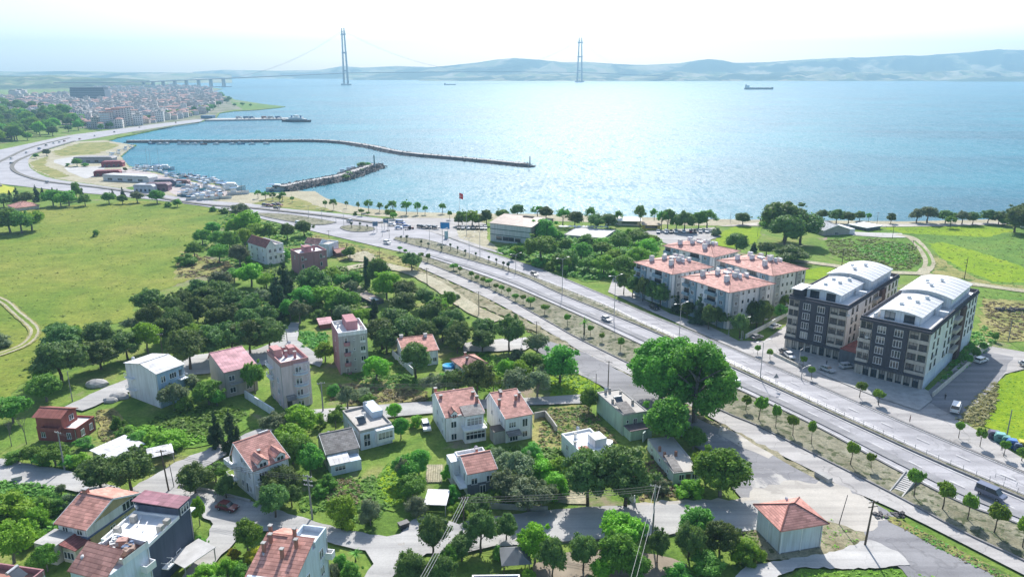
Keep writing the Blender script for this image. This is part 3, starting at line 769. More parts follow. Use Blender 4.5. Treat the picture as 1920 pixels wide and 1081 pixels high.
for s in (-1, 1):
    pts = []
    for k in range(13):
        t = k / 12; x = -680 * (1 - t)
        pts.append((x, s * 13, deck_z(-680) + (zt1 - deck_z(-680)) * (0.35 * t + 0.65 * t * t)))
    for k in range(1, 25):
        t = k / 24
        pts.append((span * t, s * 13, zt1 * (1 - t) + zt2 * t - (zt1 - 84) * (1 - (2 * t - 1) ** 2)))
    for k in range(1, 13):
        t = k / 12
        pts.append((span + 700 * t, s * 13, zt2 + (deck_z(span + 700) - zt2) * (0.0 + 1.65 * t - 0.65 * t * t)))
    cb = MB().path(pts, 0.45, 5).build('main_cable', bsteel, br)
for px in (417, 393, 370, 347, 325, 303, 284, 266):
    k = (px - 960) / FPX / 1.0415
    t = (T1.x - k * T1.y) / (bd.x - k * bd.y)
    t = (k * T1.y - T1.x) / (bd.x - k * bd.y)
    m = MB()
    for s in (-1, 1): m.box(t - 4, t + 4, s * 11 - 4, s * 11 + 4, -4, deck_z(t) - 3)
    m.box(t - 3, t + 3, -18, 18, deck_z(t) - 8, deck_z(t) - 3.4)
    m.build('viaduct_pier', bconc, br)
    if px in (417, 393): MB().box(t - 30, t + 30, -26, 26, -3, 3.5).build('pier_foundation', bconc, br)

# ------------------------------------------------------------------ ships
hull_dark = M('ship_hull_dark', (0.06, 0.06, 0.08), 0.6)
hull_red = M('ship_hull_red', (0.20, 0.05, 0.045), 0.6)
ship_w = M('ship_white', (0.72, 0.72, 0.70), 0.6, 0.08)
def ship(px, py, length_px, label, heading, hullm, bow_right=True, tall=1.0, deck=M('ship_deck', (0.25, 0.16, 0.13), 0.8)):
    p = G(px, py, SEA_Z)
    L = length_px / ppm(p)
    s = 1 if bow_right else -1
    t = thing('cargo_ship', label, 'ship', p, heading)
    h, w = L * 0.055 * tall, L * 0.085
    sec = [(-L / 2, .85), (-L * .3, 1), (L * .3, 1), (L * .42, .6), (L / 2, .04)]
    vs, fs = [], []
    for x, k in sec:
        sh = h * (1.35 if x > L * .4 else 1.0)
        vs += [(s * x, -w * k * .8, -1), (s * x, -w * k, sh), (s * x, w * k, sh), (s * x, w * k * .8, -1)]
    for i in range(4):
        a = i * 4
        for q in ((0, 1), (1, 2), (2, 3)): fs.append((a + q[0], a + 4 + q[0], a + 4 + q[1], a + q[1]))
    fs += [(0, 1, 2, 3), (16, 17, 18, 19)]
    MB().add(vs, fs).build('hull', hullm, t)
    m = MB(); m.box(s * -L * .47, s * -L * .36, -w * .8, w * .8, h, h + L * .07); m.box(s * -L * .45, s * -L * .37, -w, w, h + L * .07, h + L * .09)
    x0 = min(v[0] for v in m.v)
    m.build('superstructure', ship_w, t)
    MB().box(s * -L * .47 - L * .012, s * -L * .47 + L * .018, -w * .25, w * .25, h, h + L * .11).build('funnel', hullm, t)
    m = MB()
    for k in range(6):
        xx = -L * .28 + k * L * .115
        m.box(s * xx - L * .045, s * xx + L * .045, -w * .62, w * .62, h, h + L * .012)
    m.build('hatch_cover', deck, t)
    for xx in (-.2, .05, .3):
        MB().tube((s * L * xx, 0, h), (s * L * xx, 0, h + L * .06), L * .004).build('mast', ship_w, t)
    return t
ship(1423, 168, 54, 'dark loaded cargo ship with wheelhouse at its left end, alone on the right-hand water', R(2), hull_dark)
ship(787, 149.5, 17, 'pale high-sided cargo ship in the glare just right of the left bridge tower', R(4), M('ship_hull_grey', (0.30, 0.31, 0.33), 0.6), tall=2.4)
ship(843.5, 159.5, 22, 'low grey cargo ship between the two bridge towers, lower of the pair', R(-3), M('ship_hull_bluegrey', (0.16, 0.17, 0.2), 0.6), tall=1.0)
ship(702, 146.4, 5, 'tiny far vessel just right of the left bridge tower', R(5), hull_red, tall=2)

# ferry and pier
pier = thing('ferry_pier', 'long low concrete ferry pier running out from the town front', 'pier', G(470, 223.5))
def lw(t, pts): return [p - t.location for p in pts]
pp = [G(384, 226.5), G(400, 223), G(545, 221.8), G(548, 223.8), G(402, 226)]
MB().prism([(p.x, p.y) for p in lw(pier, pp)], -2, 1.2).build('pier_deck', concrete, pier)
q = lw(pier, [G(392, 223.5)])[0]
MB().box(q.x - 14, q.x + 6, q.y, q.y + 14, 1.2, 6).build('pier_house', M('pier_blue', (0.12, 0.22, 0.32), 0.7), pier)
for i, (px, py, c) in enumerate([(448, 222.5, (0.5, 0.5, 0.5)), (462, 222.4, (0.15, 0.25, 0.35)), (472, 222.3, (0.16, 0.26, 0.36)), (496, 222.2, (0.4, 0.2, 0.15)), (508, 222.2, (0.5, 0.45, 0.42)), (522, 222, (0.2, 0.25, 0.35))]):
    t = thing('truck', ['white box truck at the shore end of the ferry pier', 'blue truck waiting mid way along the ferry pier', 'second blue truck mid way along the ferry pier, nearer the ferry', 'rust brown truck on the ferry pier', 'beige truck behind the rust brown one on the ferry pier', 'dark blue truck nearest the ferry on the pier'][i], 'truck', G(px, py, 1.25), 0.02, 'trucks queueing on the ferry pier')
    MB().box(-5, 3.2, -1.25, 1.25, 0.9, 4).build('cargo_box', M('truck_%d' % i, c, 0.6), t)
    MB().box(3.4, 5.6, -1.2, 1.2, 0.6, 3.0).build('cab', ship_w, t)
    for x in (-3.8, -2.4, 4.4): MB().tube((x, -1.3, .5), (x, 1.3, .5), .5, n=8).build('axle', rubber, t)
fp = G(556, 228.5, SEA_Z)
fe = thing('ferry', 'white and navy double-deck car ferry docked at the end of the pier', 'ferry', fp, R(-14))
fL = 58 / ppm(fp)
def hullmesh(L, w, h, sheer=0.25):
    vs, fs = [], []
    for x, k in [(-.5, .55), (-.4, .95), (0, 1), (.4, .95), (.5, .55)]:
        hh = h * (1 + sheer * (abs(x) * 2) ** 3)
        vs += [(x * L, -w * k * .5 * .85, -.6), (x * L, -w * k * .5, hh), (x * L, w * k * .5, hh), (x * L, w * k * .5 * .85, -.6)]
    for i in range(4):
        a = i * 4
        for q0, q1 in ((0, 1), (1, 2), (2, 3)): fs.append((a + q0, a + 4 + q0, a + 4 + q1, a + q1))
    fs += [(0, 1, 2, 3), (19, 18, 17, 16)]
    return MB().add(vs, fs)
hullmesh(fL, fL * .2, fL * .055).build('hull', hull_dark, fe)
m = MB(); m.box(-fL * .34, fL * .34, -fL * .08, fL * .08, fL * .055, fL * .10); m.box(-fL * .24, fL * .24, -fL * .075, fL * .075, fL * .105, fL * .145)
m.build('superstructure', ship_w, fe)
MB().box(-fL * .345, fL * .345, -fL * .0805, fL * .0805, fL * .068, fL * .083).build('window_band', glass, fe)
b_ = MB().box(-fL * .06, fL * .06, -fL * .07, fL * .07, fL * .16, fL * .20).build('bridge_house', ship_w, fe)
MB().box(-fL * .08, fL * .08, -fL * .085, fL * .085, fL * .20, fL * .21).build('bridge_roof', ship_w, fe)
for s in (-1, 1): MB().box(s * fL * .16 - fL * .02, s * fL * .16 + fL * .02, -fL * .02, fL * .02, fL * .145, fL * .2).build('funnel', M('funnel_blue', (0.08, 0.14, 0.3), 0.6), fe)
MB().tube((0, 0, fL * .21), (0, 0, fL * .28), fL * .004).build('mast', ship_w, fe)

# ------------------------------------------------------------------ breakwaters
rockm = M('quarry_rock', (0.12, 0.112, 0.112), 0.95, 0.45, 0.25, 1.2, bm=0.6)
rockl = M('lighter_rock', (0.17, 0.16, 0.155), 0.95, 0.4, 0.2, 1.2, bm=0.6)
bwroad = M('breakwater_track', (0.42, 0.40, 0.38), 0.95, 0.25, 0.1)
def mound(name, label, px, base_w, top_w, h, nrock, seed, grp=None):
    pts = smooth([G(x, y, SEA_Z) for x, y in px], False, 10)
    pts = resample(pts, 5.0)
    o0 = pts[len(pts) // 2].copy(); o0.z = 0
    t = thing(name, label, 'breakwater', o0, 0, grp)
    r_ = random.Random(seed)
    prof = [(-.5, 0), (-.36, .45), (-.2, 1), (-.1, .92), (.1, .92), (.2, 1), (.36, .45), (.5, 0)]
    vs, fs, ins = [], [], []
    n = len(pts)
    for i, p in enumerate(pts):
        d = (pts[min(i + 1, n - 1)] - pts[max(i - 1, 0)]).normalized(); nr = Vector((-d.y, d.x, 0))
        endk = min(1, (n - 1 - i + .4) * 5 / (base_w * .5)) ** .5
        for a, b in prof:
            q = p - o0 + nr * a * base_w * endk * r_.uniform(.95, 1.05)
            vs.append((q.x, q.y, SEA_Z - 1.0 + (b * (h + 1.0)) * (0.35 + .65 * endk) + r_.uniform(-.15, .15)))
        ins.append((p - o0, nr, endk))
    k = len(prof)
    for i in range(n - 1):
        for j in range(k - 1):
            a = i * k + j
            fs.append((a, a + 1, a + k + 1, a + k))
    fs.append(tuple(range((n - 1) * k, n * k)))
    MB().add(vs, fs).build('rubble_mound', rockm, t)
    mr = MB()
    for _ in range(nrock):
        i = r_.randrange(n); p, nr, ek = ins[i]
        a = r_.choice((-1, 1)) * r_.uniform(.16, .5)
        b = np.interp(abs(a), [0, .2, .36, .5], [.92, 1, .45, 0])
        q = p + nr * a * base_w * ek + Vector((r_.uniform(-2.5, 2.5), r_.uniform(-2.5, 2.5), 0))
        s = r_.uniform(.45, 1.0)
        mr.rbox((q.x, q.y, SEA_Z - .9 + b * (h + 1.0) * (.35 + .65 * ek)), (s * r_.uniform(.7, 1.4), s, s * .8), r_.uniform(0, 3), r_.uniform(-.6, .6), r_.uniform(-.6, .6))
    o = mr.build('rocks', rockl, t); o['kind'] = 'stuff'
    w = top_w / 2
    rp = [(p + nr * w, p - nr * w) for p, nr, ek in ins[:-2]]
    vs = [(q.x, q.y, SEA_Z + h * .95 + .25) for pr in rp for q in pr]
    fs = [(2 * i, 2 * i + 1, 2 * i + 3, 2 * i + 2) for i in range(len(rp) - 1)]
    MB().add(vs, fs).build('roadway', bwroad, t)
    return t
mound('breakwater', 'long dark rock breakwater curving across the bay outside the marina', [(240, 267.5), (330, 267), (440, 267), (540, 266), (600, 266.2), (650, 270), (700, 278), (760, 290), (870, 300.5), (960, 309.5), (1004, 314.5)], 16, 7, 2.6, 1700, 3)
mound('breakwater', 'short wide rock breakwater with a beacon at its tip, closing the marina', [(528, 358.5), (560, 351.5), (600, 344), (640, 336), (670, 326), (695, 317), (712, 311.5)], 20, 6, 3.6, 2200, 4)
def beacon(px, py, top, label, c):
    p = G(px, py, 2.6)
    h = top_z(p, top) - 2.6
    t = thing('harbour_beacon', label, 'beacon', p)
    MB().tube((0, 0, -.5), (0, 0, h * .12), h * .14, h * .13, 8).build('plinth', concrete, t)
    MB().tube((0, 0, h * .12), (0, 0, h * .8), h * .075, h * .05, 8).build('column', c, t)
    MB().tube((0, 0, h * .8), (0, 0, h * .84), h * .09, h * .09, 8).build('gallery', c, t)
    MB().tube((0, 0, h * .84), (0, 0, h), h * .05, h * .03, 8).build('lantern', glass, t)
beacon(993.5, 309, 292, 'pale beacon column at the outer tip of the long breakwater', M('beacon_grey', (0.3, 0.32, 0.34), 0.6))
beacon(702, 310, 290, 'greenish beacon column near the tip of the short breakwater', M('beacon_green', (0.16, 0.26, 0.24), 0.6))

# ------------------------------------------------------------------ boats
hullc = objcol('boat_paint', 0.4)
sailw = M('boat_white', (0.75, 0.75, 0.74), 0.4, 0.06)
teak = M('boat_deck', (0.40, 0.33, 0.24), 0.8)
def boat_hull(L, w, h):
    vs, fs = [], []
    for x, k, dz in [(-.5, .78, 0), (-.2, 1, 0), (.15, .95, .08), (.36, .6, .2), (.5, .03, .38)]:
        vs += [(x * L, -w * k * .3, -.25), (x * L, -w * k * .5, h * (1 + dz)), (x * L, w * k * .5, h * (1 + dz)), (x * L, w * k * .3, -.25)]
    for i in range(4):
        a = i * 4
        for q0, q1 in ((0, 1), (2, 3), (3, 0)): fs.append((a + q0, a + 4 + q0, a + 4 + q1, a + q1))
    fs += [(0, 1, 2, 3)]
    mb = MB().add(vs, fs)
    dk = MB()
    for i in range(4):
        a, b = vs[i * 4 + 1], vs[i * 4 + 2]; c, d = vs[i * 4 + 5], vs[i * 4 + 6]
        dz = -h * .18
        dk.face([(a[0], a[1] * .93, a[2] + dz), (c[0], c[1] * .93, c[2] + dz), (d[0], d[1] * .93, d[2] + dz), (b[0], b[1] * .93, b[2] + dz)])
    return mb, dk
def make_boat(kind):
    if kind == 'motor':
        t = thing('motorboat', 'white motorboat with a small cabin', 'boat'); L, w, h = 8, 2.8, 1.1
    elif kind == 'fish':
        t = thing('fishing_boat', 'wooden fishing boat with wheelhouse and short mast', 'boat'); L, w, h = 9.5, 3.2, 1.2
    else:
        t = thing('sailing_yacht', 'white sailing yacht with a bare mast', 'yacht'); L, w, h = 12, 3.5, 1.3
    hb, dk = boat_hull(L, w, h)
    hb.build('hull', hullc, t); dk.build('deck', teak, t)
    if kind == 'motor':
        c = MB().xprism([(-1.2, h * .8), (2.2, h * .8), (1.2, h + 1.2), (-1.0, h + 1.3)], -w * .36, w * .36).build('cabin', sailw, t)
        MB().rbox((1.68, 0, h + .62), (.06, w * .66, .75), 0, 0, R(-40)).build('windscreen', glass, c)
        MB().box(-3.6, -.9, -w * .4, w * .4, h + 1.25, h + 1.33).build('canopy', M('boat_canopy', (0.15, 0.25, 0.4), 0.8), t)
    elif kind == 'fish':
        c = MB().box(-3.2, -.8, -1.1, 1.1, h * .8, h + 1.7).build('wheelhouse', sailw, t)
        MB().box(-.82, -.76, -1, 1, h + .8, h + 1.4).build('windscreen', glass, c)
        MB().box(-3.6, -.4, -1.3, 1.3, h + 1.7, h + 1.82).build('roof', M('boat_blue', (0.08, 0.2, 0.35), 0.6), c)
        MB().tube((1.6, 0, h * .8), (1.6, 0, h + 4), .08, .05).build('mast', wood, t)
    else:
        MB().xprism([(-2.5, h * .8), (2.6, h * .8), (1.8, h + .55), (-2.3, h + .7)], -1.1, 1.1).build('cabin', sailw, t)
        MB().tube((.8, 0, h * .7), (.8, 0, 14.5), .11, .07).build('mast', steel, t)
        MB().tube((.8, 0, h + 1.5), (-4.0, 0, h + 1.6), .16, .14).build('boom', M('sail_cover', (0.1, 0.16, 0.3), 0.8), t)
    return t
BOAT = {k: make_boat(k) for k in ('motor', 'fish', 'sail')}
boat_cols = [(0.75, 0.75, 0.74, 1), (0.7, 0.72, 0.75, 1), (0.12, 0.25, 0.42, 1), (0.75, 0.74, 0.7, 1), (0.35, 0.1, 0.08, 1), (0.1, 0.35, 0.4, 1)]
used_boat = {}
rb = random.Random(12)
def boat(kind, px, py, rz=None, label=None, group=None, s=1.0, z=SEA_Z):
    s *= 1.05
    p = G(px, py, z)
    rz = rb.uniform(-.7, .7) if rz is None else rz
    col = boat_cols[rb.randrange(6)] if kind == 'fish' else boat_cols[rb.choice((0, 0, 1, 3))]
    if kind not in used_boat:
        t = used_boat[kind] = BOAT[kind]; t.location = p; t.rotation_euler = (0, 0, rz); t.scale = (s,) * 3
        for c in t.children:
            if c.name.startswith('hull'): c.color = col
        tag(t, label, None, group)
    else:
        copy_tree(BOAT[kind], p, rz, label, group, (s,) * 3, col)
for i, (x, y) in enumerate([(245, 278), (240, 280), (235, 283), (228, 286), (222, 290), (216, 292), (208, 290), (213, 296), (248, 274.5)]):
    boat('fish' if i % 2 else 'motor', x, y, 0.5 + rb.uniform(-.3, .3), 'small boat drawn up along the sandy inner corner of the harbour', 'boats along the sandy harbour corner')
for i, (x, y) in enumerate([(252, 319), (262, 317), (268, 320), (258, 322), (272, 324), (285, 318), (292, 320), (283, 324), (308, 320), (300, 324), (312, 329), (320, 330), (328, 329), (334, 333), (318, 334), (350, 332), (358, 336), (366, 338), (372, 341), (380, 339), (376, 345), (388, 343), (394, 341), (404, 341), (386, 347), (398, 346), (410, 343), (362, 331), (345, 331), (372, 334), (389, 337), (401, 338), (414, 347), (420, 351), (296, 316), (278, 318), (262, 315), (330, 336), (300, 319), (317, 327)]):
    boat(rb.choice(('motor', 'motor', 'fish', 'fish', 'motor')), x, y, rb.uniform(-.5, .9), 'small moored boat crowded against the marina quay', 'boats crowded along the marina quay')
for x, y, la in [(275, 315, 'sailing yacht with the leftmost tall bare mast in the marina'), (282, 317, 'sailing yacht with a bare mast, middle of the three at the quay corner'), (297, 315, 'sailing yacht with the rightmost tall bare mast of the three at the quay')]:
    boat('sail', x, y, rb.uniform(-.2, .3), la, 'sailing yachts in the marina', 1.15)
boat('motor', 309, 319, 0.25, 'large white motor yacht lying outermost off the quay corner', None, 1.9)
boat('motor', 433, 358, 0.2, 'large white motor cruiser moored at the right end of the quay', None, 2.4)
boat('motor', 424, 359, 0.4, 'white motor cruiser tucked against the left side of the largest cruiser', None, 1.8)
boat('fish', 447, 363.5, 0.3, 'dark fishing boat beside the right end of the quay', None, 1.4, 0.2)
for i, (x, y) in enumerate([(365, 362), (380, 368), (392, 364), (405, 369), (370, 370), (352, 360), (345, 366), (398, 373), (420, 371), (362, 374), (340, 349), (352, 352), (330, 346), (365, 350), (375, 356), (388, 352), (398, 356), (410, 358), (372, 362), (386, 374), (412, 364), (352, 368)]):
    boat(rb.choice(('motor', 'fish', 'motor')), x, y, rb.uniform(-1, 1), 'boat laid up ashore on the marina hardstanding', 'boats laid up ashore by the marina', 1.0, 0.35)
for i, x in enumerate([285, 300, 313, 340, 352, 366, 382, 406, 436, 452, 473, 500]):
    boat('motor' if i % 3 else 'fish', x, 270.8 + rb.uniform(-.3, .4), rb.uniform(-.3, .3), 'small white boat moored along the inside of the long breakwater', 'boats moored along the long breakwater', 0.9)
for i, (x, y) in enumerate([(520, 357), (560, 349), (572, 347), (592, 342), (605, 340), (615, 338.5)]):
    boat('motor', x, y, rb.uniform(.1, .4), 'small white boat moored along the inside of the short breakwater', 'boats moored along the short breakwater', 1.0 if i else 1.8)
for x, y, la in [(648, 326, 'boat with blue canopy at the beginning of the row inside the short breakwater'), (660, 322.5, 'boat moored under the trees of the short breakwater, middle of three'), (668, 320.5, 'boat moored under the trees of the short breakwater, nearest the beacon')]:
    boat('fish', x, y, 0.3, la, 'boats under the breakwater trees', 1.3)

# ------------------------------------------------------------------ the far town
def townmat():
    m, nt, b = _new('town_wall')
    oi = N(nt, 'ShaderNodeObjectInfo'); tc = N(nt, 'ShaderNodeTexCoord')
    c = ramp(nt, oi.outputs['Random'], [(0, (0.68, 0.64, 0.58)), (0.25, (0.74, 0.72, 0.70)), (0.45, (0.68, 0.55, 0.52)), (0.6, (0.68, 0.66, 0.60)), (0.8, (0.58, 0.60, 0.66)), (1, (0.6, 0.48, 0.40))])
    s = N(nt, 'ShaderNodeSeparateXYZ'); nt.links.new(tc.outputs['Object'], s.inputs[0])
    def cell(sock, step, lo, hi):
        d = N(nt, 'ShaderNodeMath', operation='DIVIDE'); nt.links.new(sock, d.inputs[0]); d.inputs[1].default_value = step
        f = N(nt, 'ShaderNodeMath', operation='FRACT'); nt.links.new(d.outputs[0], f.inputs[0])
        c_ = N(nt, 'ShaderNodeMath', operation='COMPARE'); nt.links.new(f.outputs[0], c_.inputs[0]); c_.inputs[1].default_value = (lo + hi) / 2; c_.inputs[2].default_value = (hi - lo) / 2
        return c_.outputs[0]
    ax = N(nt, 'ShaderNodeMath', operation='ADD'); nt.links.new(s.outputs['X'], ax.inputs[0]); nt.links.new(s.outputs['Y'], ax.inputs[1])
    mm = N(nt, 'ShaderNodeMath', operation='MULTIPLY'); nt.links.new(cell(s.outputs['Z'], 3.0, .3, .8), mm.inputs[0]); nt.links.new(cell(ax.outputs[0], 3.2, .25, .7), mm.inputs[1])
    nt.links.new(mixc(nt, mm.outputs[0], c, (0.08, 0.09, 0.11)), b.inputs['Base Color'])
    b.inputs['Roughness'].default_value = 0.8
    return m
twall = townmat()
troof = M('town_roof', (0.46, 0.26, 0.22), 0.85, 0.25, 0.02)
troof2 = M('town_flat_roof', (0.45, 0.42, 0.40), 0.85, 0.25, 0.02)
def house_block(mb, w, d, h, hip=True):
    mb.box(-w / 2, w / 2, -d / 2, d / 2, -1, h)
    o = 0.5
    if hip:
        r = min(w, d) * .2; k = min(w, d) / 2 + o
        a = [(-w / 2 - o, -d / 2 - o, h), (w / 2 + o, -d / 2 - o, h), (w / 2 + o, d / 2 + o, h), (-w / 2 - o, d / 2 + o, h)]
        if w >= d: e, f = (-w / 2 - o + k, 0, h + r), (w / 2 + o - k, 0, h + r); fs = [[a[0], a[1], f, e], [a[1], a[2], f], [a[2], a[3], e, f], [a[3], a[0], e]]
        else: e, f = (0, -d / 2 - o + k, h + r), (0, d / 2 + o - k, h + r); fs = [[a[0], a[1], e], [a[1], a[2], f, e], [a[2], a[3], f], [a[3], a[0], e, f]]
        for q in fs: mb.face(q)
    else:
        mb.box(-w / 2 - .2, w / 2 + .2, -d / 2 - .2, d / 2 + .2, h + .02, h + .8)
        mb.box(-w / 4, w / 8, -d / 4, d / 8, h + .8, h + 3)
def town_mesh(w, d, h, hip):
    mb = MB(); house_block(mb, w, d, h, hip)
    me = mb.mesh('town_house', [twall, troof if hip else troof2])
    for i, p in enumerate(me.polygons): p.material_index = 0 if i < 6 else 1
    return me
tmesh = [town_mesh(13, 11, 9, True), town_mesh(17, 12, 12, True), town_mesh(14, 14, 15, False), town_mesh(11, 9, 6.5, True), town_mesh(20, 13, 13, False), town_mesh(15, 12, 10, True)]
def inside(poly, x, y):
    c = False
    for (x0, y0), (x1, y1) in zip(poly, poly[1:] + poly[:1]):
        if (y0 > y) != (y1 > y) and x < (x1 - x0) * (y - y0) / (y1 - y0) + x0: c = not c
    return c
TOWN = [(-60, 212), (-60, 190), (40, 182), (120, 180), (200, 163), (320, 160.5), (355, 163.5), (400, 168), (396, 173), (425, 188), (398, 204), (384, 213), (350, 220), (300, 229), (245, 238), (190, 243), (150, 236), (130, 222), (70, 217), (0, 216), (-60, 220)]
rt = random.Random(5)
cand = []
for _ in range(9000):
    x, y = rt.uniform(-60, 430), rt.uniform(160, 243)
    if inside(TOWN, x, y) and not (128 < x < 196 and 172 < y < 192):
        cand.append((x, y))
acc = []
for c in cand:
    if all(abs(c[0] - a[0]) > 3.6 + (c[1] - 160) * .045 or abs(c[1] - a[1]) > 1.0 + (c[1] - 160) * .026 for a in acc): acc.append(c)
acc.sort(key=lambda c: -c[1])
rest = MB(); restmi = []
for i, (x, y) in enumerate(acc):
    p = G(x, y)
    k = rt.choice((0, 1, 2, 3, 3, 4, 2, 5))
    rz = rt.choice((0.35, 0.35 + math.pi / 2, 0.1, 0.6)) + rt.uniform(-.1, .1)
    s = rt.uniform(.65, 1.0)
    if i < 285:
        o = inst('town_house', tmesh[k], None, p, rz, (s, s, s * rt.uniform(.8, 1.2)))
        if y > 214: tag(o, 'town apartment house near the seafront and the curving main road', 'house', 'town houses near the seafront')
        elif x < 200: tag(o, 'town house on the inland side of the far town', 'house', 'inland town houses')
        else: tag(o, 'red roofed or flat roofed house in the far town by the bay', 'house', 'houses of the far town')
    else:
        t = MB(); house_block(t, *[(13, 11, 9, True), (17, 12, 12, True), (14, 14, 14, False), (11, 9, 6.5, True), (20, 13, 12, False), (15, 12, 10, True)][k])
        mt = Matrix.Translation(p) @ Matrix.Rotation(rz, 4, 'Z')
        n = len(rest.v); rest.v += [tuple(mt @ Vector(v)) for v in t.v]; rest.f += [tuple(j + n for j in f) for f in t.f]; rest.uv += [None] * len(t.f)
        restmi += [0] * 6 + [1 if k not in (2, 4) else 2] * (len(t.f) - 6)
if rest.v:
    me = rest.mesh('distant_houses', [M('distant_wall', (0.60, 0.54, 0.5), 0.85, 0.35, 0.03), troof, troof2])
    me.polygons.foreach_set('material_index', restmi)
    tag(inst('distant_houses', me), kind='stuff')
# the big dark block
hp = G(166, 190)
t = thing('hospital_block', 'big dark grey hospital block standing above the far town', 'building', hp, 0.12)
hw = 62 / ppm(hp)
hz = top_z(hp, 164)
MB().box(-hw / 2, hw / 2, 0, 40, -2, hz * .82).build('wall', M('hospital_wall', (0.20, 0.23, 0.28), 0.6), t)
MB().box(-hw * .5, hw * .46, 4, 36, hz * .82, hz).build('upper_storey', M('hospital_upper', (0.085, 0.1, 0.13), 0.6), t)
m = MB()
for k in range(6): m.box(-hw * .49, hw * .49, -.2, 0, 4 + k * hz * .125, 5.6 + k * hz * .125)
m.build('window_band', glass, t)
for x, y, lab in [(30, 186, 'pale slab block on the far left edge of the town'), (42, 184, 'dark slab block beside the pale one on the far left of the town')]:
    p = G(x, y); t = thing('tower_block', lab, 'building', p, .2)
    MB().box(-14, 14, -8, 8, -1, 24).build('wall', twall, t); MB().box(-12, 4, -6, 6, 24, 27).build('penthouse', troof2, t)
for i, (x, y, h) in enumerate([(203, 240, 30), (215, 239, 34), (226, 238, 36), (236, 236, 36), (250, 233, 28)]):
    p = G(x, y); t = thing('apartment_block', ['leftmost', 'second from left', 'middle', 'second from right', 'rightmost'][i] + ' of the five pale apartment blocks above the town seafront', 'building', p, .5, 'apartment blocks above the town seafront')
    MB().box(-9, 9, -7, 7, -1, h * .75).build('wall', twall, t)
    MB().box(-9.4, 9.4, -7.4, 7.4, h * .75, h * .75 + 1).build('roof', troof, t)
    m = MB()
    for k in range(int(h * .75 / 3)): m.box(-9.9, 3, -8, -7, k * 3 + 1.2, k * 3 + 2.2)
    m.build('balcony', white, t)
# ------------------------------------------------------------------ houses
WCACHE = {}
frame_w = white
def win_meshes(w, h, style, fm):
    key = (round(w, 2), round(h, 2), style, fm.name)
    if key in WCACHE: return WCACHE[key]
    # facade plane y = 0, outward -y; x along the wall; origin at the sill centre
    f = MB(); t = .07; d = .10
    f.box(-w / 2, -w / 2 + t, -d, .02, 0, h); f.box(w / 2 - t, w / 2, -d, .02, 0, h)
    f.box(-w / 2 + t, w / 2 - t, -d, .02, h - t, h); f.box(-w / 2 - .06, w / 2 + .06, -d - .06, .02, -.08, 0)
    n = {'single': 0, 'double': 1, 'triple': 2, 'band': max(2, int(w / 0.9))}.get(style, 1)
    for k in range(n):
        x = -w / 2 + w * (k + 1) / (n + 1)
        f.box(x - .045, x + .045, -d, .02, 0, h - t)
    if style == 'band' and h > 1.6: f.box(-w / 2 + t, w / 2 - t, -d + .01, .02, h * .62, h * .62 + .07)
    p = MB().face([(-w / 2 + t, -.025, .0), (w / 2 - t, -.025, .0), (w / 2 - t, -.025, h - t), (-w / 2 + t, -.025, h - t)])
    r = (f.mesh('window', fm), p.mesh('pane', wglass))
    WCACHE[key] = r
    return r
rh = random.Random(31)
ACU = MB().box(-.42, .42, -.34, 0, 0, .6).mesh('air_conditioner', M('ac_white', (.6, .6, .58), .6))
DISH = MB().tube((0, 0, 0), (0, 0, .8), .04, n=5).tube((0, -.1, .85), (0, -.25, .95), .45, .12, 10).mesh('satellite_dish', M('dish_grey', (.55, .55, .55), .6))
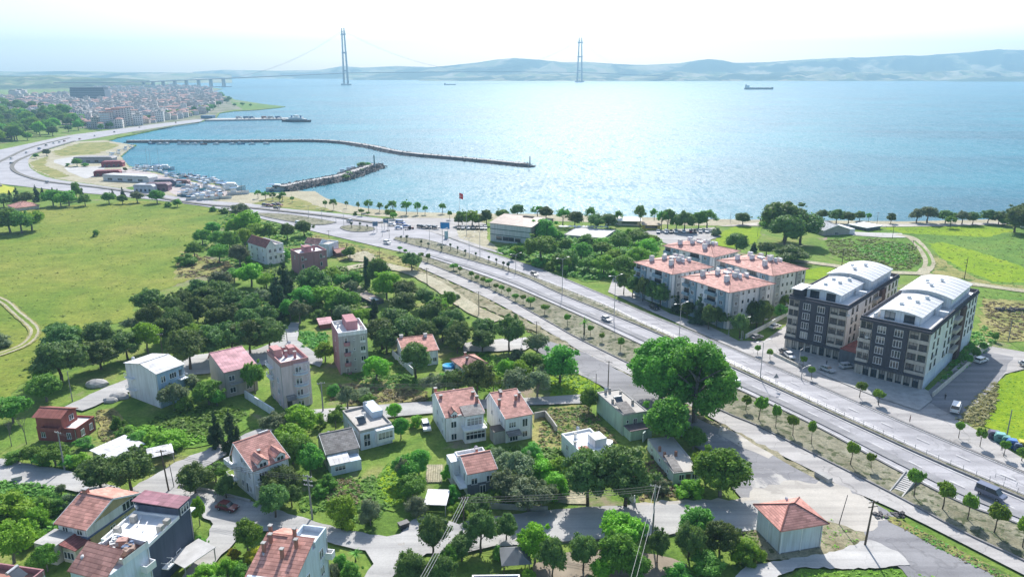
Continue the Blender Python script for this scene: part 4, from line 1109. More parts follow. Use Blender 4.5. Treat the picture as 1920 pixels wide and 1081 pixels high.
class House:
    def __init__(s, name, label, cat, near, left, right, base=None, h=None, group=None, wallm=None):
        """near/left/right: photo pixels of the three eave or parapet corners; base: the foot below the near one (or a height h)"""
        if base is not None:
            b = G(*base)
            s.h = top_z(b, near[1])
            if h: s.h = h
        else:
            s.h = h
        B = G(near[0], near[1], s.h); L = G(left[0], left[1], s.h); Rr = G(right[0], right[1], s.h)
        ex, ey = Rr - B, L - B
        s.W, s.D = ex.length, ey.length
        a1 = math.atan2(ex.y, ex.x); a2 = math.atan2(ey.y, ey.x) - math.pi / 2
        d = (a2 - a1 + math.pi) % (2 * math.pi) - math.pi
        wx = s.W ** 1.0; wy = s.D ** 1.0
        s.a = a1 + d * wy / (wx + wy)
        s.B = Vector((B.x, B.y, 0))
        s.m = wallm
        s.t = thing(name, label, cat, s.B, s.a, group)
        print('HOUSE %-60s W%.1f D%.1f h%.1f skew%.0f' % (label[:60], s.W, s.D, s.h, math.degrees(d)))
    def box(s, name, x0, x1, y0, y1, z0, z1, mat=None, parent=None):
        return MB().box(x0, x1, y0, y1, z0, z1).build(name, mat or s.m, parent or s.t)
    def body(s, mat=None, z1=None, **k):
        s.wall = s.box('wall', 0, s.W, 0, s.D, -.4, z1 or s.h, mat)
        if s.h > 3.4:
            for x, y in ((-.07, .25), (s.W - .3, -.07)): MB().tube((x, y, 0), (x, y, s.h - .3), .06, n=5).build('downpipe', steel, s.t)
            if s.h < 14: inst('satellite_dish', DISH, s.t, (s.W * rh.uniform(.2, .8), s.D * .9, s.h + .3), rh.uniform(-.5, .5))
        return s.wall
    def flat(s, x0=0, x1=None, y0=0, y1=None, z=None, ph=.8, t=.22, pm=None, fm=None):
        x1 = s.W if x1 is None else x1; y1 = s.D if y1 is None else y1; z = s.h if z is None else z
        top = z; z -= ph
        for v in s.wall.data.vertices:
            if abs(v.co.z - s.h) < .01 and abs(top - s.h) < .01: v.co.z = z - .09
        r = s.box('roof', x0 + t + .003, x1 - t - .003, y0 + t + .003, y1 - t - .003, z - .1, z + .06, fm or roofcon)
        m = MB()
        m.box(x0 - .03, x1 + .03, y0 - .03, y0 + t, z - .095, z + ph); m.box(x0 - .03, x1 + .03, y1 - t, y1 + .03, z - .095, z + ph)
        m.box(x0 - .03, x0 + t, y0 + t, y1 - t, z - .095, z + ph); m.box(x1 - t, x1 + .03, y0 + t, y1 - t, z - .095, z + ph)
        m.build('parapet', pm or s.m, r)
        return r
    def gable(s, axis='x', ridge=.5, rise=2, over=.5, mat=None, x0=0, x1=None, y0=0, y1=None, z=None, wm=None, t=.16, fascia=True):
        x1 = s.W if x1 is None else x1; y1 = s.D if y1 is None else y1; z = s.h if z is None else z
        mat = mat or tile_red
        if axis == 'x':
            yr = y0 + (y1 - y0) * ridge
            k0 = rise / max(.2, yr - y0); k1 = rise / max(.2, y1 - yr)
            mb = MB()
            mb.slab([(x0 - over, y0 - over, z - over * k0 + t), (x1 + over, y0 - over, z - over * k0 + t), (x1 + over, yr, z + rise + t), (x0 - over, yr, z + rise + t)], t)
            mb.slab([(x1 + over, y1 + over, z - over * k1 + t), (x0 - over, y1 + over, z - over * k1 + t), (x0 - over, yr + .01, z + rise + t), (x1 + over, yr + .01, z + rise + t)], t)
            mb.box(x0 - over, x1 + over, yr - .14, yr + .14, z + rise + t - .05, z + rise + t + .1)
            r = mb.build('roof', mat, s.t)
            g = MB()
            pr = [(y0, z), (y1, z), (yr, z + rise)]
            vs = [(x, y, zz) for x in (x0 + .002, x1 - .002) for y, zz in pr]
            g.add(vs, [(0, 2, 1), (3, 4, 5)]).build('gable_wall', wm or s.m, s.t)
            if fascia:
                for xx in (x0 - over - .03, x1 + over - .03):
                    f = MB()
                    for q0, q1 in (((y0 - over, z - over * k0), (yr, z + rise)), ((yr, z + rise), (y1 + over, z - over * k1))):
                        vs = [(xx + dx, q[0], q[1] + dz) for q in (q0, q1) for dx in (0, .07) for dz in (-.12, t + .06)]
                        f.add(vs, [(0, 1, 3, 2), (4, 6, 7, 5), (0, 4, 5, 1), (2, 3, 7, 6), (0, 2, 6, 4), (1, 5, 7, 3)])
                    f.build('fascia', white, r)
        else:
            xr = x0 + (x1 - x0) * ridge
            k0 = rise / max(.2, xr - x0); k1 = rise / max(.2, x1 - xr)
            mb = MB()
            mb.slab([(x0 - over, y1 + over, z - over * k0 + t), (x0 - over, y0 - over, z - over * k0 + t), (xr, y0 - over, z + rise + t), (xr, y1 + over, z + rise + t)], t)
            mb.slab([(x1 + over, y0 - over, z - over * k1 + t), (x1 + over, y1 + over, z - over * k1 + t), (xr + .01, y1 + over, z + rise + t), (xr + .01, y0 - over, z + rise + t)], t)
            mb.box(xr - .14, xr + .14, y0 - over, y1 + over, z + rise + t - .05, z + rise + t + .1)
            r = mb.build('roof', mat, s.t)
            g = MB()
            pr = [(x0, z), (x1, z), (xr, z + rise)]
            vs = [(x, y, zz) for y in (y0 + .002, y1 - .002) for x, zz in pr]
            g.add(vs, [(0, 1, 2), (3, 5, 4)]).build('gable_wall', wm or s.m, s.t)
            if fascia:
                for yy in (y0 - over - .03, y1 + over - .03):
                    f = MB()
                    for q0, q1 in (((x0 - over, z - over * k0), (xr, z + rise)), ((xr, z + rise), (x1 + over, z - over * k1))):
                        vs = [(q[0], yy + dy, q[1] + dz) for q in (q0, q1) for dy in (0, .07) for dz in (-.12, t + .06)]
                        f.add(vs, [(0, 1, 3, 2), (4, 6, 7, 5), (0, 4, 5, 1), (2, 3, 7, 6), (0, 2, 6, 4), (1, 5, 7, 3)])
                    f.build('fascia', white, r)
        s.roof = r
        return r
    def hip(s, rise=1.8, over=.6, mat=None, x0=0, x1=None, y0=0, y1=None, z=None, ridge_len=None, t=.14):
        x1 = s.W if x1 is None else x1; y1 = s.D if y1 is None else y1; z = s.h if z is None else z
        X0, X1, Y0, Y1 = x0 - over, x1 + over, y0 - over, y1 + over
        w, d = X1 - X0, Y1 - Y0
        z0, z1 = z + .05, z + rise
        a = [(X0, Y0, z0), (X1, Y0, z0), (X1, Y1, z0), (X0, Y1, z0)]
        if w >= d: k = d / 2 * .98; e, f = (X0 + k, (Y0 + Y1) / 2, z1), (X1 - k, (Y0 + Y1) / 2, z1); qs = [[a[0], a[1], f, e], [a[1], a[2], f], [a[2], a[3], e, f], [a[3], a[0], e]]
        else: k = w / 2 * .98; e, f = ((X0 + X1) / 2, Y0 + k, z1), ((X0 + X1) / 2, Y1 - k, z1); qs = [[a[0], a[1], e], [a[1], a[2], f, e], [a[2], a[3], f], [a[3], a[0], e, f]]
        mb = MB()
        for q in qs:
            q = [Vector(p) for p in q]
            u = (q[1] - q[0]).normalized(); n_ = u.cross(q[2] - q[0]).normalized(); v = n_.cross(u)
            mb.face(q, [((p - q[0]).dot(u), (p - q[0]).dot(v)) for p in q])
        mb.face([(p[0], p[1], p[2] - .12) for p in a][::-1])
        for i in range(4):
            p, q = a[i], a[(i + 1) % 4]
            mb.face([(p[0], p[1], p[2] - .12), (q[0], q[1], q[2] - .12), q, p])
        r = mb.build('roof', mat or tile_red, s.t)
        hb = MB()
        for p, q in ((a[0], e), (a[3], e), (a[1], f if w >= d else e), (a[2], f), (e, f)):
            hb.tube((p[0], p[1], p[2] + .02), (q[0], q[1], q[2] + .02), .13, .13, 5)
        hb.build('ridge_cap', mat or tile_red, r)
        s.roof = r
        return r
    def mono(s, x0, x1, y0, y1, z_near, z_far, axis='y', over=.35, mat=None, name='roof', t=.12):
        if axis == 'y': q = [(x0 - over, y0 - over, z_near), (x1 + over, y0 - over, z_near), (x1 + over, y1 + over, z_far), (x0 - over, y1 + over, z_far)]
        else: q = [(x0 - over, y1 + over, z_near), (x0 - over, y0 - over, z_near), (x1 + over, y0 - over, z_far), (x1 + over, y1 + over, z_far)]
        r = MB().slab(q, t).build(name, mat or tile_red, s.t)
        s.roof = r
        return r
    def chimney(s, x, y, z, h=1.2, w=.55, mat=None, parent=None, cap=True):
        c = s.box('chimney', x - w / 2, x + w / 2, y - w / 2, y + w / 2, z - .8, z + h, mat or s.m, parent or getattr(s, 'roof', s.t))
        if cap: MB().box(x - w / 2 - .1, x + w / 2 + .1, y - w / 2 - .1, y + w / 2 + .1, z + h + .003, z + h + .13).build('chimney_cap', concrete, c)
    def win(s, side, a, z, w=1.3, h=1.35, style='double', fm=None, off=0.0, name='window'):
        f, p = win_meshes(w, h, style, fm or frame_w)
        if side == 'R': loc, rz = (a, -off, z), 0
        elif side == 'L': loc, rz = (-off, a, z), -math.pi / 2
        elif side == 'B': loc, rz = (a, s.D + off, z), math.pi
        else: loc, rz = (s.W + off, a, z), math.pi / 2
        o = inst(name, f, s.t, loc, rz)
        inst('pane', p, o)
        if name == 'window' and w < 2 and rh.random() < .10: inst('air_conditioner', ACU, s.t, Vector(loc) + Matrix.Rotation(rz, 3, 'Z') @ Vector((w / 2 + .75, -.03, .1)), rz)
        return o
    def wins(s, side, fr, zs, w=1.3, h=1.35, style='double', fm=None, off=0.0):
        L = s.W if side in 'RB' else s.D
        for z in zs:
            for a in fr: s.win(side, a * L, z, w, h, style, fm, off)
    def balcony(s, side, a0, a1, z, d=1.2, slabm=None, railm=None, rail_h=1.0, solid=False):
        def bx(mb, u0, u1, d0, d1, z0, z1):
            if side == 'R': mb.box(u0, u1, -d1, -d0, z0, z1)
            else: mb.box(-d1, -d0, u0, u1, z0, z1)
            return mb
        b = bx(MB(), a0, a1, -.02, d, z - .18, z).build('balcony', slabm or white, s.t)
        m = MB()
        if solid:
            bx(m, a0, a1, d - .12, d - .003, z + .003, z + rail_h); bx(m, a0, a0 + .12, 0, d - .125, z + .003, z + rail_h); bx(m, a1 - .12, a1, 0, d - .125, z + .003, z + rail_h)
        else:
            bx(m, a0, a1, d - .09, d - .03, z + rail_h - .07, z + rail_h)
            n = max(2, int((a1 - a0) / .45))
            for k in range(n + 1):
                u = a0 + .03 + (a1 - a0 - .06) * k / n
                bx(m, u - .03, u + .03, d - .09, d - .03, z + .003, z + rail_h - .07)
            for u in (a0, a1 - .06): bx(m, u, u + .06, 0, d - .095, z + rail_h - .07, z + rail_h)
        m.build('railing', railm or slabm or white, b)
    def door(s, side, a, z=0, w=1.0, h=2.1, mat=None):
        L = MB()
        if side == 'R': L.box(a - w / 2, a + w / 2, -.06, .02, z, z + h)
        else: L.box(-.06, .02, a - w / 2, a + w / 2, z, z + h)
        d = L.build('door', mat or wood, s.t)
        k = MB()
        if side == 'R': k.box(a + w * .3, a + w * .3 + .08, -.12, -.06, z + 1, z + 1.12)
        else: k.box(-.12, -.06, a + w * .3, a + w * .3 + .08, z + 1, z + 1.12)
        k.build('handle', steel, d)
    def solar(s, x, y, z, parent=None, rz=0):
        t = MB().slab([(x - .9, y - .8, z + .15), (x + .9, y - .8, z + .15), (x + .9, y + .7, z + 1.1), (x - .9, y + .7, z + 1.1)], .1).build('solar_panel', glass, parent or s.roof)
        MB().tube((x - 1, y + .95, z + 1.2), (x + 1, y + .95, z + 1.2), .27, .27, 10).build('water_tank', steel, t)
w_white = wall('plaster_white', (0.80, 0.81, 0.82)); w_blue = wall('plaster_pale_blue', (0.40, 0.54, 0.66)); w_grey = wall('plaster_grey', (0.42, 0.40, 0.37))
w_pink = wall('plaster_pink', (0.69, 0.57, 0.57)); w_rose = wall('plaster_rose', (0.46, 0.23, 0.25)); w_brick = wall('raw_brick', (0.41, 0.21, 0.22)); w_red = wall('plaster_red', (0.33, 0.105, 0.085))
w_green = wall('plaster_mint', (0.40, 0.55, 0.43)); w_mint2 = wall('plaster_pale_mint', (0.52, 0.62, 0.58)); w_tan = wall('plaster_tan', (0.56, 0.46, 0.26)); w_navy = wall('cladding_navy', (0.085, 0.105, 0.15))
w_lblue = wall('plaster_ice_blue', (0.64, 0.72, 0.80)); w_cream = wall('plaster_cream', (0.66, 0.61, 0.52)); w_dgrey = wall('plaster_dark_grey', (0.14, 0.15, 0.17)); w_conc = wall('raw_concrete', (0.46, 0.45, 0.43))
tin_pink = tiles('pink_tin', (0.62, 0.33, 0.35), 1.0, 0.9, 0.5, True); tin_red = tiles('red_tin', (0.36, 0.17, 0.20), 1.0, 1.0, 0.5, True); tin_white = tiles('white_tin', (0.76, 0.76, 0.76), 1.0, 1.0, 0.3, True)
tin_brown = tiles('brown_corrugated', (0.24, 0.19, 0.16), 1.0, 0.6, 0.5, True); tile_grey = tiles('grey_tiles', (0.30, 0.28, 0.26), 0.5, 0.35)
pinkpar = wall('parapet_pink', (0.52, 0.28, 0.27)); terra = M('terrace_floor', (0.40, 0.20, 0.15), 0.9, 0.2)

# white gabled house, left
H = House('gabled_house', 'tall white windowless gabled house with a pale blue side and white metal roof', 'house', (293, 701), (229, 682), (347, 684), (299, 765), wallm=w_white)
H.body(); H.gable('x', .47, 1.3, .25, tin_white, fascia=False)
H.box('blue_front', .05, H.W - .05, -.06, -.002, 0, H.h - .1, w_blue)
H.wins('R', [.17, .24], [H.h - 2.6], .7, 1.6, 'single', None, .06); H.wins('R', [.48, .56, .64], [H.h - 2.4], .7, 1.4, 'single', None, .06)
H.wins('R', [.3, .7], [H.h - 6], 1.2, 1.5, 'double', None, .06)
H.balcony('R', H.W * .72, H.W, H.h - 3.1, 1.4); H.door('R', H.W * .86, H.h - 3.05, 1, 2.1)
H.balcony('L', H.D * .72, H.D * .98, H.h - 3.4, .9); H.balcony('L', H.D * .72, H.D * .98, H.h - 6.6, .9)
# grey house with pink metal roof
H = House('tin_roofed_house', 'grey rendered house under a ribbed pink metal roof', 'house', (421, 698), (391, 671), (480, 684), (432, 745), wallm=w_grey)
H.body(); H.gable('x', .82, 2.0, .3, tin_pink, fascia=False)
H.wins('R', [.2, .72], [H.h - 2.6, H.h - 5.8], 1.5, 1.4, 'double'); H.box('canopy', 1, H.W * .6, -1, -.01, H.h - 3.6, H.h - 3.45, concrete)
# pink tower
H = House('apartment_tower', 'pale pink four storey apartment tower with curved front balconies and a white roof terrace', 'apartment house', (526, 680), (483, 659), (581, 675), (531, 768), wallm=w_pink)
H.body(); H.flat(ph=1.1, fm=whiteroof, pm=pinkpar)
zs = [H.h - 3.2 - 3 * k for k in range(4)]
m = MB(); n = 12
prof = [(H.W * .42 + (H.W * .62) * k / n, -.7 * math.sin(math.pi * k / n) ** .6 if 0 < k < n else 0.1) for k in range(n + 1)]
prof = [(min(x, H.W + .3), y) for x, y in prof]
m.prism(prof, -.3, H.h - .95)
m.build('curved_bay', w_pink, H.t)
for z in zs[:3]:
    m = MB(); m.prism([(H.W * .40, 0)] + [(H.W * .40 + H.W * .55 * k / n, -.2 - 1.5 * math.sin(math.pi * k / n) ** .5) for k in range(n + 1)] + [(H.W * .95, 0)], z - .5, z - .32)
    b = m.build('balcony', w_lblue, H.t)
    m = MB()
    for k in range(n):
        p0 = (H.W * .40 + H.W * .55 * k / n, -.15 - 1.5 * math.sin(math.pi * k / n) ** .5); p1 = (H.W * .40 + H.W * .55 * (k + 1) / n, -.15 - 1.5 * math.sin(math.pi * (k + 1) / n) ** .5)
        m.tube((*p0, z + .45), (*p1, z + .45), .05, n=4); m.tube((*p0, z - .3), (*p0, z + .45), .04, n=4)
    m.build('railing', white, b)
H.wins('R', [.52, .64], zs, .75, 1.6, 'single', None, .66); H.wins('R', [.84], zs, .7, 1.6, 'single', None, .55); H.wins('R', [.91], zs, .7, 1.6, 'single', None, .42)
H.wins('L', [.3, .75], zs[1:], 1.2, 1.3); H.balcony('L', H.D * .6, H.D * .95, H.h - 3.6, .9); H.balcony('L', H.D * .6, H.D * .95, H.h - 6.6, .9)
H.box('stair_head', H.W * .05, H.W * .34, H.D * .55, H.D * .9, H.h - 1.0, H.h + 1.2, pinkpar); H.box('stair_head', H.W * .62, H.W * .85, H.D * .6, H.D * .85, H.h - 1.0, H.h + .8, pinkpar)
for x, y in ((.45, .5), (.7, .35), (.5, .75)): H.chimney(H.W * x, H.D * y, H.h - .9, 1.6, .6, w_brick, H.t)
H.mono(H.W * .1, H.W * .38, -1.6, -.1, 2.8, 3.6, 'y', .1, tile_grey, 'porch_roof'); H.door('R', H.W * .2, 0, 1.2, 2.2, darkmetal)
# grey tower with rose side wall
H = House('apartment_tower', 'slim apartment tower with grey front, rose red side wall and small red balconies', 'apartment house', (634, 624), (620, 602), (688, 617.5), (637, 702), wallm=w_conc)
H.body(); H.flat(ph=1.0, fm=whiteroof, pm=w_white)
H.box('side_wall', -.08, -.002, 0.05, H.D, 0, H.h - .05, w_rose)
H.box('stair_head', H.W * .38, H.W * .78, H.D * .35, H.D * .98, H.h - .95, H.h + 1.6, w_rose)
for k in range(4):
    z = H.h - 3.6 - 2.95 * k
    H.balcony('R', H.W * .17, H.W * .37, z, .9, w_rose, w_rose, .8, True)
    H.win('R', H.W * .25, z + .05, .9, 2.0, 'single'); H.win('R', H.W * .53, z + 1.1, .5, .6, 'single'); H.win('R', H.W * .83, z + .7, 1.3, 1.3, 'double')
    H.box('sill_panel', H.W * .74, H.W * .93, -.05, -.002, z + .0, z + .58, w_white)
H.wins('L', [.5], [H.h - 4, H.h - 7], .8, 1.2, 'single')
for x, y in ((.15, .7), (.85, .2)): H.chimney(H.W * x, H.D * y, H.h - .8, 1.0, .6, w_white, H.t)
# white gable house with tile roof behind round pine
H = House('tiled_house', 'low white house with an orange tile roof half hidden behind a round pine', 'house', (757, 663), (748, 640), (820, 654), (759, 690), wallm=w_white)
H.body(); H.gable('x', .75, 1.8, .3, tile_or); H.chimney(H.W * .1, H.D * .8, H.h + 1.4, 1.2, .9); H.chimney(H.W * .8, H.D * .7, H.h + 1.4, 1.2, .9)
H.wins('R', [.75, .9], [1.0], 1.1, 1.2); H.wins('L', [.4], [1.2], .9, 1.0)
# bungalow red hip
H = House('bungalow', 'small white bungalow with a bright red hipped roof beside a blue pool', 'house', (870, 690), (849, 673), (911, 680), (870, 703), wallm=w_white)
H.body(); H.hip(1.9, .4, tile_red); H.chimney(H.W * .3, H.D * .3, H.h + .9, 1.0, .5, terra); H.chimney(H.W * .5, H.D * .8, H.h + .9, 1.0, .5, terra); H.wins('L', [.3, .7], [.9], 1.0, 1.1)
# the pair of white tiled houses
H = House('tiled_house', 'white house with glazed two level bay and red tile roof, left of pair', 'house', (836, 783), (812.5, 741), (906, 771), (835, 828), wallm=w_white)
H.body(); H.gable('x', .72, 2.1, .25, tile_pk)
zf = H.h
H.box('glazed_bay', H.W * .42, H.W * .98, -2.2, -.002, -.3, zf - 2.8, w_white)
for z in (0.9, 3.9): 
    if z + 2 < zf - 2.6: H.win('R', H.W * .70, z, H.W * .5, 1.9, 'band', None, 2.2)
H.win('R', H.W * .70, zf - 5.2, H.W * .5, 2.0, 'band', None, 2.2)
bb = H.box('terrace', H.W * .38, H.W * 1.0, -2.6, -.002, zf - 2.78, zf - 2.6, white)
H.balcony('R', H.W * .38, H.W, zf - 2.59, 2.55, white, white, .8)
H.box('attic_room', H.W * .48, H.W * .95, -1.0, 2.2, zf - 2.55, zf + .2, w_white); H.win('R', H.W * .72, zf - 2.2, H.W * .4, 1.7, 'band', None, 1.0)
H.mono(H.W * .46, H.W * .97, -1.2, 2.6, zf + .3, zf + 1.0, 'y', .15, tile_grey, 'attic_roof')
d_ = H.box('dormer', H.W * .14, H.W * .30, -.05, 1.6, zf - .7, zf + .8, w_white); H.win('R', H.W * .22, zf - .3, .9, .9, 'double', None, .05)
H.gable('y', .5, .7, .15, tile_pk, H.W * .13, H.W * .31, -.2, 2.0, zf + .8, fascia=False)
H.wins('R', [.2], [zf - 2.6, zf - 5.6], 1.3, 1.5, 'double')
for x, y in ((.06, .9), (.08, .55), (.93, .5), (.95, .3)): H.chimney(H.W * x, H.D * y, H.h + 1.2, 1.2, .6, terra)
H.wins('L', [.25, .6], [zf - 2.4, zf - 5.4], .8, 1.1, 'single')
H = House('tiled_house', 'white house with plain front and red tile roof, right of the pair', 'house', (948, 785), (914, 746), (997.5, 775), (948, 830), wallm=w_white)
H.body(); H.gable('x', .8, 2.2, .2, tile_pk)
zf = H.h
H.wins('R', [.25], [zf - 2.3], 1.7, 1.3, 'triple'); H.wins('R', [.72], [zf - 2.6], 1.3, 1.9, 'double'); H.wins('R', [.72], [.8], 1.2, 1.4); H.win('R', H.W * .3, 0.3, 2.0, 2.0, 'triple')
H.mono(H.W * .02, H.W * .5, -1.7, -.1, zf - 3.6, zf - 3.0, 'y', .1, tile_grey, 'porch_roof')
H.box('lean_to', -2.6, -.003, .3, 3.2, -.3, 3.0, w_grey); H.box('lean_to_roof', -2.7, -.003, .2, 3.3, 3.003, 3.15, tin_brown)
for x, y in ((.35, .72), (.38, .8), (.72, .45), (.93, .55), (.06, .4)): H.chimney(H.W * x, H.D * y, H.h + 1.1, 1.5, .5, terra)
H.wins('L', [.3, .7], [zf - 2.4], .7, 1.0, 'single')
# mint green house
H = House('flat_roofed_house', 'mint green house with a flat grey concrete roof under the giant tree', 'house', (1169, 777), (1117, 735), (1215, 770.5), (1171, 816), wallm=w_green)
H.body(); H.flat(ph=.25, fm=roofcon, pm=concrete)
for x, y in ((.12, .5), (.75, .75), (.3, .93), (.5, .95), (.8, .35)): H.chimney(H.W * x, H.D * y, H.h - .1, 1.0, .5, w_grey, H.t, False)
H.roof = H.t; H.solar(H.W * .35, H.D * .45, H.h - .1); H.mono(H.W * .05, H.W * .5, .2, 4.5, H.h + .1, H.h + .9, 'y', .1, tile_grey, 'lean_roof')
H.wins('R', [.18, .82], [H.h - 2.2], .6, .7, 'single'); H.wins('R', [.5], [H.h - 2.7], 1.0, 1.3)
H.box('porch', .3, H.W - .3, -3, -.003, -.3, 2.4, w_green); H.box('porch_roof', .1, H.W, -3.2, -.003, 2.403, 2.55, M('porch_tin', (0.16, 0.12, 0.13), .8))
# white modern house
H = House('flat_roofed_house', 'bright white modern house with a flat white roof behind the big dark pines', 'house', (1091, 849), (1061.5, 811), (1141, 833), (1092, 886), wallm=w_white)
H.body(); H.flat(ph=.5, fm=whiteroof, pm=white)
H.box('stair_head', H.W * .55, H.W * .95, H.D * .15, H.D * .5, H.h - .5, H.h + 1.5, w_white); H.box('terrace', H.W * .02, H.W * .4, .4, H.D * .35, H.h - .43, H.h - .36, terra)
H.chimney(H.W * .3, H.D * .75, H.h - .3, 1.0, .5, None, H.t); H.chimney(H.W * .05, H.D * .4, H.h - .3, 1.0, .5, None, H.t)
m = MB().prism([(H.W + 1.8 * math.sin(math.pi * k / 8), H.D * (.1 + .35 * k / 8)) for k in range(9)], H.h - 3.2, H.h - .1); m.build('curved_balcony', white, H.t)
H.wins('L', [.3, .7], [H.h - 2.5], 1.0, 1.2); H.wins('R', [.3, .7], [H.h - 2.6], 1.4, 1.4)
# long low house right of the plot
H = House('long_bungalow', 'long low pale mint bungalow with a flat weathered concrete roof', 'house', (1263, 886), (1209.5, 822), (1316, 884), (1265, 908), wallm=w_mint2)
H.body(); H.flat(ph=.2, fm=roofcon, pm=concrete); H.mono(.2, H.W * .35, .3, H.D * .38, H.h + .1, H.h + .9, 'y', .05, tile_grey, 'lean_roof')
for x, y in ((.1, .62), (.12, .45), (.55, .45)): H.chimney(H.W * x, H.D * y, H.h - .1, 1.1, .5, terra, H.t, False)
H.wins('R', [.3, .78], [.9], 1.1, 1.3, 'double'); H.door('R', H.W * .55); H.wins('L', [.2, .5, .8], [1.1], .8, .8, 'single')
# transformer building
panel = tiles('wall_panels', (0.60, 0.62, 0.62), 9, 0.9, 0.3, True)
H = House('transformer_house', 'windowless white panel building with a red hipped tile roof beside the wide junction', 'building', (1466, 991), (1421, 948), (1545, 979), (1465, 1041), wallm=wall('panel_white', (0.62, 0.67, 0.70)))
H.body(); H.hip(2.1, .7, tiles('bright_red_tiles', (0.66, 0.32, 0.26), 0.45, 0.5, 1.0))
m = MB()
for x in (.02, .5, .97): m.box(H.W * x - .08, H.W * x + .08, -.06, -.002, 0, H.h - .1)
for y in (.5, .97): m.box(-.06, -.002, H.D * y - .08, H.D * y + .08, 0, H.h - .1)
m.build('wall_ribs', white, H.t)
H.box('plinth', -.05, H.W + .05, -.05, H.D + .05, -.3, .5, M('plinth_grey', (0.22, 0.22, 0.22), .9))
H.box('eave_board', -.62, H.W + .62, -.62, H.D + .62, H.h - .17, H.h - .08, white)
# white tiled house with dormers, lower left
H = House('dormered_house', 'white house with red tile roof, dormers and corner balconies by the junction', 'house', (475, 882), (430, 851), (542, 859), (481, 939), wallm=w_white)
H.body(); H.gable('x', .80, 2.9, .3, tile_pk)
zf = H.h
for x in (.28, .78):
    H.box('dormer', H.W * x - 1.1, H.W * x + 1.1, .05, 2.6, zf - .4, zf + 1.1, w_white); H.win('R', H.W * x, zf - .1, 1.5, 1.1, 'double', None, -.05)
    H.gable('y', .5, .8, .2, tile_pk, H.W * x - 1.1, H.W * x + 1.1, -.1, 3.2, zf + 1.1, fascia=False)
H.wins('L', [.2, .55], [zf - 2.4, zf - 5.4], 1.0, 1.3, 'double'); H.wins('L', [.35], [.7], .9, 2.0, 'single'); H.win('L', H.D * .5, zf - .1, .9, 1.2, 'double')
H.balcony('R', .2, H.W * .5, zf - 3.0, 1.3); H.balcony('R', H.W * .55, H.W, zf - 3.0, 1.3); H.wins('R', [.25, .72], [zf - 2.9, zf - 5.8], 1.6, 2.0, 'triple')
H.balcony('L', H.D * .78, H.D * 1.15, zf - 2.2, 1.2, solid=True); H.balcony('L', H.D * .78, H.D * 1.1, zf - 5.0, 1.2)
H.solar(H.W * .85, H.D * .72, H.h + 1.9); H.chimney(H.W * .4, H.D * .35, H.h + 1.2, .8, .5, terra)
# grey roofed cottage and its flat roofed neighbour
H = House('cottage', 'low grey cottage with greyish roof and white metal lean to, beside flat roofed house', 'house', (612, 852), (598, 820), (672, 838), (615, 880), wallm=w_grey)
H.body(); H.gable('x', .7, 1.9, .2, tile_grey); H.mono(0, H.W * .62, -3.2, -.1, H.h - .9, H.h - .2, 'y', .05, tin_white, 'lean_to_roof'); H.box('lean_to', .1, H.W * .95, -3.0, -.003, -.3, H.h - 1.1, w_lblue)
H.win('R', H.W * .3, 1, 2.2, 1.0, 'band', None, 3.0)
H = House('flat_roofed_house', 'white two storey house with a flat screeded roof and glazed corner room', 'house', (675, 807), (641, 769), (735, 793), (676, 844), wallm=w_lblue)
H.body(); H.flat(ph=.55, fm=roofcon, pm=w_grey)
H.box('roof_room', H.W * .66, H.W, H.D * .45, H.D * .98, H.h - .5, H.h + 1.0, w_lblue); H.roof = H.t; H.solar(H.W * .25, H.D * .35, H.h - .4); H.chimney(H.W * .42, H.D * .5, H.h - .4, 1.4, .6, w_white, H.t)
H.box('glazed_room', H.W * .45, H.W * 1.0, -1.3, -.003, H.h - 3.4, H.h - .4, w_white); H.win('R', H.W * .72, H.h - 2.6, H.W * .46, 1.6, 'band', None, 1.3)
H.wins('R', [.2], [H.h - 2.7, .8], 1.5, 1.6, 'double'); H.wins('L', [.3, .65], [H.h - 2.5], .9, 1.1, 'single')
# white house with tile roof in the middle
H = House('tiled_house', 'white house with salmon tile roof and dark ground floor behind the street pines', 'house', (877, 889), (850, 851), (932, 880), (880, 931), wallm=w_white)
H.body(); H.gable('x', .62, 1.7, .2, tile_or, x0=H.W * .0, y1=H.D * .8)
H.flat(0, H.W, H.D * .8, H.D, H.h + .5, .7, .2, w_white)
H.box('ground_floor', -.1, H.W + .05, -.12, -.003, 0, 2.7, w_dgrey); H.wins('R', [.22, .75], [H.h - 2.3], 1.3, 1.3, 'double'); H.win('R', H.W * .5, .4, 1.2, 1.8, 'double', None, .12)
H.balcony('L', .2, H.D * .6, H.h - 2.9, 1.6, solid=False); H.wins('L', [.25, .6], [H.h - 2.5], .9, 1.8, 'single'); H.chimney(H.W * .6, H.D * .6, H.h + 1.5, .7, .4, terra); H.box('side_room', -1.8, -.003, H.D * .62, H.D, -.3, H.h + .2, w_white)
# red house with terrace
H = House('red_house', 'dark red house with stepped metal roofs and a white roof terrace', 'house', (142, 803), (62, 803), (184, 780), (141, 829), wallm=w_red)
H.body(); H.flat(ph=.5, fm=whiteroof, pm=w_red)
zf = H.h
H.box('upper_storey', 0.0, H.W * .8, H.D * .34, H.D * .98, zf - .5, zf + 2.4, w_red)
H.gable('y', .5, 1.0, .4, tiles('maroon_tin', (0.40, 0.145, 0.11), 1.2, 1.0, .4, True), 0, H.W * .8, H.D * .34, H.D, zf + 2.4, fascia=False)
H.wins('R', [.3, .75], [.9], 1.1, 1.5, 'double'); H.wins('L', [.2, .85], [.9], 1.0, 1.4); H.balcony('L', H.D * .35, H.D * .8, zf - .4, 1.2, w_red, w_red, .8, True); H.win('R', H.W * .5, zf + .6, 1.4, 1.2, 'double', None, -H.D * .34)
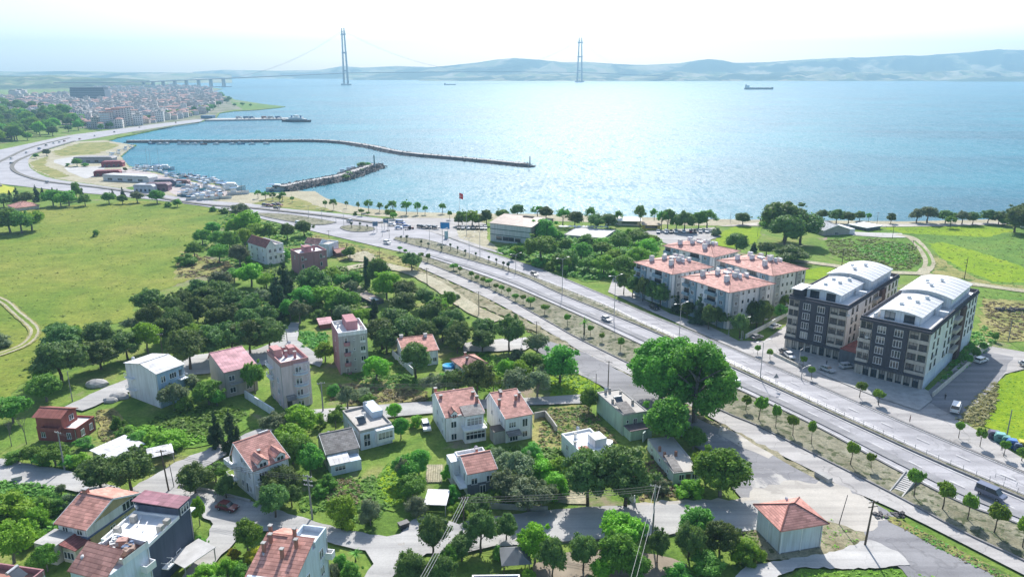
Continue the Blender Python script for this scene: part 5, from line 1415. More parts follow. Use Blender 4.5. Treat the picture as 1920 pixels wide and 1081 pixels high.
# white shed
H = House('shed', 'low shed with a flat bright white metal roof near the roadside', 'shed', (208, 859), (171, 846), (269, 832), (209, 873), wallm=w_grey)
H.body(z1=H.h - .1); H.mono(0, H.W, 0, H.D, H.h, H.h + .3, 'y', .4, tin_white); H.wins('R', [.3, .7], [1.0], 1.2, 1.0); H.wins('L', [.5], [1.0], 1.2, 1.0)
# tan house
H = House('gabled_house', 'tan house with a broad salmon tile gable and glazed end balcony', 'house', (162, 990), (106, 980), (259, 925), (171, 1037), wallm=w_tan)
H.body(); H.gable('y', .5, 2.3, .5, tile_or)
zf = H.h
for nm, z0, z1, mt in (('attic_wall', zf - 1.7, zf - .02, w_white),):
    H.box(nm, -.07, -.002, -.05, H.D, z0, z1, mt); H.box(nm, -.07, H.W, -.07, -.002, z0, z1, mt)
H.box('cornice', -.3, H.W + .1, -.3, -.071, zf - 1.95, zf - 1.72, M('cornice_blue', (0.12, 0.15, 0.24), .8)); H.box('cornice', -.3, -.071, -.071, H.D, zf - 1.95, zf - 1.72, M('cornice_blue', (0.12, 0.15, 0.24), .8))
H.wins('L', [.25, .75], [zf - 1.5], 1.2, 1.0, 'double', None, .07); H.wins('L', [.2, .62], [zf - 4.4], 1.5, 1.4, 'double')
H.wins('R', [.45, .68], [zf - 4.2], 1.2, 1.6, 'double'); H.win('R', H.W * .82, zf - 1.5, H.W * .3, 1.5, 'band', None, .07)
H.chimney(H.W * .52, H.D * .92, H.h + 1.9, 1.3, .8, terra)
H.box('side_wing', -4.2, -.003, H.D * .45, H.D * 1.15, -.3, 3.4, w_cream); H.box('wing_terrace', -4.3, -.003, H.D * .45, H.D * 1.15, 3.403, 3.6, padconc); H.mono(-3.2, -.1, -.5, H.D * .42, 2.9, 3.5, 'y', .15, tiles('maroon_tiles', (0.28, 0.10, 0.09), .5, .35), 'porch_roof')
H.box('porch', -3.0, -.003, -.3, H.D * .4, -.3, 2.7, w_cream); H.win('L', H.D * .2, .8, 2.2, 1.3, 'triple', None, 3.0)
# navy house
H = House('terraced_house', 'navy clad house with a white roof terrace and a striped red metal roof', 'house', (277, 1020), (184, 1014), (363, 947), (289, 1110), wallm=w_navy)
H.body(); H.flat(0, H.W * .72, 0, H.D, None, .5, .25, white, whiteroof)
zf = H.h
H.box('roof_room', H.W * .72, H.W, .05, H.D * .98, zf - .75, zf + 1.2, w_navy); H.mono(H.W * .72, H.W, 0, H.D, zf + 1.5, zf + 1.9, 'y', .2, tin_red)
H.win('R', H.W * .87, zf - .3, H.W * .2, 1.3, 'band', None, -.05); H.balcony('R', H.W * .2, H.W * .34, zf - 6, 1.2); H.wins('R', [.6], [zf - 7.5], 1.2, 1.8, 'single')
for x, y in ((.2, .85), (.5, .8), (.35, .06), (.5, .06)): H.chimney(H.W * x, H.D * y, zf - .4, 1.2, .9, w_grey, H.t, False)
m = MB().tube((H.W * .4, H.D * .62, zf - .2), (H.W * .62, H.D * .75, zf - .1), .1); m.tube((H.W * .3, H.D * .4, zf - .2), (H.W * .5, H.D * .5, zf - .1), .1); m.build('roof_pipe', white, H.t)
H.box('entrance_roof', H.W + .003, H.W + 2.5, H.D * .1, H.D, zf - 2.3, zf - 2.1, white)
# bottom left tile house with cluttered terrace
H = House('tiled_house', 'blue-grey house at bottom left with orange tile slope and cluttered roof terrace', 'house', (195, 1086), (115, 1082), (293, 1028), None, 10.5, wallm=w_lblue)
H.body(); zf = H.h
H.mono(0, H.W * .42, 0, H.D, zf, zf + 2.4, 'x', .3, tile_or)
H.box('upper_wall', H.W * .42, H.W, 0.001, .25, zf, zf + .9, w_lblue)
H.flat(H.W * .42, H.W, 0, H.D, zf + .9, .9, .25, w_white, terra)
mm = [(M('clutter_%d' % i, c, .8), c) for i, c in enumerate([(0.6, 0.6, 0.58), (0.15, 0.2, 0.3), (0.35, 0.25, 0.2), (0.5, 0.3, 0.25)])]
rc = random.Random(3)
for k in range(12):
    x, y = H.W * rc.uniform(.48, .92), H.D * rc.uniform(.12, .85)
    m = MB().rbox((x, y, zf + .5), (rc.uniform(.5, 1.6), rc.uniform(.5, 1.2), rc.uniform(.3, 1.0)), rc.uniform(0, 3)); m.rbox((x + .3, y + .2, zf + .9), (.5, .4, .3), rc.uniform(0, 3))
    m.build('stored_goods', mm[k % 4][0], H.t)
H.solar(H.W * .5, H.D * .75, zf + .1, H.t); H.balcony('R', H.W * .75, H.W * .98, zf - 3, 1.2, solid=True)
H.mono(H.W * .3, H.W * .55, -2.2, -.1, zf - 4, zf - 3.4, 'y', .1, tin_white, 'porch_roof')
# corner fragment bottom-left
H = House('flat_roofed_house', 'flat roofed house cut by the bottom left corner, with brown parapet and solar tank', 'house', (45, 1096), (-40, 1072), (68, 1066), None, 7.5, wallm=w_lblue)
H.body(); H.flat(ph=.9, fm=terra, pm=w_brick); H.roof = H.t; H.solar(H.W * .5, H.D * .3, H.h - .5)
# bottom centre orange house
H = House('tiled_house', 'pale blue house at bottom centre with ribbed orange tile slope and small roof terrace', 'house', (548, 1091), (455, 1090), (626, 1004), None, 9.5, wallm=w_lblue)
H.body(); zf = H.h
H.mono(0, H.W * .58, 0, H.D, zf - .3, zf + 2.6, 'x', .35, tile_or)
MB().add([(0, 0.002, zf - .4), (H.W * .58, 0.002, zf - .4), (H.W * .58, 0.002, zf + 2.4)], [(0, 1, 2)]).build('gable_wall', w_lblue, H.t)
H.box('upper_wall', H.W * .58, H.W, 0, H.D * .55, zf, zf + .5, w_lblue); H.mono(H.W * .58, H.W * .98, H.D * .56, H.D, zf + 2.6, zf + .5, 'x', .1, tile_or, 'rear_roof')
H.flat(H.W * .66, H.W, 0, H.D * .55, zf + 1.4, .95, .22, w_lblue, whiteroof)
for x, y in ((.3, .45), (.45, .25), (.48, .85), (.6, .95), (.35, .9), (.6, .4)): H.chimney(H.W * x, H.D * y, zf + 2.4 * x / .6, 1.5, .45, terra)
H.wins('R', [.8], [zf - 2.6, zf - 5.6], 1.3, 1.6, 'double'); H.wins('R', [.4], [zf - 3.5], 1.0, 1.4, 'double'); H.balcony('R', H.W * .9, H.W * 1.0, zf - 3.5, 1.2, solid=True)
# carport, gazebo, white framed pergola
def canopy(name, label, cat, px, base_y, w, d, h, mat, rz=0.0, wall_m=None):
    t = thing(name, label, cat, G(px, base_y), rz)
    MB().slab([(-w / 2, -d / 2, h), (w / 2, -d / 2, h), (w / 2, d / 2, h + .35), (-w / 2, d / 2, h + .35)], .12).build('roof', mat, t)
    for sx in (-1, 1):
        for sy in (-1, 1): MB().box(sx * (w / 2 - .2) - .07, sx * (w / 2 - .2) + .07, sy * (d / 2 - .2) - .07, sy * (d / 2 - .2) + .07, -.3, h + (.05 if sy < 0 else .28) - .1).build('post', steel, t)
    if wall_m: MB().box(-w / 2 + .1, w / 2 - .1, d / 2 - .15, d / 2 - .05, -.2, h).build('back_wall', wall_m, t)
    return t
canopy('carport', 'white roofed carport with a vehicle beneath, at the kerb below the vegetable rows', 'carport', 820, 954, 4.3, 4.8, 2.5, tin_white, R(-4), w_grey)
canopy('canopy', 'grey sheet canopy on posts beside the navy house', 'canopy', 363, 1062, 4.6, 6.0, 2.6, M('tarp', (0.5, 0.49, 0.47), .8), R(-32))
canopy('canopy', 'pale metal shelter with clutter at the bend below the white shed', 'canopy', 303, 866, 5.0, 4.0, 2.6, tin_white, R(30))
canopy('awning', 'small white awning among the gardens right of the red roofed bungalow', 'awning', 895, 722, 3.0, 2.2, 2.2, white, .2)
def gazebo(px, py, w, label, mat):
    t = thing('gazebo', label, 'gazebo', G(px, py), .1)
    a = [(-w / 2, -w / 2, 2.4), (w / 2, -w / 2, 2.4), (w / 2, w / 2, 2.4), (-w / 2, w / 2, 2.4)]; e = (0, 0, 4.0)
    m = MB()
    for i in range(4): m.face([a[i], a[(i + 1) % 4], e])
    m.face(a[::-1]); m.build('roof', mat, t)
    for x, y in ((-1, -1), (1, -1), (1, 1), (-1, 1)): MB().box(x * w * .42 - .08, x * w * .42 + .08, y * w * .42 - .08, y * w * .42 + .08, -.1, 2.38).build('post', wood, t)
    MB().box(-w * .4, w * .4, w * .36, w * .4, .4, .95).build('bench_back', wood, t)
gazebo(966, 1064, 5.0, 'dark grey hipped gazebo on wooden posts among the park trees', M('gazebo_slate', (0.17, 0.18, 0.185), .8))
t = thing('pergola', 'white framed pergola with navy panels at the bottom centre edge', 'pergola', G(930, 1121), .02)
for x in (-3.6, 3.6):
    for y in (-2, 2): MB().box(x - .1, x + .1, y - .1, y + .1, -.1, 2.6).build('post', white, t)
m = MB(); m.box(-3.8, 3.8, 1.9, 2.15, 2.603, 2.8); m.box(-3.8, 3.8, -2.15, -1.9, 2.603, 2.8); m.box(-3.8, -3.55, -1.9, 1.9, 2.603, 2.8); m.box(3.55, 3.8, -1.9, 1.9, 2.603, 2.8); m.build('frame', white, t)
MB().box(-3.5, 3.5, -1.85, 1.85, 2.62, 2.7).build('roof_panel', M('navy_sheet', (0.05, 0.065, 0.11), .95), t)

# upper left group
H = House('gabled_house', 'white house with a dark red half gable at the edge of the meadow grove', 'house', (499, 464), (466.5, 453), (530, 458), (501, 497), wallm=w_white)
H.body(); H.gable('y', .5, 2.6, .3, tiles('dark_red_tiles', (0.33, 0.12, 0.10), .5, .35), 0, H.W * .55, 0, H.D, H.h); H.flat(H.W * .56, H.W, 0, H.D, H.h + .7, .7)
H.wins('R', [.2, .5, .8], [H.h - 2.5, H.h - 5.5], 1.2, 1.4); H.wins('L', [.2, .5, .8], [H.h - 2.5, H.h - 5.6, 1], 1.2, 1.4); H.balcony('R', H.W * .6, H.W, H.h - 3.1, 1.2)
H = House('brick_block', 'bare red brick apartment block with few windows', 'apartment house', (560, 475), (545, 466.5), (612, 467.5), (561, 517), wallm=w_brick)
H.body(); H.flat(ph=.8, fm=whiteroof, pm=w_brick)
H.wins('R', [.12, .78], [H.h - 3.2, H.h - 6.4], .9, 1.7, 'single', white); H.box('stair_head', H.W * .3, H.W * .55, H.D * .3, H.D * .7, H.h - .7, H.h + 1.6, w_brick); H.chimney(H.W * .7, H.D * .5, H.h - .5, 2, .8, w_brick, H.t)
H.wins('L', [.5], [H.h - 3.2], .8, 1.4, 'single')
H = House('gabled_house', 'pale blue house with a red roof standing behind the bare brick block', 'house', (616, 460), (574, 455), (631, 453), (617, 482), wallm=w_lblue)
H.body(); H.gable('y', .3, 2.0, .2, tile_red, 0, H.W, H.D * .4, H.D); H.flat(0, H.W, 0, H.D * .4, H.h + .5, .5)
H.wins('R', [.4], [H.h - 2.4, 1], 1.3, 1.3); H.wins('L', [.2, .5], [H.h - 2.5], 1, 1.2)
H = House('shack', 'little brown roofed wooden shack right of the pale blue house', 'shack', (632, 474), (626, 469), (647, 470), (633, 482), wallm=wall('shack_brown', (0.22, 0.12, 0.10)))
H.body(); H.gable('x', .5, 1.0, .4, tile_pk, fascia=False); H.wins('R', [.5], [.9], 1.2, 1.1)
H = House('shed', 'long red shed with a faded pink tin roof behind the slim grey tower', 'shed', (600, 608), (592, 601), (624, 606), (600, 617), wallm=w_red)
H.body(z1=H.h - .1); H.mono(0, H.W, 0, H.D, H.h, H.h + .7, 'y', .3, tin_pink)
H = House('shed', 'dark low shed with one white sheet on its roof, among the pines', 'shed', (700, 566), (676, 553), (714, 560), (700, 573), wallm=w_dgrey)
H.body(z1=H.h - .1); H.mono(0, H.W, 0, H.D, H.h, H.h + .6, 'y', .3, tin_brown); H.box('roof_sheet', H.W * .2, H.W * .6, .2, H.D * .4, H.h + .25, H.h + .42, white)
H = House('hipped_house', 'house with a wide red hipped roof below the dark conifers at the far left', 'house', (30, 390), (5, 386), (75, 386), (30, 396), wallm=w_cream)
H.body(); H.hip(2.5, .6, tile_pk)
H = House('seaside_house', 'grey house with a grey-blue gable roof beside the big seaside pines', 'house', (1545, 432), (1531, 417), (1566, 424), (1545, 442), h=None, wallm=w_grey)
H.body(); H.gable('y', .5, 2.4, .5, tiles('slate_tiles', (0.36, 0.38, 0.40), .5, .4)); H.wins('R', [.5], [H.h - 2.4], 2.2, 1.3, 'triple'); H.box('porch', H.W, H.W + 3, 0, H.D * .6, -.2, 2.8, w_white)
H = House('seaside_house', 'low dark house with a white slab roof on the pale yard by the beach', 'house', (1625, 427), (1606, 420), (1637, 421), (1625, 433), wallm=w_dgrey)
H.body(z1=H.h - .1); H.box('roof', -.8, H.W + .8, -.8, H.D + .8, H.h - .09, H.h + .25, whiteroof)

# beach buildings
for px, py, w, lab, cm, rm in [(1221, 431, 9, 'yellow walled beach kiosk behind the car row', wall('kiosk_yellow', (0.62, 0.47, 0.10)), M('kiosk_roof', (0.40, 0.33, 0.24), .8)), (1180, 423, 12, 'low white roofed beach cafe left of the yellow kiosk', w_cream, whiteroof), (1150, 421, 8, 'small white beach hut between the pine crowns left of the cafe', w_white, whiteroof)]:
    t = thing('beach_kiosk', lab, 'kiosk', G(px, py), R(-6)); MB().box(-w / 2, w / 2, 0, 7, -.2, 2.8).build('wall', cm, t); MB().slab([(-w / 2 - .6, -1.2, 2.8), (w / 2 + .6, -1.2, 2.8), (w / 2 + .6, 7.4, 3.5), (-w / 2 - .6, 7.4, 3.5)], .12).build('roof', rm, t)
    MB().box(-w * .35, w * .35, -.06, -.002, 1.0, 2.1).build('counter_opening', glass, t)

# warehouse
H = House('warehouse', 'big pale panelled warehouse with a rusty brown roof that has a hole in it', 'warehouse', (996, 426), (914.5, 419.5), (1046, 411), (996, 461), wallm=wall('warehouse_panels', (0.55, 0.58, 0.56)))
H.body(); H.gable('y', .62, 2.0, .5, tiles('rusty_sheets', (0.27, 0.19, 0.15), 2.5, 1.2, .5, True), fascia=False)
gl = M('warehouse_green', (0.06, 0.14, 0.12), .7)
for z in (.38, .68): H.box('green_band', -.07, -.002, 0, H.D, H.h * z, H.h * z + .35, gl); H.box('green_band', -.07, H.W, -.07, -.002, H.h * z, H.h * z + .35, gl)
H.wins('L', [.32, .48, .62, .78], [1.2], 3.0, 1.8, 'triple', darkmetal)
H.box('side_cladding', .0, H.W, -.06, -.002, 0, H.h - .05, wall('warehouse_brown', (0.25, 0.20, 0.17)))
xr = H.W * .62
H.box('roof_hole', H.W * .52, H.W * .64, H.D * .25, H.D * .5, H.h + 2.0, H.h + 2.22, M('dark_void', (0.03, 0.025, 0.02), .9), H.roof)
H = House('low_hall', 'long low hall with a flat pale roof right of the warehouse', 'hall', (1132, 446), (1062, 437), (1142, 430), (1132, 453), wallm=w_grey)
H.body(); H.flat(ph=.3, fm=M('hall_roof', (0.60, 0.58, 0.55), .9, .2), pm=concrete)
for k in range(11):
    p = G(1052 + k * 8.4, 431 + k * .1)
    t = thing('beach_parasol', 'white beach parasol in the row behind the low hall', 'parasol', p, 0, 'row of parasols behind the low hall')
    MB().tube((0, 0, 0), (0, 0, 2.3), .05, n=5).build('pole', steel, t)
    m = MB(); n = 8
    for i in range(n): m.face([(1.5 * math.cos(2 * math.pi * i / n), 1.5 * math.sin(2 * math.pi * i / n), 2.0), (1.5 * math.cos(2 * math.pi * (i + 1) / n), 1.5 * math.sin(2 * math.pi * (i + 1) / n), 2.0), (0, 0, 2.6)])
    m.build('shade', white, t)

# four white apartment blocks with red hipped roofs
blk = wall('block_white', (0.76, 0.78, 0.80)); blk_b = wall('block_blue_grey', (0.27, 0.37, 0.44)); blk_g = wall('block_grey', (0.38, 0.40, 0.41))
tile_blk = tiles('block_tiles', (0.64, 0.34, 0.28), 0.6, .4)
def apartment(label, near, left, right, h=12.6):
    H = House('apartment_block', label, 'apartment house', near, left, right, None, h, 'white apartment blocks with red roofs', blk)
    W, D = H.W, H.D
    H.body()
    for s_, L in (('R', W), ('L', D)):
        for u0, u1, mt in ((.07, .21, blk_g if s_ == 'R' else blk_b), (.70, .84, blk_g if s_ == 'R' else blk_b)):
            if s_ == 'R': H.box('bay', u0 * L, u1 * L, -.5, -.003, -.2, h - .15, mt)
            else: H.box('bay', -.5, -.003, u0 * L, u1 * L, -.2, h - .15, mt)
        if s_ == 'L':
            for k in range(4):
                z = 1.2 + 2.95 * k
                for u0, u1 in ((.26, .48), (.86, .995)):
                    H.balcony('L', u0 * L, u1 * L, z - .1, 1.1, blk_b, blk_b, .95, True)
                    H.win('L', (u0 + u1) / 2 * L, z, (u1 - u0) * L * .8, 2.1, 'band', darkmetal)
                H.win('L', .58 * L, z + .7, 1.1, 1.3, 'double', white)
                H.win('L', .77 * L, z + .7, 1.3, 1.3, 'double', white, .5); H.win('L', .14 * L, z + .7, 1.3, 1.3, 'double', white, .5)
        else:
            for k in range(4):
                z = 1.9 + 2.95 * k
                for u in (.14, .77): H.win('R', u * L, z, 1.3, 1.3, 'double', white, .5)
                for u in (.32, .45, .58, .93): H.win('R', u * L, z, 1.0, 1.3, 'single', white)
    H.hip(2.4, .9, tile_blk)
    H.box('eave_board', -.8, W + .8, -.8, D + .8, h - .14, h - .08, white)
    for i, (x, y) in enumerate([(.2, .78), (.27, .84), (.38, .62), (.45, .68), (.5, .36), (.56, .30), (.62, .42), (.72, .30), (.78, .36), (.55, .78), (.7, .65), (.32, .36), (.25, .3), (.85, .6)]):
        d = min(x * W, (1 - x) * W, y * D, (1 - y) * D)
        zz = h + 2.4 * min(1, (d + .9) / (min(W, D) / 2 + .9))
        H.chimney(W * x, D * y, zz, 1.3 if i % 3 else 1.7, .9 if i % 2 else 1.3, blk, None, i % 2 == 0)
    H.box('skylight', W * .46, W * .56, D * .48, D * .58, h + 2.0, h + 2.75, white, H.roof)
apartment('white apartment block with red hipped roof, left front one of the four', (1261, 513), (1190, 492), (1335, 501))
apartment('white apartment block with red hipped roof, right front one of the four', (1368, 547), (1284, 519), (1447, 531))
apartment('white apartment block with red hipped roof, rear left one of the four', (1338, 481), (1244, 461), (1387, 471))
apartment('white apartment block with red hipped roof, rear right one of the four', (1449, 516), (1350, 488), (1510, 503))

# two dark apartment blocks with barrel roofs
dk = wall('charcoal_cladding', (0.075, 0.075, 0.092)); beige = wall('beige_render', (0.52, 0.47, 0.41)); brownp = wall('brown_panel', (0.12, 0.075, 0.07))
barrelm = M('barrel_sheet', (0.60, 0.61, 0.62), 0.55, 0.16, 0.3, stain=((0.45, 0.45, 0.46), 0.35))
def vault(H, x0, x1, y0, y1, z, wallh, rise):
    m = MB(); n = 12
    top = []
    for k in range(n + 1):
        t = k / n
        top.append((y0 - .5 + (y1 - y0 + 1) * t, z + wallh + rise * math.sin(math.pi * (.08 + .84 * t)) - rise * math.sin(math.pi * .08)))
    wv = MB(); poly = [(y0, z)] + [(min(max(y, y0), y1), zz - .02) for y, zz in top] + [(y1, z)]
    k = len(poly)
    vs = [(x0, y, zz) for y, zz in poly] + [(x1, y, zz) for y, zz in poly]
    wv.add(vs, [tuple(range(k - 1, -1, -1)), tuple(range(k, 2 * k))] + [(i, (i + 1) % k, k + (i + 1) % k, k + i) for i in range(k)])
    b = wv.build('penthouse', w_white, H.t)
    vs, fs = [], []
    for x in (x0 - .7, x1 + .3):
        for y, zz in top: vs.append((x, y, zz + .03))
        for y, zz in top: vs.append((x, y, zz + .2))
    q = n + 1
    for i in range(n):
        fs += [(q + i, q + i + 1, 3 * q + i + 1, 3 * q + i), (i, 2 * q + i, 2 * q + i + 1, i + 1), (i, i + 1, q + i + 1, q + i), (2 * q + i, 3 * q + i, 3 * q + i + 1, 2 * q + i + 1)]
    fs += [(0, q, 3 * q, 2 * q), (n, 2 * q + n, 3 * q + n, q + n)]
    m = MB(); m.add(vs, fs); m.build('barrel_roof', barrelm, b)
    m = MB()
    for j in range(1, 7):
        xx = x0 - .7 + (x1 - x0 + 1) * j / 7
        for (ya, za), (yb, zb) in zip(top[:-1], top[1:]): m.tube((xx, ya, za + .22), (xx, yb, zb + .22), .05, n=4)
    m.build('roof_seam', steel, b)
    return b
def darkblock(label, near, left, right, base, h=None, setback=False, sign=None):
    H = House('apartment_block', label, 'apartment house', near, left, right, base, h, 'charcoal apartment blocks', dk)
    W, D, h = H.W, H.D, H.h
    g = 4.0                                  # shop floor
    H.body(z1=h - 1.1, mat=beige)
    H.flat(ph=1.1, pm=dk, fm=whiteroof, t=.3)
    fl = (h - 1.2 - g) / 4
    # front, facing the road (side L): charcoal middle, beige loggia stacks at both ends
    H.box('charcoal_front', -.7, -.003, D * .29, D * .80, g, h - 1.05, dk)
    H.box('shop_fascia', -.9, -.003, 0, D, g - .75, g - .01, dk)
    H.box('white_end_wall', .25, W, -.05, -.002, g, h - 1.12, w_white)
    H.box('cornice', -.75, W, -.35, -.034, h - 1.1, h - .5, dk); H.box('cornice', -.75, -.034, -.034, D, h - 1.1, h - .5, dk)
    for k in range(4):
        z = g + .2 + fl * k
        for y in (.42, .665): H.win('L', D * y, z + .45, 2.1, 1.9, 'triple', white, .7)
        for y0, y1 in ((.015, .135), (.15, .275), (.82, .90), (.91, .985)):
            H.win('L', (y0 + y1) / 2 * D, z + .75, (y1 - y0) * D * .9, 1.7, 'double', darkmetal, .02)
        for y0, y1 in ((.0, .28), (.81, 1.0)):
            H.box('balcony_front', -.45, -.004, y0 * D, y1 * D, z - .35, z + .62, beige)
        # right flank: pairs of tall dark windows
        for x in (.09, .17, .33, .41): H.win('R', W * x, z + .5, 1.2, 1.8, 'single', darkmetal, .05)
        for x in (.72, .80, .88, .95): H.win('R', W * x, z + .5, 1.2, 1.8, 'single', darkmetal, .05 + (0 if x < .6 else .0))
        H.box('balcony_front', W * .46, W * .57, -1.2, -.053, z - .1, z + .9, beige); H.win('R', W * .515, z + .1, W * .09, 2.2, 'double', darkmetal, .05)
    H.box('brown_pier', W * .585, W * .665, -.9, -.053, 0, h - 1.12, brownp)
    for y in (.04, .16, .28, .40, .52, .64, .76, .88, .97):
        H.box('shop_pier', -.35, -.004, D * y - .25, D * y + .25, -.2, g - .76, beige)
    for y in (.10, .22, .34, .46, .58, .70, .82): H.win('L', D * y, .15, D * .085, g - 1.1, 'double', darkmetal, .03, 'shop_window')
    H.box('end_wall_base', 0, W, -.06, -.002, -.2, g - .02, w_lblue)
    # terrace penthouses
    zt = h - 1.05
    b = vault(H, W * .09, W * .50, D * .22, D * .80, zt, 2.3, 1.1)
    for y in (.38, .66): H.win('L', D * y, zt + .25, 2.6, 2.1, 'double', darkmetal, -W * .09)
    b2 = vault(H, W * .515, W * .93, D * .10, D * .86, zt + .05, 2.9, 1.7)
    for x, y in ((.2, .6), (.3, .45), (.36, .62), (.42, .4), (.62, .5), (.7, .62), (.78, .45)):
        H.box('roof_vent', W * x - .5, W * x + .5, D * y - .4, D * y + .4, zt + (3.2 if x < .5 else 4.6), zt + (4.0 if x < .5 else 5.3), white)
    H.box('terrace_wall', W * .05, W * .3, D * .84, D * .865, zt, zt + 1.6, w_white); H.box('terrace_wall', W * .34, W * .36, .4, D * .2, zt, zt + 1.5, w_white)
    if setback: H.box('upper_store', W * .02, W * .14, D * .82, D * .97, zt, zt + 2.8, dk); H.box('upper_store_roof', 0, W * .16, D * .80, D * .985, zt + 2.803, zt + 3.0, whiteroof)
    return H
Q2 = darkblock('charcoal apartment block with white barrel roofs, right one with corner shops', (1747, 618), (1612, 593), (1845, 544), (1728, 732))
Q1 = darkblock('charcoal apartment block with white barrel roofs, left one near the white blocks', (1591, 573), (1478, 553), (1694, 515), None, Q2.h, True)
# low red-roofed link between the two blocks
H = House('link_building', 'low dark link building with a red roof squeezed between the two charcoal blocks', 'building', (1613, 664), (1588, 650), (1650, 635), None, 4.5, wallm=w_dgrey)
H.body(z1=4.4); H.mono(0, H.W, 0, H.D, 4.5, 5.2, 'x', .1, tiles('dark_red_sheet', (0.30, 0.09, 0.08), 1, 1, .3, True))

# garden and boundary walls
def wallrun(label, px, h=1.6, t=.25, mat=None, name='garden_wall'):
    pts = [G(*p) for p in px]
    o0 = pts[0].copy()
    mb = MB()
    for a, b in zip(pts[:-1], pts[1:]):
        a, b = a - o0, b - o0
        d = (b - a).normalized(); nr = Vector((-d.y, d.x, 0)) * t / 2
        mb.add([a - nr - Vector((0, 0, .2)), b - nr - Vector((0, 0, .2)), b + nr - Vector((0, 0, .2)), a + nr - Vector((0, 0, .2)), a - nr + Vector((0, 0, h)), b - nr + Vector((0, 0, h)), b + nr + Vector((0, 0, h)), a + nr + Vector((0, 0, h))],
               [(0, 3, 2, 1), (4, 5, 6, 7), (0, 1, 5, 4), (1, 2, 6, 5), (2, 3, 7, 6), (3, 0, 4, 7)])
    o = mb.build(name, mat or w_white, None, o0)
    return tag(o, label, 'wall')
wallrun('white garden wall running down beside the round pine villa', [(736, 668), (775, 703)], 2.0)
wallrun('low garden wall in front of the carport driveway', [(338, 914), (390, 923), (470, 944)], .9, .3, concrete)
wallrun('white yard wall along the side street of the white blocks', [(1398, 634), (1440, 612), (1478, 590)], 1.4, .3)
wallrun('long yard wall with small posts beside the right charcoal block', [(1748, 745), (1800, 700), (1852, 652)], 1.5, .3, w_cream)
wallrun('ruined roofless wall enclosure right of the tiled pair', [(1002, 786), (1022, 782), (1036, 800), (1044, 812)], 1.8, .3, w_grey)
wallrun('pale wall at the foot of the pink tower yard', [(460, 745), (515, 780)], 2.0, .3)
wallrun('mint yard wall beside the long bungalow', [(1205, 828), (1212, 820)], 2.2, .3, w_mint2)
wallrun('low stone wall at the street edge below the olives', [(880, 950), (1027, 958)], 1.1, .3, concrete)
wallrun('white gatepost wall under the big dark pine', [(1176, 930), (1190, 945)], 2.0, .4, white)
wallrun('broken concrete channel wall on the verge by the gravel lot', [(1530, 893), (1556, 908)], 1.4, 1.2, concrete)
wallrun('kerb wall in front of the left charcoal block', [(1450, 666), (1500, 690)], 1.0, .3, w_cream)
# ------------------------------------------------------------------ vegetation
f_pine = foliage('pine_needles', (0.108, 0.195, 0.056), (0.18, 0.29, 0.075), (0.05, 0.10, 0.038))
f_broad = foliage('green_leaves', (0.121, 0.302, 0.046), (0.202, 0.419, 0.062), (0.059, 0.155, 0.034))
f_lime = foliage('lime_leaves', (0.183, 0.390, 0.034), (0.268, 0.500, 0.049), (0.098, 0.220, 0.024))
f_olive = foliage('olive_leaves', (0.171, 0.226, 0.122), (0.244, 0.305, 0.183), (0.091, 0.134, 0.067))
f_conif = foliage('conifer_needles', (0.050, 0.102, 0.056), (0.090, 0.155, 0.078), (0.025, 0.053, 0.031))
f_dry = foliage('dry_weeds', (0.24, 0.21, 0.10), (0.34, 0.29, 0.16), (0.12, 0.13, 0.05))
f_yel = foliage('yellow_bloom', (0.40, 0.38, 0.03), (0.52, 0.48, 0.04), (0.14, 0.18, 0.03))
f_ball = foliage('clipped_leaves', (0.146, 0.305, 0.037), (0.232, 0.415, 0.049), (0.073, 0.159, 0.024))
f_mead = foliage('meadow_tufts', (0.15, 0.20, 0.045), (0.22, 0.25, 0.07), (0.08, 0.13, 0.03))
bark = M('bark', (0.11, 0.085, 0.065), 0.95, 0.3, 1.0)
barkg = M('grey_bark', (0.20, 0.18, 0.16), 0.95, 0.3, 1.0)
ICO = bmesh.new(); bmesh.ops.create_icosphere(ICO, subdivisions=2, radius=1)
ICO_V = np.array([v.co[:] for v in ICO.verts]); ICO_F = np.array([[v.index for v in f.verts] for f in ICO.faces]); ICO.free()
def np_mesh(name, V, F3, F4, mat):
    me = bpy.data.meshes.new(name)
    nv, n3, n4 = len(V), len(F3), len(F4)
    me.vertices.add(nv); me.vertices.foreach_set('co', np.asarray(V, dtype=np.float32).ravel())
    me.loops.add(n3 * 3 + n4 * 4)
    me.loops.foreach_set('vertex_index', np.concatenate([np.asarray(F3).ravel(), np.asarray(F4).ravel()]).astype(np.int32))
    me.polygons.add(n3 + n4)
    st = np.concatenate([np.arange(n3) * 3, n3 * 3 + np.arange(n4) * 4]).astype(np.int32)
    me.polygons.foreach_set('loop_start', st)
    me.update(calc_edges=True); me.validate()
    me.materials.append(mat)
    return me
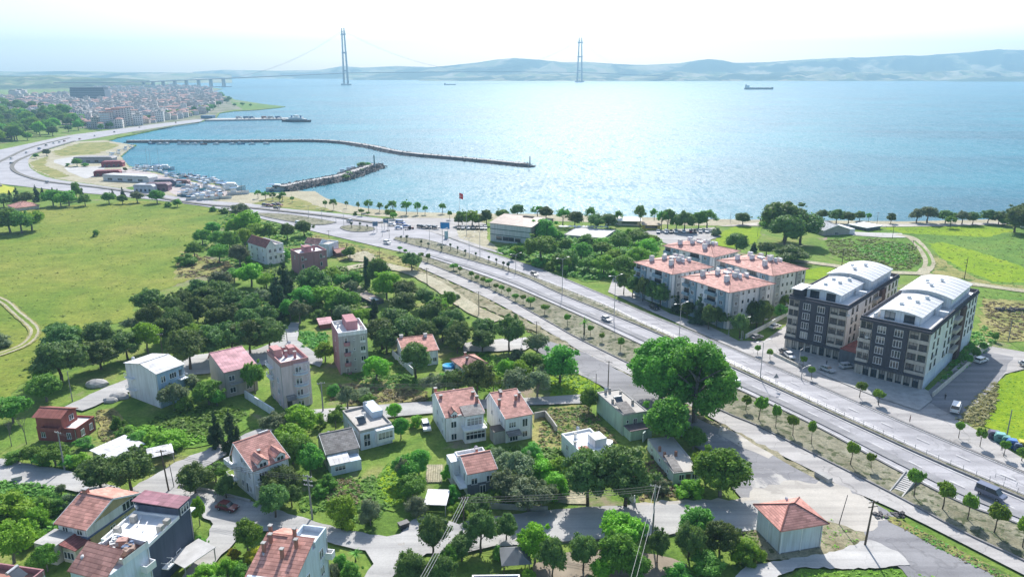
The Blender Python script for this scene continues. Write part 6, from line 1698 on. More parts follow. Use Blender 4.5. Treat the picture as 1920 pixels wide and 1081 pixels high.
def crown_np(r, clumps, nleaf, leaf, core=.82, flat=1.0, spike=0.0):
    """clumps: (x, y, z, radius). Leaf-sized quads over each clump, and a lumpy leafless inner mass."""
    V, F3, F4 = [], [], []
    n = 0
    tot = sum(c[3] ** 2 for c in clumps)
    for cx, cy, cz, cr in clumps:
        jit = 1 + r.normal(size=(len(ICO_V), 1)) * .10
        v = ICO_V * jit * cr * core * np.array([1, 1, flat]) + (cx, cy, cz)
        V.append(v); F3.append(ICO_F + n); n += len(v)
        k = max(8, int(nleaf * cr * cr / tot))
        d = r.normal(size=(k, 3)); d /= np.linalg.norm(d, axis=1)[:, None]
        d[:, 2] = np.where(d[:, 2] < -.55, -d[:, 2], d[:, 2])
        p = d * cr * (r.uniform(.74, 1.18, (k, 1)) + np.abs(r.normal(size=(k, 1))) * .05) * np.array([1, 1, flat]) + (cx, cy, cz)
        nr = d + r.normal(size=(k, 3)) * .75
        nr[:, 2] += .3
        nr /= np.linalg.norm(nr, axis=1)[:, None]
        a = np.cross(nr, r.normal(size=(k, 3))); a /= np.linalg.norm(a, axis=1)[:, None] + 1e-9
        b = np.cross(nr, a)
        s = leaf * r.uniform(.5, 1.5, (k, 1))
        if spike: a = a * (1 - spike) + np.array([0, 0, 1]) * spike
        q = np.stack([p - a * s - b * s * .6, p + a * s - b * s * .6, p + a * s + b * s * .6, p - a * s + b * s * .6], 1).reshape(-1, 3)
        V.append(q); F4.append(np.arange(k * 4).reshape(-1, 4) + n); n += k * 4
    return np.concatenate(V), np.concatenate(F3), np.concatenate(F4)
def clump_set(r, n, a, c, cz, rr, top=True, inner=.35, lo=-.45):
    out = []
    for i in range(n):
        for _ in range(50):
            d = r.normal(size=3); d /= np.linalg.norm(d)
            if top and d[2] < lo: continue
            k = r.uniform(inner, 1) ** .45
            cr = r.uniform(*rr)
            p = d * k * np.array([a - cr * .8, a - cr * .8, c - cr * .7])
            out.append((p[0], p[1], cz + p[2], cr)); break
    # uneven outline: bite two gaps out of the shell and let a few small boughs stick out
    for _ in range(2):
        g = r.normal(size=3); g[2] = abs(g[2]) * .6; g /= np.linalg.norm(g)
        out = [q for q in out if np.dot(np.array([q[0] / a, q[1] / a, (q[2] - cz) / c]), g) < .52 or r.random() < .25]
    for _ in range(max(3, n // 6)):
        d = r.normal(size=3); d[2] = abs(d[2]) * .7; d /= np.linalg.norm(d)
        cr = rr[0] * r.uniform(.45, .8)
        out.append((d[0] * a * 1.02, d[1] * a * 1.02, cz + d[2] * c * 1.0, cr))
    sx, sy = r.uniform(.86, 1.08, 2)
    return [(x * sx, y * sy, z, q) for x, y, z, q in out]
def trunk_mesh(name, r, h, rad, limbs, spread, mat, lean=.02, first=.5):
    mb = MB()
    pts = [(0, 0, -.03)] + [(r.uniform(-lean, lean), r.uniform(-lean, lean), h * k / 3) for k in (1, 2, 3)]
    rs = [rad * 1.25, rad, rad * .8, rad * .55]
    for i in range(3): mb.tube(pts[i], pts[i + 1], rs[i], rs[i + 1], 7)
    for i in range(limbs):
        t = 2 * math.pi * (i + r.uniform(-.3, .3)) / max(1, limbs)
        z = h * r.uniform(first, .95)
        q = (math.cos(t) * spread, math.sin(t) * spread, min(.9, z + h * r.uniform(.2, .5)))
        mb.tube((pts[2][0] * .7, pts[2][1] * .7, z), q, rad * .45, rad * .18, 5)
    return mb.mesh(name, mat)
TREES = {}
def variants(kind, n, fn):
    TREES[kind] = [fn(np.random.default_rng(100 + 17 * i + len(kind) * 31)) for i in range(n)]
def v_pine(r):       # umbrella pine: broad dome over a bare trunk
    cl = clump_set(r, 42, .5, .42, .58, (.11, .18), lo=-.6)
    return np_mesh('crown', *crown_np(r, cl, 5200, .018, .74, .9), f_pine), trunk_mesh('trunk', r, .5, .028, 5, .26, bark)
def v_round(r):      # low pine with a ball crown close to the ground
    cl = clump_set(r, 34, .5, .43, .55, (.12, .2))
    return np_mesh('crown', *crown_np(r, cl, 5200, .018, .74), f_pine), trunk_mesh('trunk', r, .5, .03, 3, .2, bark)
def v_broad(r):
    cl = clump_set(r, 38, .5, .44, .55, (.10, .19))
    return np_mesh('crown', *crown_np(r, cl, 5000, .021, .72), f_broad), trunk_mesh('trunk', r, .6, .03, 5, .25, barkg)
def v_giant(r):
    cl = clump_set(r, 95, .5, .46, .53, (.06, .125), inner=.45, lo=-.65)
    return np_mesh('crown', *crown_np(r, cl, 14000, .013, .66), f_broad), trunk_mesh('trunk', r, .6, .03, 6, .28, barkg)
def v_olive(r):
    cl = clump_set(r, 34, .5, .42, .56, (.09, .17), inner=.25)
    return np_mesh('crown', *crown_np(r, cl, 5200, .019, .6), f_olive), trunk_mesh('trunk', r, .55, .035, 4, .25, barkg)
def v_conif(r):      # spire with drooping tiers
    cl = []
    for i in range(46):
        z = r.uniform(.06, .97); k = (1 - z) ** .8
        t = r.uniform(0, 6.28); rad = k * .42 * r.uniform(.6, 1)
        cl.append((rad * math.cos(t), rad * math.sin(t), z, .035 + .10 * k))
    cl += [(0, 0, z, .03 + .16 * (1 - z)) for z in np.linspace(.1, .95, 10)]
    return np_mesh('crown', *crown_np(r, cl, 4200, .014, .7, .75), f_conif), trunk_mesh('trunk', r, .9, .025, 0, 0, bark)
def v_cypress(r):
    cl = [(r.uniform(-.12, .12), r.uniform(-.12, .12), z, .16 + .24 * math.sin(math.pi * min(1, z * .95 + .12)) ** .8) for z in np.linspace(.06, .9, 14)]
    return np_mesh('crown', *crown_np(r, cl, 2600, .03, .86, .35, .4), f_conif), trunk_mesh('trunk', r, .8, .06, 0, 0, bark)
def v_shrub(r):
    cl = clump_set(r, 26, .5, .6, .30, (.11, .2), inner=.2)
    cl = [(x, y, max(z, .05), q) for x, y, z, q in cl]
    return np_mesh('crown', *crown_np(r, cl, 3600, .018, .78), f_broad), trunk_mesh('trunk', r, .3, .02, 3, .2, barkg)
def v_ball(r):       # clipped street tree: thin stem, dense small head in the upper half
    cl = clump_set(r, 16, .5, .24, .75, (.16, .24))
    return np_mesh('crown', *crown_np(r, cl, 1300, .035, .85, .8), f_ball), trunk_mesh('trunk', r, .7, .035, 3, .15, bark)
def v_sparse(r):     # open-crowned shore tree
    cl = clump_set(r, 24, .5, .36, .62, (.07, .14), inner=.2)
    return np_mesh('crown', *crown_np(r, cl, 2200, .02, .5), f_broad), trunk_mesh('trunk', r, .6, .03, 6, .3, barkg)
def v_poll(r):       # pollarded young tree: knobbly stem with a tuft
    cl = clump_set(r, 6, .4, .16, .86, (.12, .2))
    return np_mesh('crown', *crown_np(r, cl, 260, .06, .6), f_conif), trunk_mesh('trunk', r, .85, .10, 4, .3, bark, first=.7)
def v_bare(r):
    mb = MB()
    def grow(p, d, L, rad, dep):
        q = p + d * L
        mb.tube(p, q, rad, rad * .65, 5)
        if dep:
            for _ in range(3):
                nd = (d + Vector((r.normal() * .5, r.normal() * .5, r.uniform(-.1, .5)))).normalized()
                grow(q, nd, L * .68, rad * .55, dep - 1)
    grow(Vector((0, 0, 0)), Vector((0, 0, 1)), .33, .022, 4)
    return None, mb.mesh('trunk', barkg)
def v_palm(r):
    mb = MB()
    for i in range(22):
        t = i * 2.4; e = r.uniform(.1, 1.1)
        p = Vector((0, 0, .62)); d = Vector((math.cos(t) * math.cos(e), math.sin(t) * math.cos(e), math.sin(e)))
        sd_ = Vector((-math.sin(t), math.cos(t), 0))
        for k in range(6):
            q = p + d * .09
            w0, w1 = .05 * (1 - k / 7), .05 * (1 - (k + 1) / 7)
            mb.face([p - sd_ * w0, p + sd_ * w0, q + sd_ * w1, q - sd_ * w1])
            p = q; d = (d + Vector((0, 0, -.22))).normalized()
    return mb.mesh('crown', f_broad), trunk_mesh('trunk', r, .62, .05, 0, 0, bark)
for k, n, fn in (('pine', 4, v_pine), ('round', 3, v_round), ('broad', 4, v_broad), ('giant', 2, v_giant), ('olive', 3, v_olive), ('conifer', 3, v_conif), ('cypress', 1, v_cypress), ('shrub', 4, v_shrub), ('ball', 3, v_ball), ('sparse', 3, v_sparse), ('pollard', 2, v_poll), ('bare', 2, v_bare), ('palm', 1, v_palm)):
    variants(k, n, fn)
TNAME = {'pine': 'stone_pine', 'round': 'pine_tree', 'broad': 'broadleaf_tree', 'giant': 'plane_tree', 'olive': 'olive_tree', 'conifer': 'cedar_tree', 'cypress': 'cypress_tree', 'shrub': 'shrub', 'ball': 'street_tree', 'sparse': 'shore_tree', 'pollard': 'pollarded_tree', 'bare': 'bare_tree', 'palm': 'palm_tree', 'lime': 'leafy_tree', 'limeshrub': 'shrub', 'oliveshrub': 'shrub', 'yellow': 'flowering_shrub', 'pineshrub': 'shrub'}
SRC = {'lime': ('broad', f_lime), 'limeshrub': ('shrub', f_lime), 'oliveshrub': ('shrub', f_olive), 'yellow': ('shrub', f_yel), 'pineshrub': ('shrub', f_pine)}
rv = random.Random(21)
NT = [0]
def tree(kind, cx, top, base, w, label, group=None, depth=1.0):
    src, mat = SRC.get(kind, (kind, None))
    p = G(cx, base)
    k = ppm(p)
    W = w / k
    Hh = top_z(p, top)
    # the far side of a crown sets its top row: take that half width off
    W *= 1.06
    Hh = max(Hh - .10 * W * (CAM_Z - Hh) / max(40, p.y), (.55 if kind.endswith('shrub') else .78) * W, .8)
    cm, tm = TREES[src][rv.randrange(len(TREES[src]))]
    rz = rv.uniform(0, 6.28)
    nm = TNAME[kind]
    NT[0] += 1
    t = thing(nm, label, {'shrub': 'shrub', 'flowering_shrub': 'shrub'}.get(nm, 'tree'), p, rz, group)
    if kind in ('ball', 'pollard'):
        k = rv.uniform(.8, 1.18); W *= k; Hh *= rv.uniform(.88, 1.08); t.rotation_euler = (rv.gauss(0, .05), rv.gauss(0, .05), rz)
    t.scale = (W, W * depth, Hh)
    if tm: inst('trunk', tm, t)
    if cm:
        c = inst('crown', cm, t)
        if mat:
            c.material_slots[0].link = 'OBJECT'; c.material_slots[0].material = mat
    return t
def grove(group, label, items):
    for it in items:
        kind, cx, top, base, w = it
        lab = label[kind] if isinstance(label, dict) else label
        tree(kind, cx, top, base, w, lab, group + (': ' + TNAME[kind].replace('_', ' ') + 's'))
D_ = lambda where: {'pine': 'dark green stone pine ' + where, 'round': 'dark round headed pine ' + where, 'broad': 'green broadleaf tree ' + where, 'lime': 'bright lime leafy tree ' + where, 'olive': 'silvery grey-green olive tree ' + where,
                   'conifer': 'dark pointed cedar ' + where, 'shrub': 'green shrub ' + where, 'limeshrub': 'bright lime green shrub ' + where, 'oliveshrub': 'grey-green shrub ' + where, 'sparse': 'open crowned pale green tree ' + where, 'yellow': 'yellow flowering shrub ' + where, 'bare': 'bare grey tree ' + where, 'palm': 'small palm ' + where, 'pineshrub': 'dark evergreen shrub ' + where, 'cypress': 'dark slender cypress ' + where, 'ball': 'small clipped tree ' + where}
# --- grove between the meadow and the lower houses
grove('meadow edge grove', D_('in the dense grove along the meadow edge'), [
 ('pine', 281, 540, 590, 54), ('pine', 285, 567, 618, 50), ('pine', 321, 552, 596, 42), ('pine', 342, 541, 585, 42), ('pine', 327, 574, 632, 48), ('pine', 315, 594, 645, 46), ('pine', 372, 523, 566, 40), ('pine', 410, 525, 568, 50), ('pine', 385, 535, 580, 48),
 ('pine', 372, 555, 612, 48), ('pine', 430, 570, 618, 60), ('pine', 445, 540, 590, 54), ('pine', 470, 550, 606, 54), ('pine', 113, 604, 642, 46), ('lime', 142, 610, 652, 42), ('pine', 122, 625, 670, 74), ('pine', 116, 650, 716, 96), ('pine', 195, 600, 656, 66), ('pine', 190, 642, 692, 68),
 ('pine', 240, 620, 674, 62), ('lime', 278, 604, 662, 50), ('olive', 248, 597, 622, 32), ('pine', 400, 553, 600, 48), ('pine', 350, 565, 615, 44), ('conifer', 393, 585, 612, 16), ('pine', 410, 575, 620, 50), ('pine', 470, 575, 625, 54), ('pine', 500, 568, 615, 46), ('pine', 350, 585, 632, 40)])
grove('row above the left street', D_('above the grey house'), [
 ('pine', 357, 613, 694, 78), ('pine', 400, 608, 676, 74), ('pine', 437, 603, 668, 70), ('pine', 470, 599, 664, 70), ('pine', 506, 594, 661, 66), ('lime', 360, 605, 640, 42)])
grove('gardens at the far left', D_('near the red stepped house at the far left'), [
 ('broad', 88, 702, 752, 64), ('lime', 84, 700, 728, 44), ('broad', 25, 738, 792, 64), ('broad', -10, 750, 800, 60), ('bare', 50, 770, 832, 40), ('bare', 22, 778, 836, 36), ('broad', 105, 832, 872, 54), ('broad', 60, 835, 868, 40), ('shrub', 30, 842, 866, 44), ('shrub', 160, 816, 840, 40), ('limeshrub', 150, 845, 872, 44), ('oliveshrub', 160, 862, 885, 26), ('shrub', 80, 845, 872, 40), ('shrub', 130, 850, 876, 36)])
grove('bushes at the left edge', D_('in the thicket behind the tan house at the left edge'), [
 ('limeshrub', 25, 915, 980, 84), ('shrub', 85, 922, 968, 48), ('limeshrub', 70, 942, 990, 48), ('oliveshrub', 132, 918, 955, 36), ('lime', 27, 975, 1055, 78), ('shrub', -20, 940, 1000, 60), ('shrub', 112, 930, 962, 36), ('broad', 72, 1032, 1078, 36), ('olive', 116, 906, 928, 20), ('limeshrub', 60, 985, 1020, 50), ('broad', 90, 1020, 1070, 40)])
grove('gardens beside the white gabled house', D_('in the garden between the white gabled house and the pink tower'), [
 ('olive', 328, 718, 767, 52), ('olive', 362, 700, 742, 44), ('broad', 392, 713, 758, 54), ('broad', 479, 673, 738, 40), ('shrub', 346, 735, 770, 34), ('broad', 408, 730, 760, 30), ('shrub', 222, 774, 804, 26), ('limeshrub', 317, 798, 842, 66), ('shrub', 237, 797, 824, 40), ('shrub', 262, 805, 832, 40), ('limeshrub', 290, 806, 838, 44), ('conifer', 407, 770, 838, 38), ('conifer', 437, 762, 848, 46), ('olive', 518, 772, 818, 54), ('lime', 566, 760, 815, 68), ('lime', 545, 795, 852, 66), ('shrub', 600, 770, 800, 30)])
grove('pines at the white shed', D_('by the white roofed shed and the lower junction'), [('pine', 248, 842, 922, 88), ('pine', 190, 858, 918, 78), ('round', 368, 868, 926, 64), ('broad', 405, 866, 902, 46), ('round', 425, 890, 936, 42), ('olive', 178, 862, 885, 30)])
grove('lower junction trees', D_('around the dormered white house and the vacant lot'), [
 ('round', 529, 873, 937, 66), ('pine', 517, 906, 972, 62), ('pine', 548, 908, 950, 40), ('broad', 550, 808, 882, 76), ('broad', 583, 832, 892, 54), ('shrub', 615, 885, 917, 36), ('limeshrub', 643, 922, 988, 64), ('oliveshrub', 695, 928, 984, 46), ('broad', 765, 852, 902, 54), ('broad', 786, 842, 892, 48), ('broad', 775, 888, 934, 54), ('oliveshrub', 782, 922, 964, 46), ('olive', 757, 858, 905, 30), ('shrub', 600, 905, 930, 34)])
grove('front gardens at the bottom', D_('in the front gardens at the bottom left of centre'), [
 ('broad', 466, 972, 1034, 54), ('yellow', 484, 1026, 1052, 42), ('yellow', 440, 1022, 1046, 26), ('yellow', 468, 1042, 1058, 20), ('limeshrub', 428, 1038, 1080, 38), ('limeshrub', 386, 1048, 1092, 52), ('shrub', 450, 1050, 1082, 36), ('oliveshrub', 478, 1055, 1082, 36), ('palm', 667, 1028, 1052, 28), ('shrub', 660, 1046, 1086, 40), ('shrub', 640, 1032, 1064, 30), ('oliveshrub', 625, 1050, 1080, 26), ('lime', 375, 930, 985, 26), ('shrub', 378, 1000, 1030, 26), ('shrub', 408, 1080, 1110, 60)])
grove('street pines at the bottom', D_('along the street at the bottom centre'), [
 ('round', 812, 963, 1040, 62), ('round', 772, 1033, 1102, 64), ('round', 830, 1040, 1110, 60), ('round', 866, 1000, 1050, 62), ('round', 902, 955, 1034, 64), ('round', 950, 962, 1014, 44), ('lime', 1003, 978, 1054, 66), ('pine', 1036, 1008, 1088, 54), ('round', 1093, 998, 1070, 54), ('lime', 1165, 955, 1034, 84), ('broad', 1160, 996, 1078, 76), ('pine', 1232, 990, 1056, 44), ('round', 898, 927, 968, 54), ('lime', 1128, 1045, 1090, 44), ('broad', 1195, 1040, 1090, 50), ('shrub', 1110, 1075, 1100, 40), ('shrub', 935, 1018, 1050, 26), ('lime', 990, 1066, 1095, 30), ('broad', 845, 1020, 1062, 40)])
grove('park trees beside the panel building', D_('in the strip beside the windowless panel building'), [
 ('broad', 1304, 950, 1004, 64), ('round', 1290, 978, 1048, 54), ('pine', 1349, 975, 1044, 64), ('shrub', 1325, 1026, 1070, 68), ('limeshrub', 1392, 1000, 1050, 62), ('shrub', 1270, 1050, 1090, 50), ('limeshrub', 1420, 1020, 1052, 30), ('shrub', 1400, 1025, 1062, 40)])
grove('olive garden', D_('in the overgrown garden between the tiled houses and the big pines'), [
 ('olive', 992, 900, 958, 80), ('olive', 968, 845, 908, 74), ('limeshrub', 1018, 850, 908, 74), ('limeshrub', 1044, 848, 902, 60), ('olive', 930, 838, 880, 44), ('olive', 950, 880, 938, 60), ('limeshrub', 1040, 880, 930, 56), ('olive', 1015, 900, 950, 54), ('shrub', 920, 830, 862, 30), ('shrub', 1000, 825, 862, 44), ('limeshrub', 842, 862, 900, 26), ('shrub', 848, 905, 940, 30), ('limeshrub', 860, 938, 965, 36)])
tree('pine', 1102, 840, 944, 96, 'huge dark pine left of the two overhanging the white modern house')
tree('pine', 1172, 832, 950, 112, 'huge dark pine right of the two, its trunk standing at the street edge')
tree('giant', 1238, 634, 752, 116, 'giant plane tree on the left of the huge crown beside the highway', 'giant plane trees by the highway')
tree('giant', 1303, 640, 792, 142, 'giant plane tree on the right of the huge crown beside the highway', 'giant plane trees by the highway')
tree('giant', 1268, 634, 772, 130, 'giant plane tree in the middle of the huge crown, behind the other two', 'giant plane trees by the highway')
tree('broad', 1247, 742, 834, 92, 'bright green tree between the mint house and the giant plane trees')
tree('broad', 1300, 800, 842, 48, 'small green tree at the back corner of the long bungalow')
tree('broad', 1350, 836, 930, 102, 'full green tree right of the long bungalow, by the gravel lot')
tree('lime', 1322, 845, 905, 54, 'lime green tree pressed against the end of the long bungalow')
tree('limeshrub', 1292, 892, 930, 54, 'lime green shrub in front of the long bungalow')
tree('oliveshrub', 1234, 888, 922, 48, 'tall weedy shrub standing in the vacant plot')
tree('broad', 1104, 726, 772, 36, 'small green tree at the left side of the mint house')
grove('scrub by the old garden wall', D_('in the plots around the slim grey tower'), [
 ('lime', 707, 668, 714, 50), ('lime', 610, 640, 678, 38), ('olive', 652, 722, 768, 42), ('shrub', 627, 715, 740, 28), ('broad', 630, 765, 802, 30), ('lime', 740, 755, 786, 28), ('oliveshrub', 680, 722, 745, 36), ('shrub', 690, 735, 756, 30), ('shrub', 640, 755, 785, 30), ('limeshrub', 780, 775, 800, 30), ('broad', 752, 782, 822, 34)])
tree('round', 780, 640, 708, 66, 'dense round pine standing in front of the low white house')
grove('pines above the middle street', D_('along the middle street behind the tiled pair'), [
 ('pine', 895, 675, 745, 64), ('round', 850, 695, 742, 50), ('olive', 812, 700, 740, 46), ('broad', 833, 698, 730, 36), ('olive', 968, 690, 745, 62), ('olive', 1008, 693, 746, 52), ('olive', 1022, 680, 718, 40), ('broad', 1050, 645, 718, 72), ('broad', 1000, 662, 698, 46), ('lime', 950, 672, 710, 40), ('lime', 975, 675, 712, 40), ('lime', 925, 700, 735, 30), ('olive', 1007, 630, 664, 50), ('pine', 955, 590, 658, 58), ('pine', 907, 597, 645, 54), ('pine', 905, 617, 660, 46), ('pine', 855, 600, 645, 48), ('pine', 857, 620, 662, 46), ('oliveshrub', 968, 650, 672, 34)])
grove('pines east of the track', D_('in the dark grove below the pale dirt track'), [
 ('pine', 762, 530, 568, 52), ('pine', 797, 540, 578, 44), ('pine', 757, 555, 594, 56), ('pine', 810, 560, 615, 56), ('pine', 850, 577, 628, 54), ('pine', 742, 575, 628, 62), ('pine', 717, 597, 655, 68), ('pine', 770, 592, 650, 66), ('pine', 860, 600, 652, 50), ('pine', 795, 600, 652, 50), ('lime', 820, 555, 590, 40), ('broad', 840, 545, 580, 36), ('pine', 725, 612, 662, 50), ('pine', 830, 590, 640, 44), ('conifer', 703, 558, 606, 28), ('olive', 660, 525, 552, 26), ('olive', 850, 548, 572, 24)])
grove('upper grove', D_('in the thick grove around the bare brick block'), [
 ('olive', 450, 393, 414, 40), ('lime', 465, 408, 440, 56), ('broad', 505, 418, 452, 32), ('pine', 539, 418, 450, 30), ('pine', 570, 424, 443, 36), ('broad', 410, 432, 462, 34), ('broad', 432, 432, 470, 38), ('lime', 460, 432, 462, 42), ('broad', 412, 455, 492, 38), ('olive', 450, 458, 497, 42), ('lime', 480, 418, 450, 38), ('shrub', 537, 462, 487, 20), ('lime', 472, 493, 537, 54), ('lime', 500, 510, 542, 34), ('olive', 415, 515, 548, 50), ('broad', 380, 430, 458, 32), ('broad', 365, 452, 482, 34), ('shrub', 350, 480, 496, 40), ('lime', 440, 412, 440, 36), ('broad', 400, 418, 440, 30),
 ('conifer', 535, 483, 558, 46), ('conifer', 522, 510, 594, 52), ('pine', 592, 500, 560, 66), ('lime', 622, 500, 537, 44), ('broad', 640, 510, 542, 32), ('broad', 665, 508, 542, 34), ('broad', 572, 537, 582, 50), ('lime', 615, 535, 577, 56), ('broad', 650, 545, 588, 56), ('olive', 563, 562, 606, 42), ('olive', 645, 570, 602, 38), ('broad', 622, 557, 592, 24), ('broad', 440, 500, 530, 36), ('shrub', 460, 470, 495, 30), ('olive', 490, 540, 580, 40), ('broad', 545, 560, 600, 40), ('shrub', 600, 575, 600, 30), ('lime', 680, 575, 606, 36)])
tree('cypress', 689, 478, 537, 15, 'dark slender cypress column beside the grove of lime trees')
tree('round', 712, 484, 543, 46, 'dark dense pine touching the slender cypress')
tree('lime', 725, 507, 562, 56, 'bright lime tree in front of the dark pine and cypress')
tree('round', 772, 473, 508, 40, 'lone dark round pine at the highway corner')
tree('broad', 656, 463, 485, 28, 'lone bush tree on the verge right of the wooden shack')
tree('shrub', 180, 429, 443, 14, 'lone bush in the middle of the open meadow')
grove('thicket at the meadow corner', D_('in the clump at the left edge of the meadow'), [('broad', 20, 396, 436, 56), ('lime', 60, 392, 432, 46), ('broad', 42, 410, 437, 50), ('broad', -10, 402, 438, 40), ('oliveshrub', 0, 618, 650, 40)])
grove('hedge behind the meadow', D_('in the belt between the meadow and the curving highway'), [
 ('conifer', 33, 349, 378, 18), ('conifer', 70, 345, 378, 18), ('conifer', 82, 351, 376, 12), ('conifer', 100, 351, 368, 9), ('conifer', 109, 352, 368, 8), ('conifer', 20, 356, 378, 14), ('conifer', 132, 356, 372, 8), ('conifer', 155, 352, 374, 12), ('broad', 145, 342, 376, 20), ('conifer', 231, 350, 372, 12), ('conifer', 212, 354, 370, 10), ('round', 8, 362, 388, 30), ('round', 50, 362, 384, 30), ('broad', 100, 368, 386, 36), ('broad', 130, 369, 386, 34), ('broad', 160, 372, 386, 26), ('lime', 115, 372, 388, 30), ('broad', 205, 369, 382, 26), ('broad', 230, 372, 382, 20), ('olive', 258, 360, 380, 26), ('broad', 295, 370, 381, 30), ('broad', 333, 375, 388, 18), ('shrub', 315, 377, 388, 14), ('shrub', 400, 385, 396, 16), ('shrub', 420, 388, 400, 20)])
# --- belt west of the town
rw = random.Random(9)
WOOD = [(-40, 200), (20, 192), (60, 208), (120, 212), (150, 235), (140, 252), (90, 258), (30, 268), (-40, 275)]
sites = []
while len(sites) < 150:
    x, y = rw.uniform(-40, 155), rw.uniform(192, 274)
    if inside(WOOD, x, y): sites.append((x, y))
for x, y in sorted(sites, key=lambda s: s[1]):
    w = rw.uniform(15, 29) * (y - 95) / 150
    tree(rw.choice(('broad', 'broad', 'lime', 'round')), x, y - w * rw.uniform(.8, 1.15), y, w, 'tree in the wood between the curving highway and the inland town', 'trees of the wood by the curving highway')
rw = random.Random(10)
def townpt():
    while True:
        x, y = rw.uniform(-20, 430), rw.uniform(165, 240)
        if inside(TOWN, x, y): return x, y
for _ in range(70):
    x, y = townpt()
    w = rw.uniform(5, 9) * (y - 125) / 75
    tree(rw.choice(('broad', 'round', 'broad')), x, y - w * rw.uniform(.6, .95), y, w, 'dark green tree among the houses of the far town', 'trees among the far town houses')
for x, y, w in [(190, 244, 12), (208, 241, 15), (147, 244, 20), (155, 240, 14), (243, 233, 10), (254, 230, 10), (272, 226, 12), (280, 224, 9), (300, 221, 14), (312, 219, 14), (322, 216, 10), (335, 216, 12), (352, 213, 11), (366, 213, 14), (378, 211, 16), (388, 212, 12), (394, 208, 14), (400, 206, 12), (410, 200, 12), (425, 194, 10), (440, 200, 7), (415, 184, 12), (430, 190, 10), (455, 199, 8), (470, 200, 6)]:
    tree('broad', x, y - w * .95, y, w, 'dark tree on the seafront promenade of the far town', 'promenade trees of the far town')
grove('marina trees', D_('on the marina ground and the short breakwater'), [('round', 88, 282, 292, 15), ('broad', 68, 290, 297, 11), ('shrub', 127, 305, 312, 10), ('broad', 145, 301, 312, 18), ('shrub', 160, 307, 312, 14), ('round', 235, 315, 322, 10), ('sparse', 484, 356, 372, 14), ('sparse', 498, 358, 374, 18), ('sparse', 512, 360, 376, 14), ('sparse', 530, 358, 377, 16), ('sparse', 548, 367, 380, 9), ('sparse', 524, 366, 378, 14), ('shrub', 280, 340, 350, 16), ('shrub', 296, 343, 350, 18), ('shrub', 648, 328, 335, 18), ('broad', 678, 316, 323, 9), ('broad', 690, 306, 314, 12), ('shrub', 680, 305, 314, 22), ('shrub', 655, 320, 330, 16)])
grove('shoreline trees', D_('on the beach strip along the shore'), [
 ('sparse', 626, 372, 393, 16), ('sparse', 610, 374, 392, 10), ('sparse', 650, 376, 390, 8), ('sparse', 672, 378, 395, 9), ('sparse', 691, 374, 397, 19), ('sparse', 712, 379, 398, 15), ('sparse', 737, 375, 398, 19), ('sparse', 725, 384, 398, 10), ('sparse', 762, 374, 402, 24), ('sparse', 783, 378, 402, 16), ('sparse', 797, 384, 402, 12), ('sparse', 830, 379, 400, 16), ('lime', 732, 390, 408, 20), ('lime', 738, 396, 412, 14), ('shrub', 666, 395, 404, 8), ('ball', 690, 397, 404, 8), ('ball', 678, 392, 405, 11), ('ball', 843, 396, 412, 8),
 ('round', 860, 402, 424, 18), ('broad', 867, 392, 422, 22), ('lime', 885, 396, 424, 36), ('round', 912, 393, 421, 26), ('round', 898, 402, 424, 22), ('broad', 942, 391, 412, 26), ('round', 970, 388, 408, 30), ('sparse', 1008, 387, 409, 28), ('pine', 1024, 391, 412, 30), ('sparse', 1055, 388, 422, 30), ('pine', 1078, 396, 427, 34), ('sparse', 1108, 387, 420, 24), ('round', 1118, 400, 430, 36), ('round', 1140, 402, 430, 36), ('sparse', 1158, 394, 420, 20), ('sparse', 1200, 384, 426, 28), ('sparse', 1226, 390, 418, 18), ('sparse', 1252, 391, 430, 32), ('sparse', 1240, 395, 430, 26), ('round', 1283, 396, 434, 38), ('broad', 1268, 402, 432, 26), ('sparse', 1325, 392, 428, 40), ('broad', 1310, 396, 428, 30), ('oliveshrub', 1342, 424, 442, 20), ('lime', 1178, 428, 450, 16)])
grove('beach pines on the right', D_('along the beach on the right'), [('pine', 1392, 399, 422, 29), ('round', 1542, 396, 413, 24), ('pine', 1568, 395, 419, 32), ('pine', 1590, 397, 420, 28), ('pine', 1611, 395, 414, 22), ('sparse', 1628, 399, 416, 12), ('pine', 1670, 399, 419, 18), ('olive', 1718, 397, 417, 32), ('olive', 1738, 397, 418, 38), ('pine', 1772, 394, 419, 30), ('olive', 1803, 395, 421, 28), ('pine', 1823, 397, 421, 26), ('pine', 1852, 393, 419, 30), ('round', 1872, 395, 421, 28), ('pine', 1907, 390, 420, 46), ('round', 1902, 402, 436, 54), ('broad', 1882, 406, 424, 20), ('sparse', 1781, 404, 427, 24), ('round', 1930, 400, 440, 50), ('sparse', 1490, 400, 420, 20), ('sparse', 1790, 398, 420, 16)])
tree('pine', 1470, 384, 452, 92, 'broad dark seaside pine at the back of the big pine clump')
tree('pine', 1500, 402, 458, 76, 'broad dark seaside pine right in the big clump, beside the grey house')
tree('round', 1472, 427, 464, 74, 'dense clipped dark pine at the front of the big seaside pine clump')
tree('limeshrub', 1438, 400, 424, 38, 'lime green tree at the left shoulder of the seaside pine clump')
tree('round', 1380, 436, 478, 50, 'dark bushy pine behind the rear white apartment block')
tree('conifer', 1413, 452, 471, 16, 'small pointed conifer left of the clipped dark hedge bush')
tree('round', 1436, 452, 480, 32, 'clipped dark hedge bush right of the small pointed conifer')
tree('pineshrub', 1484, 456, 490, 66, 'wide dark hedge below the seaside pine clump')
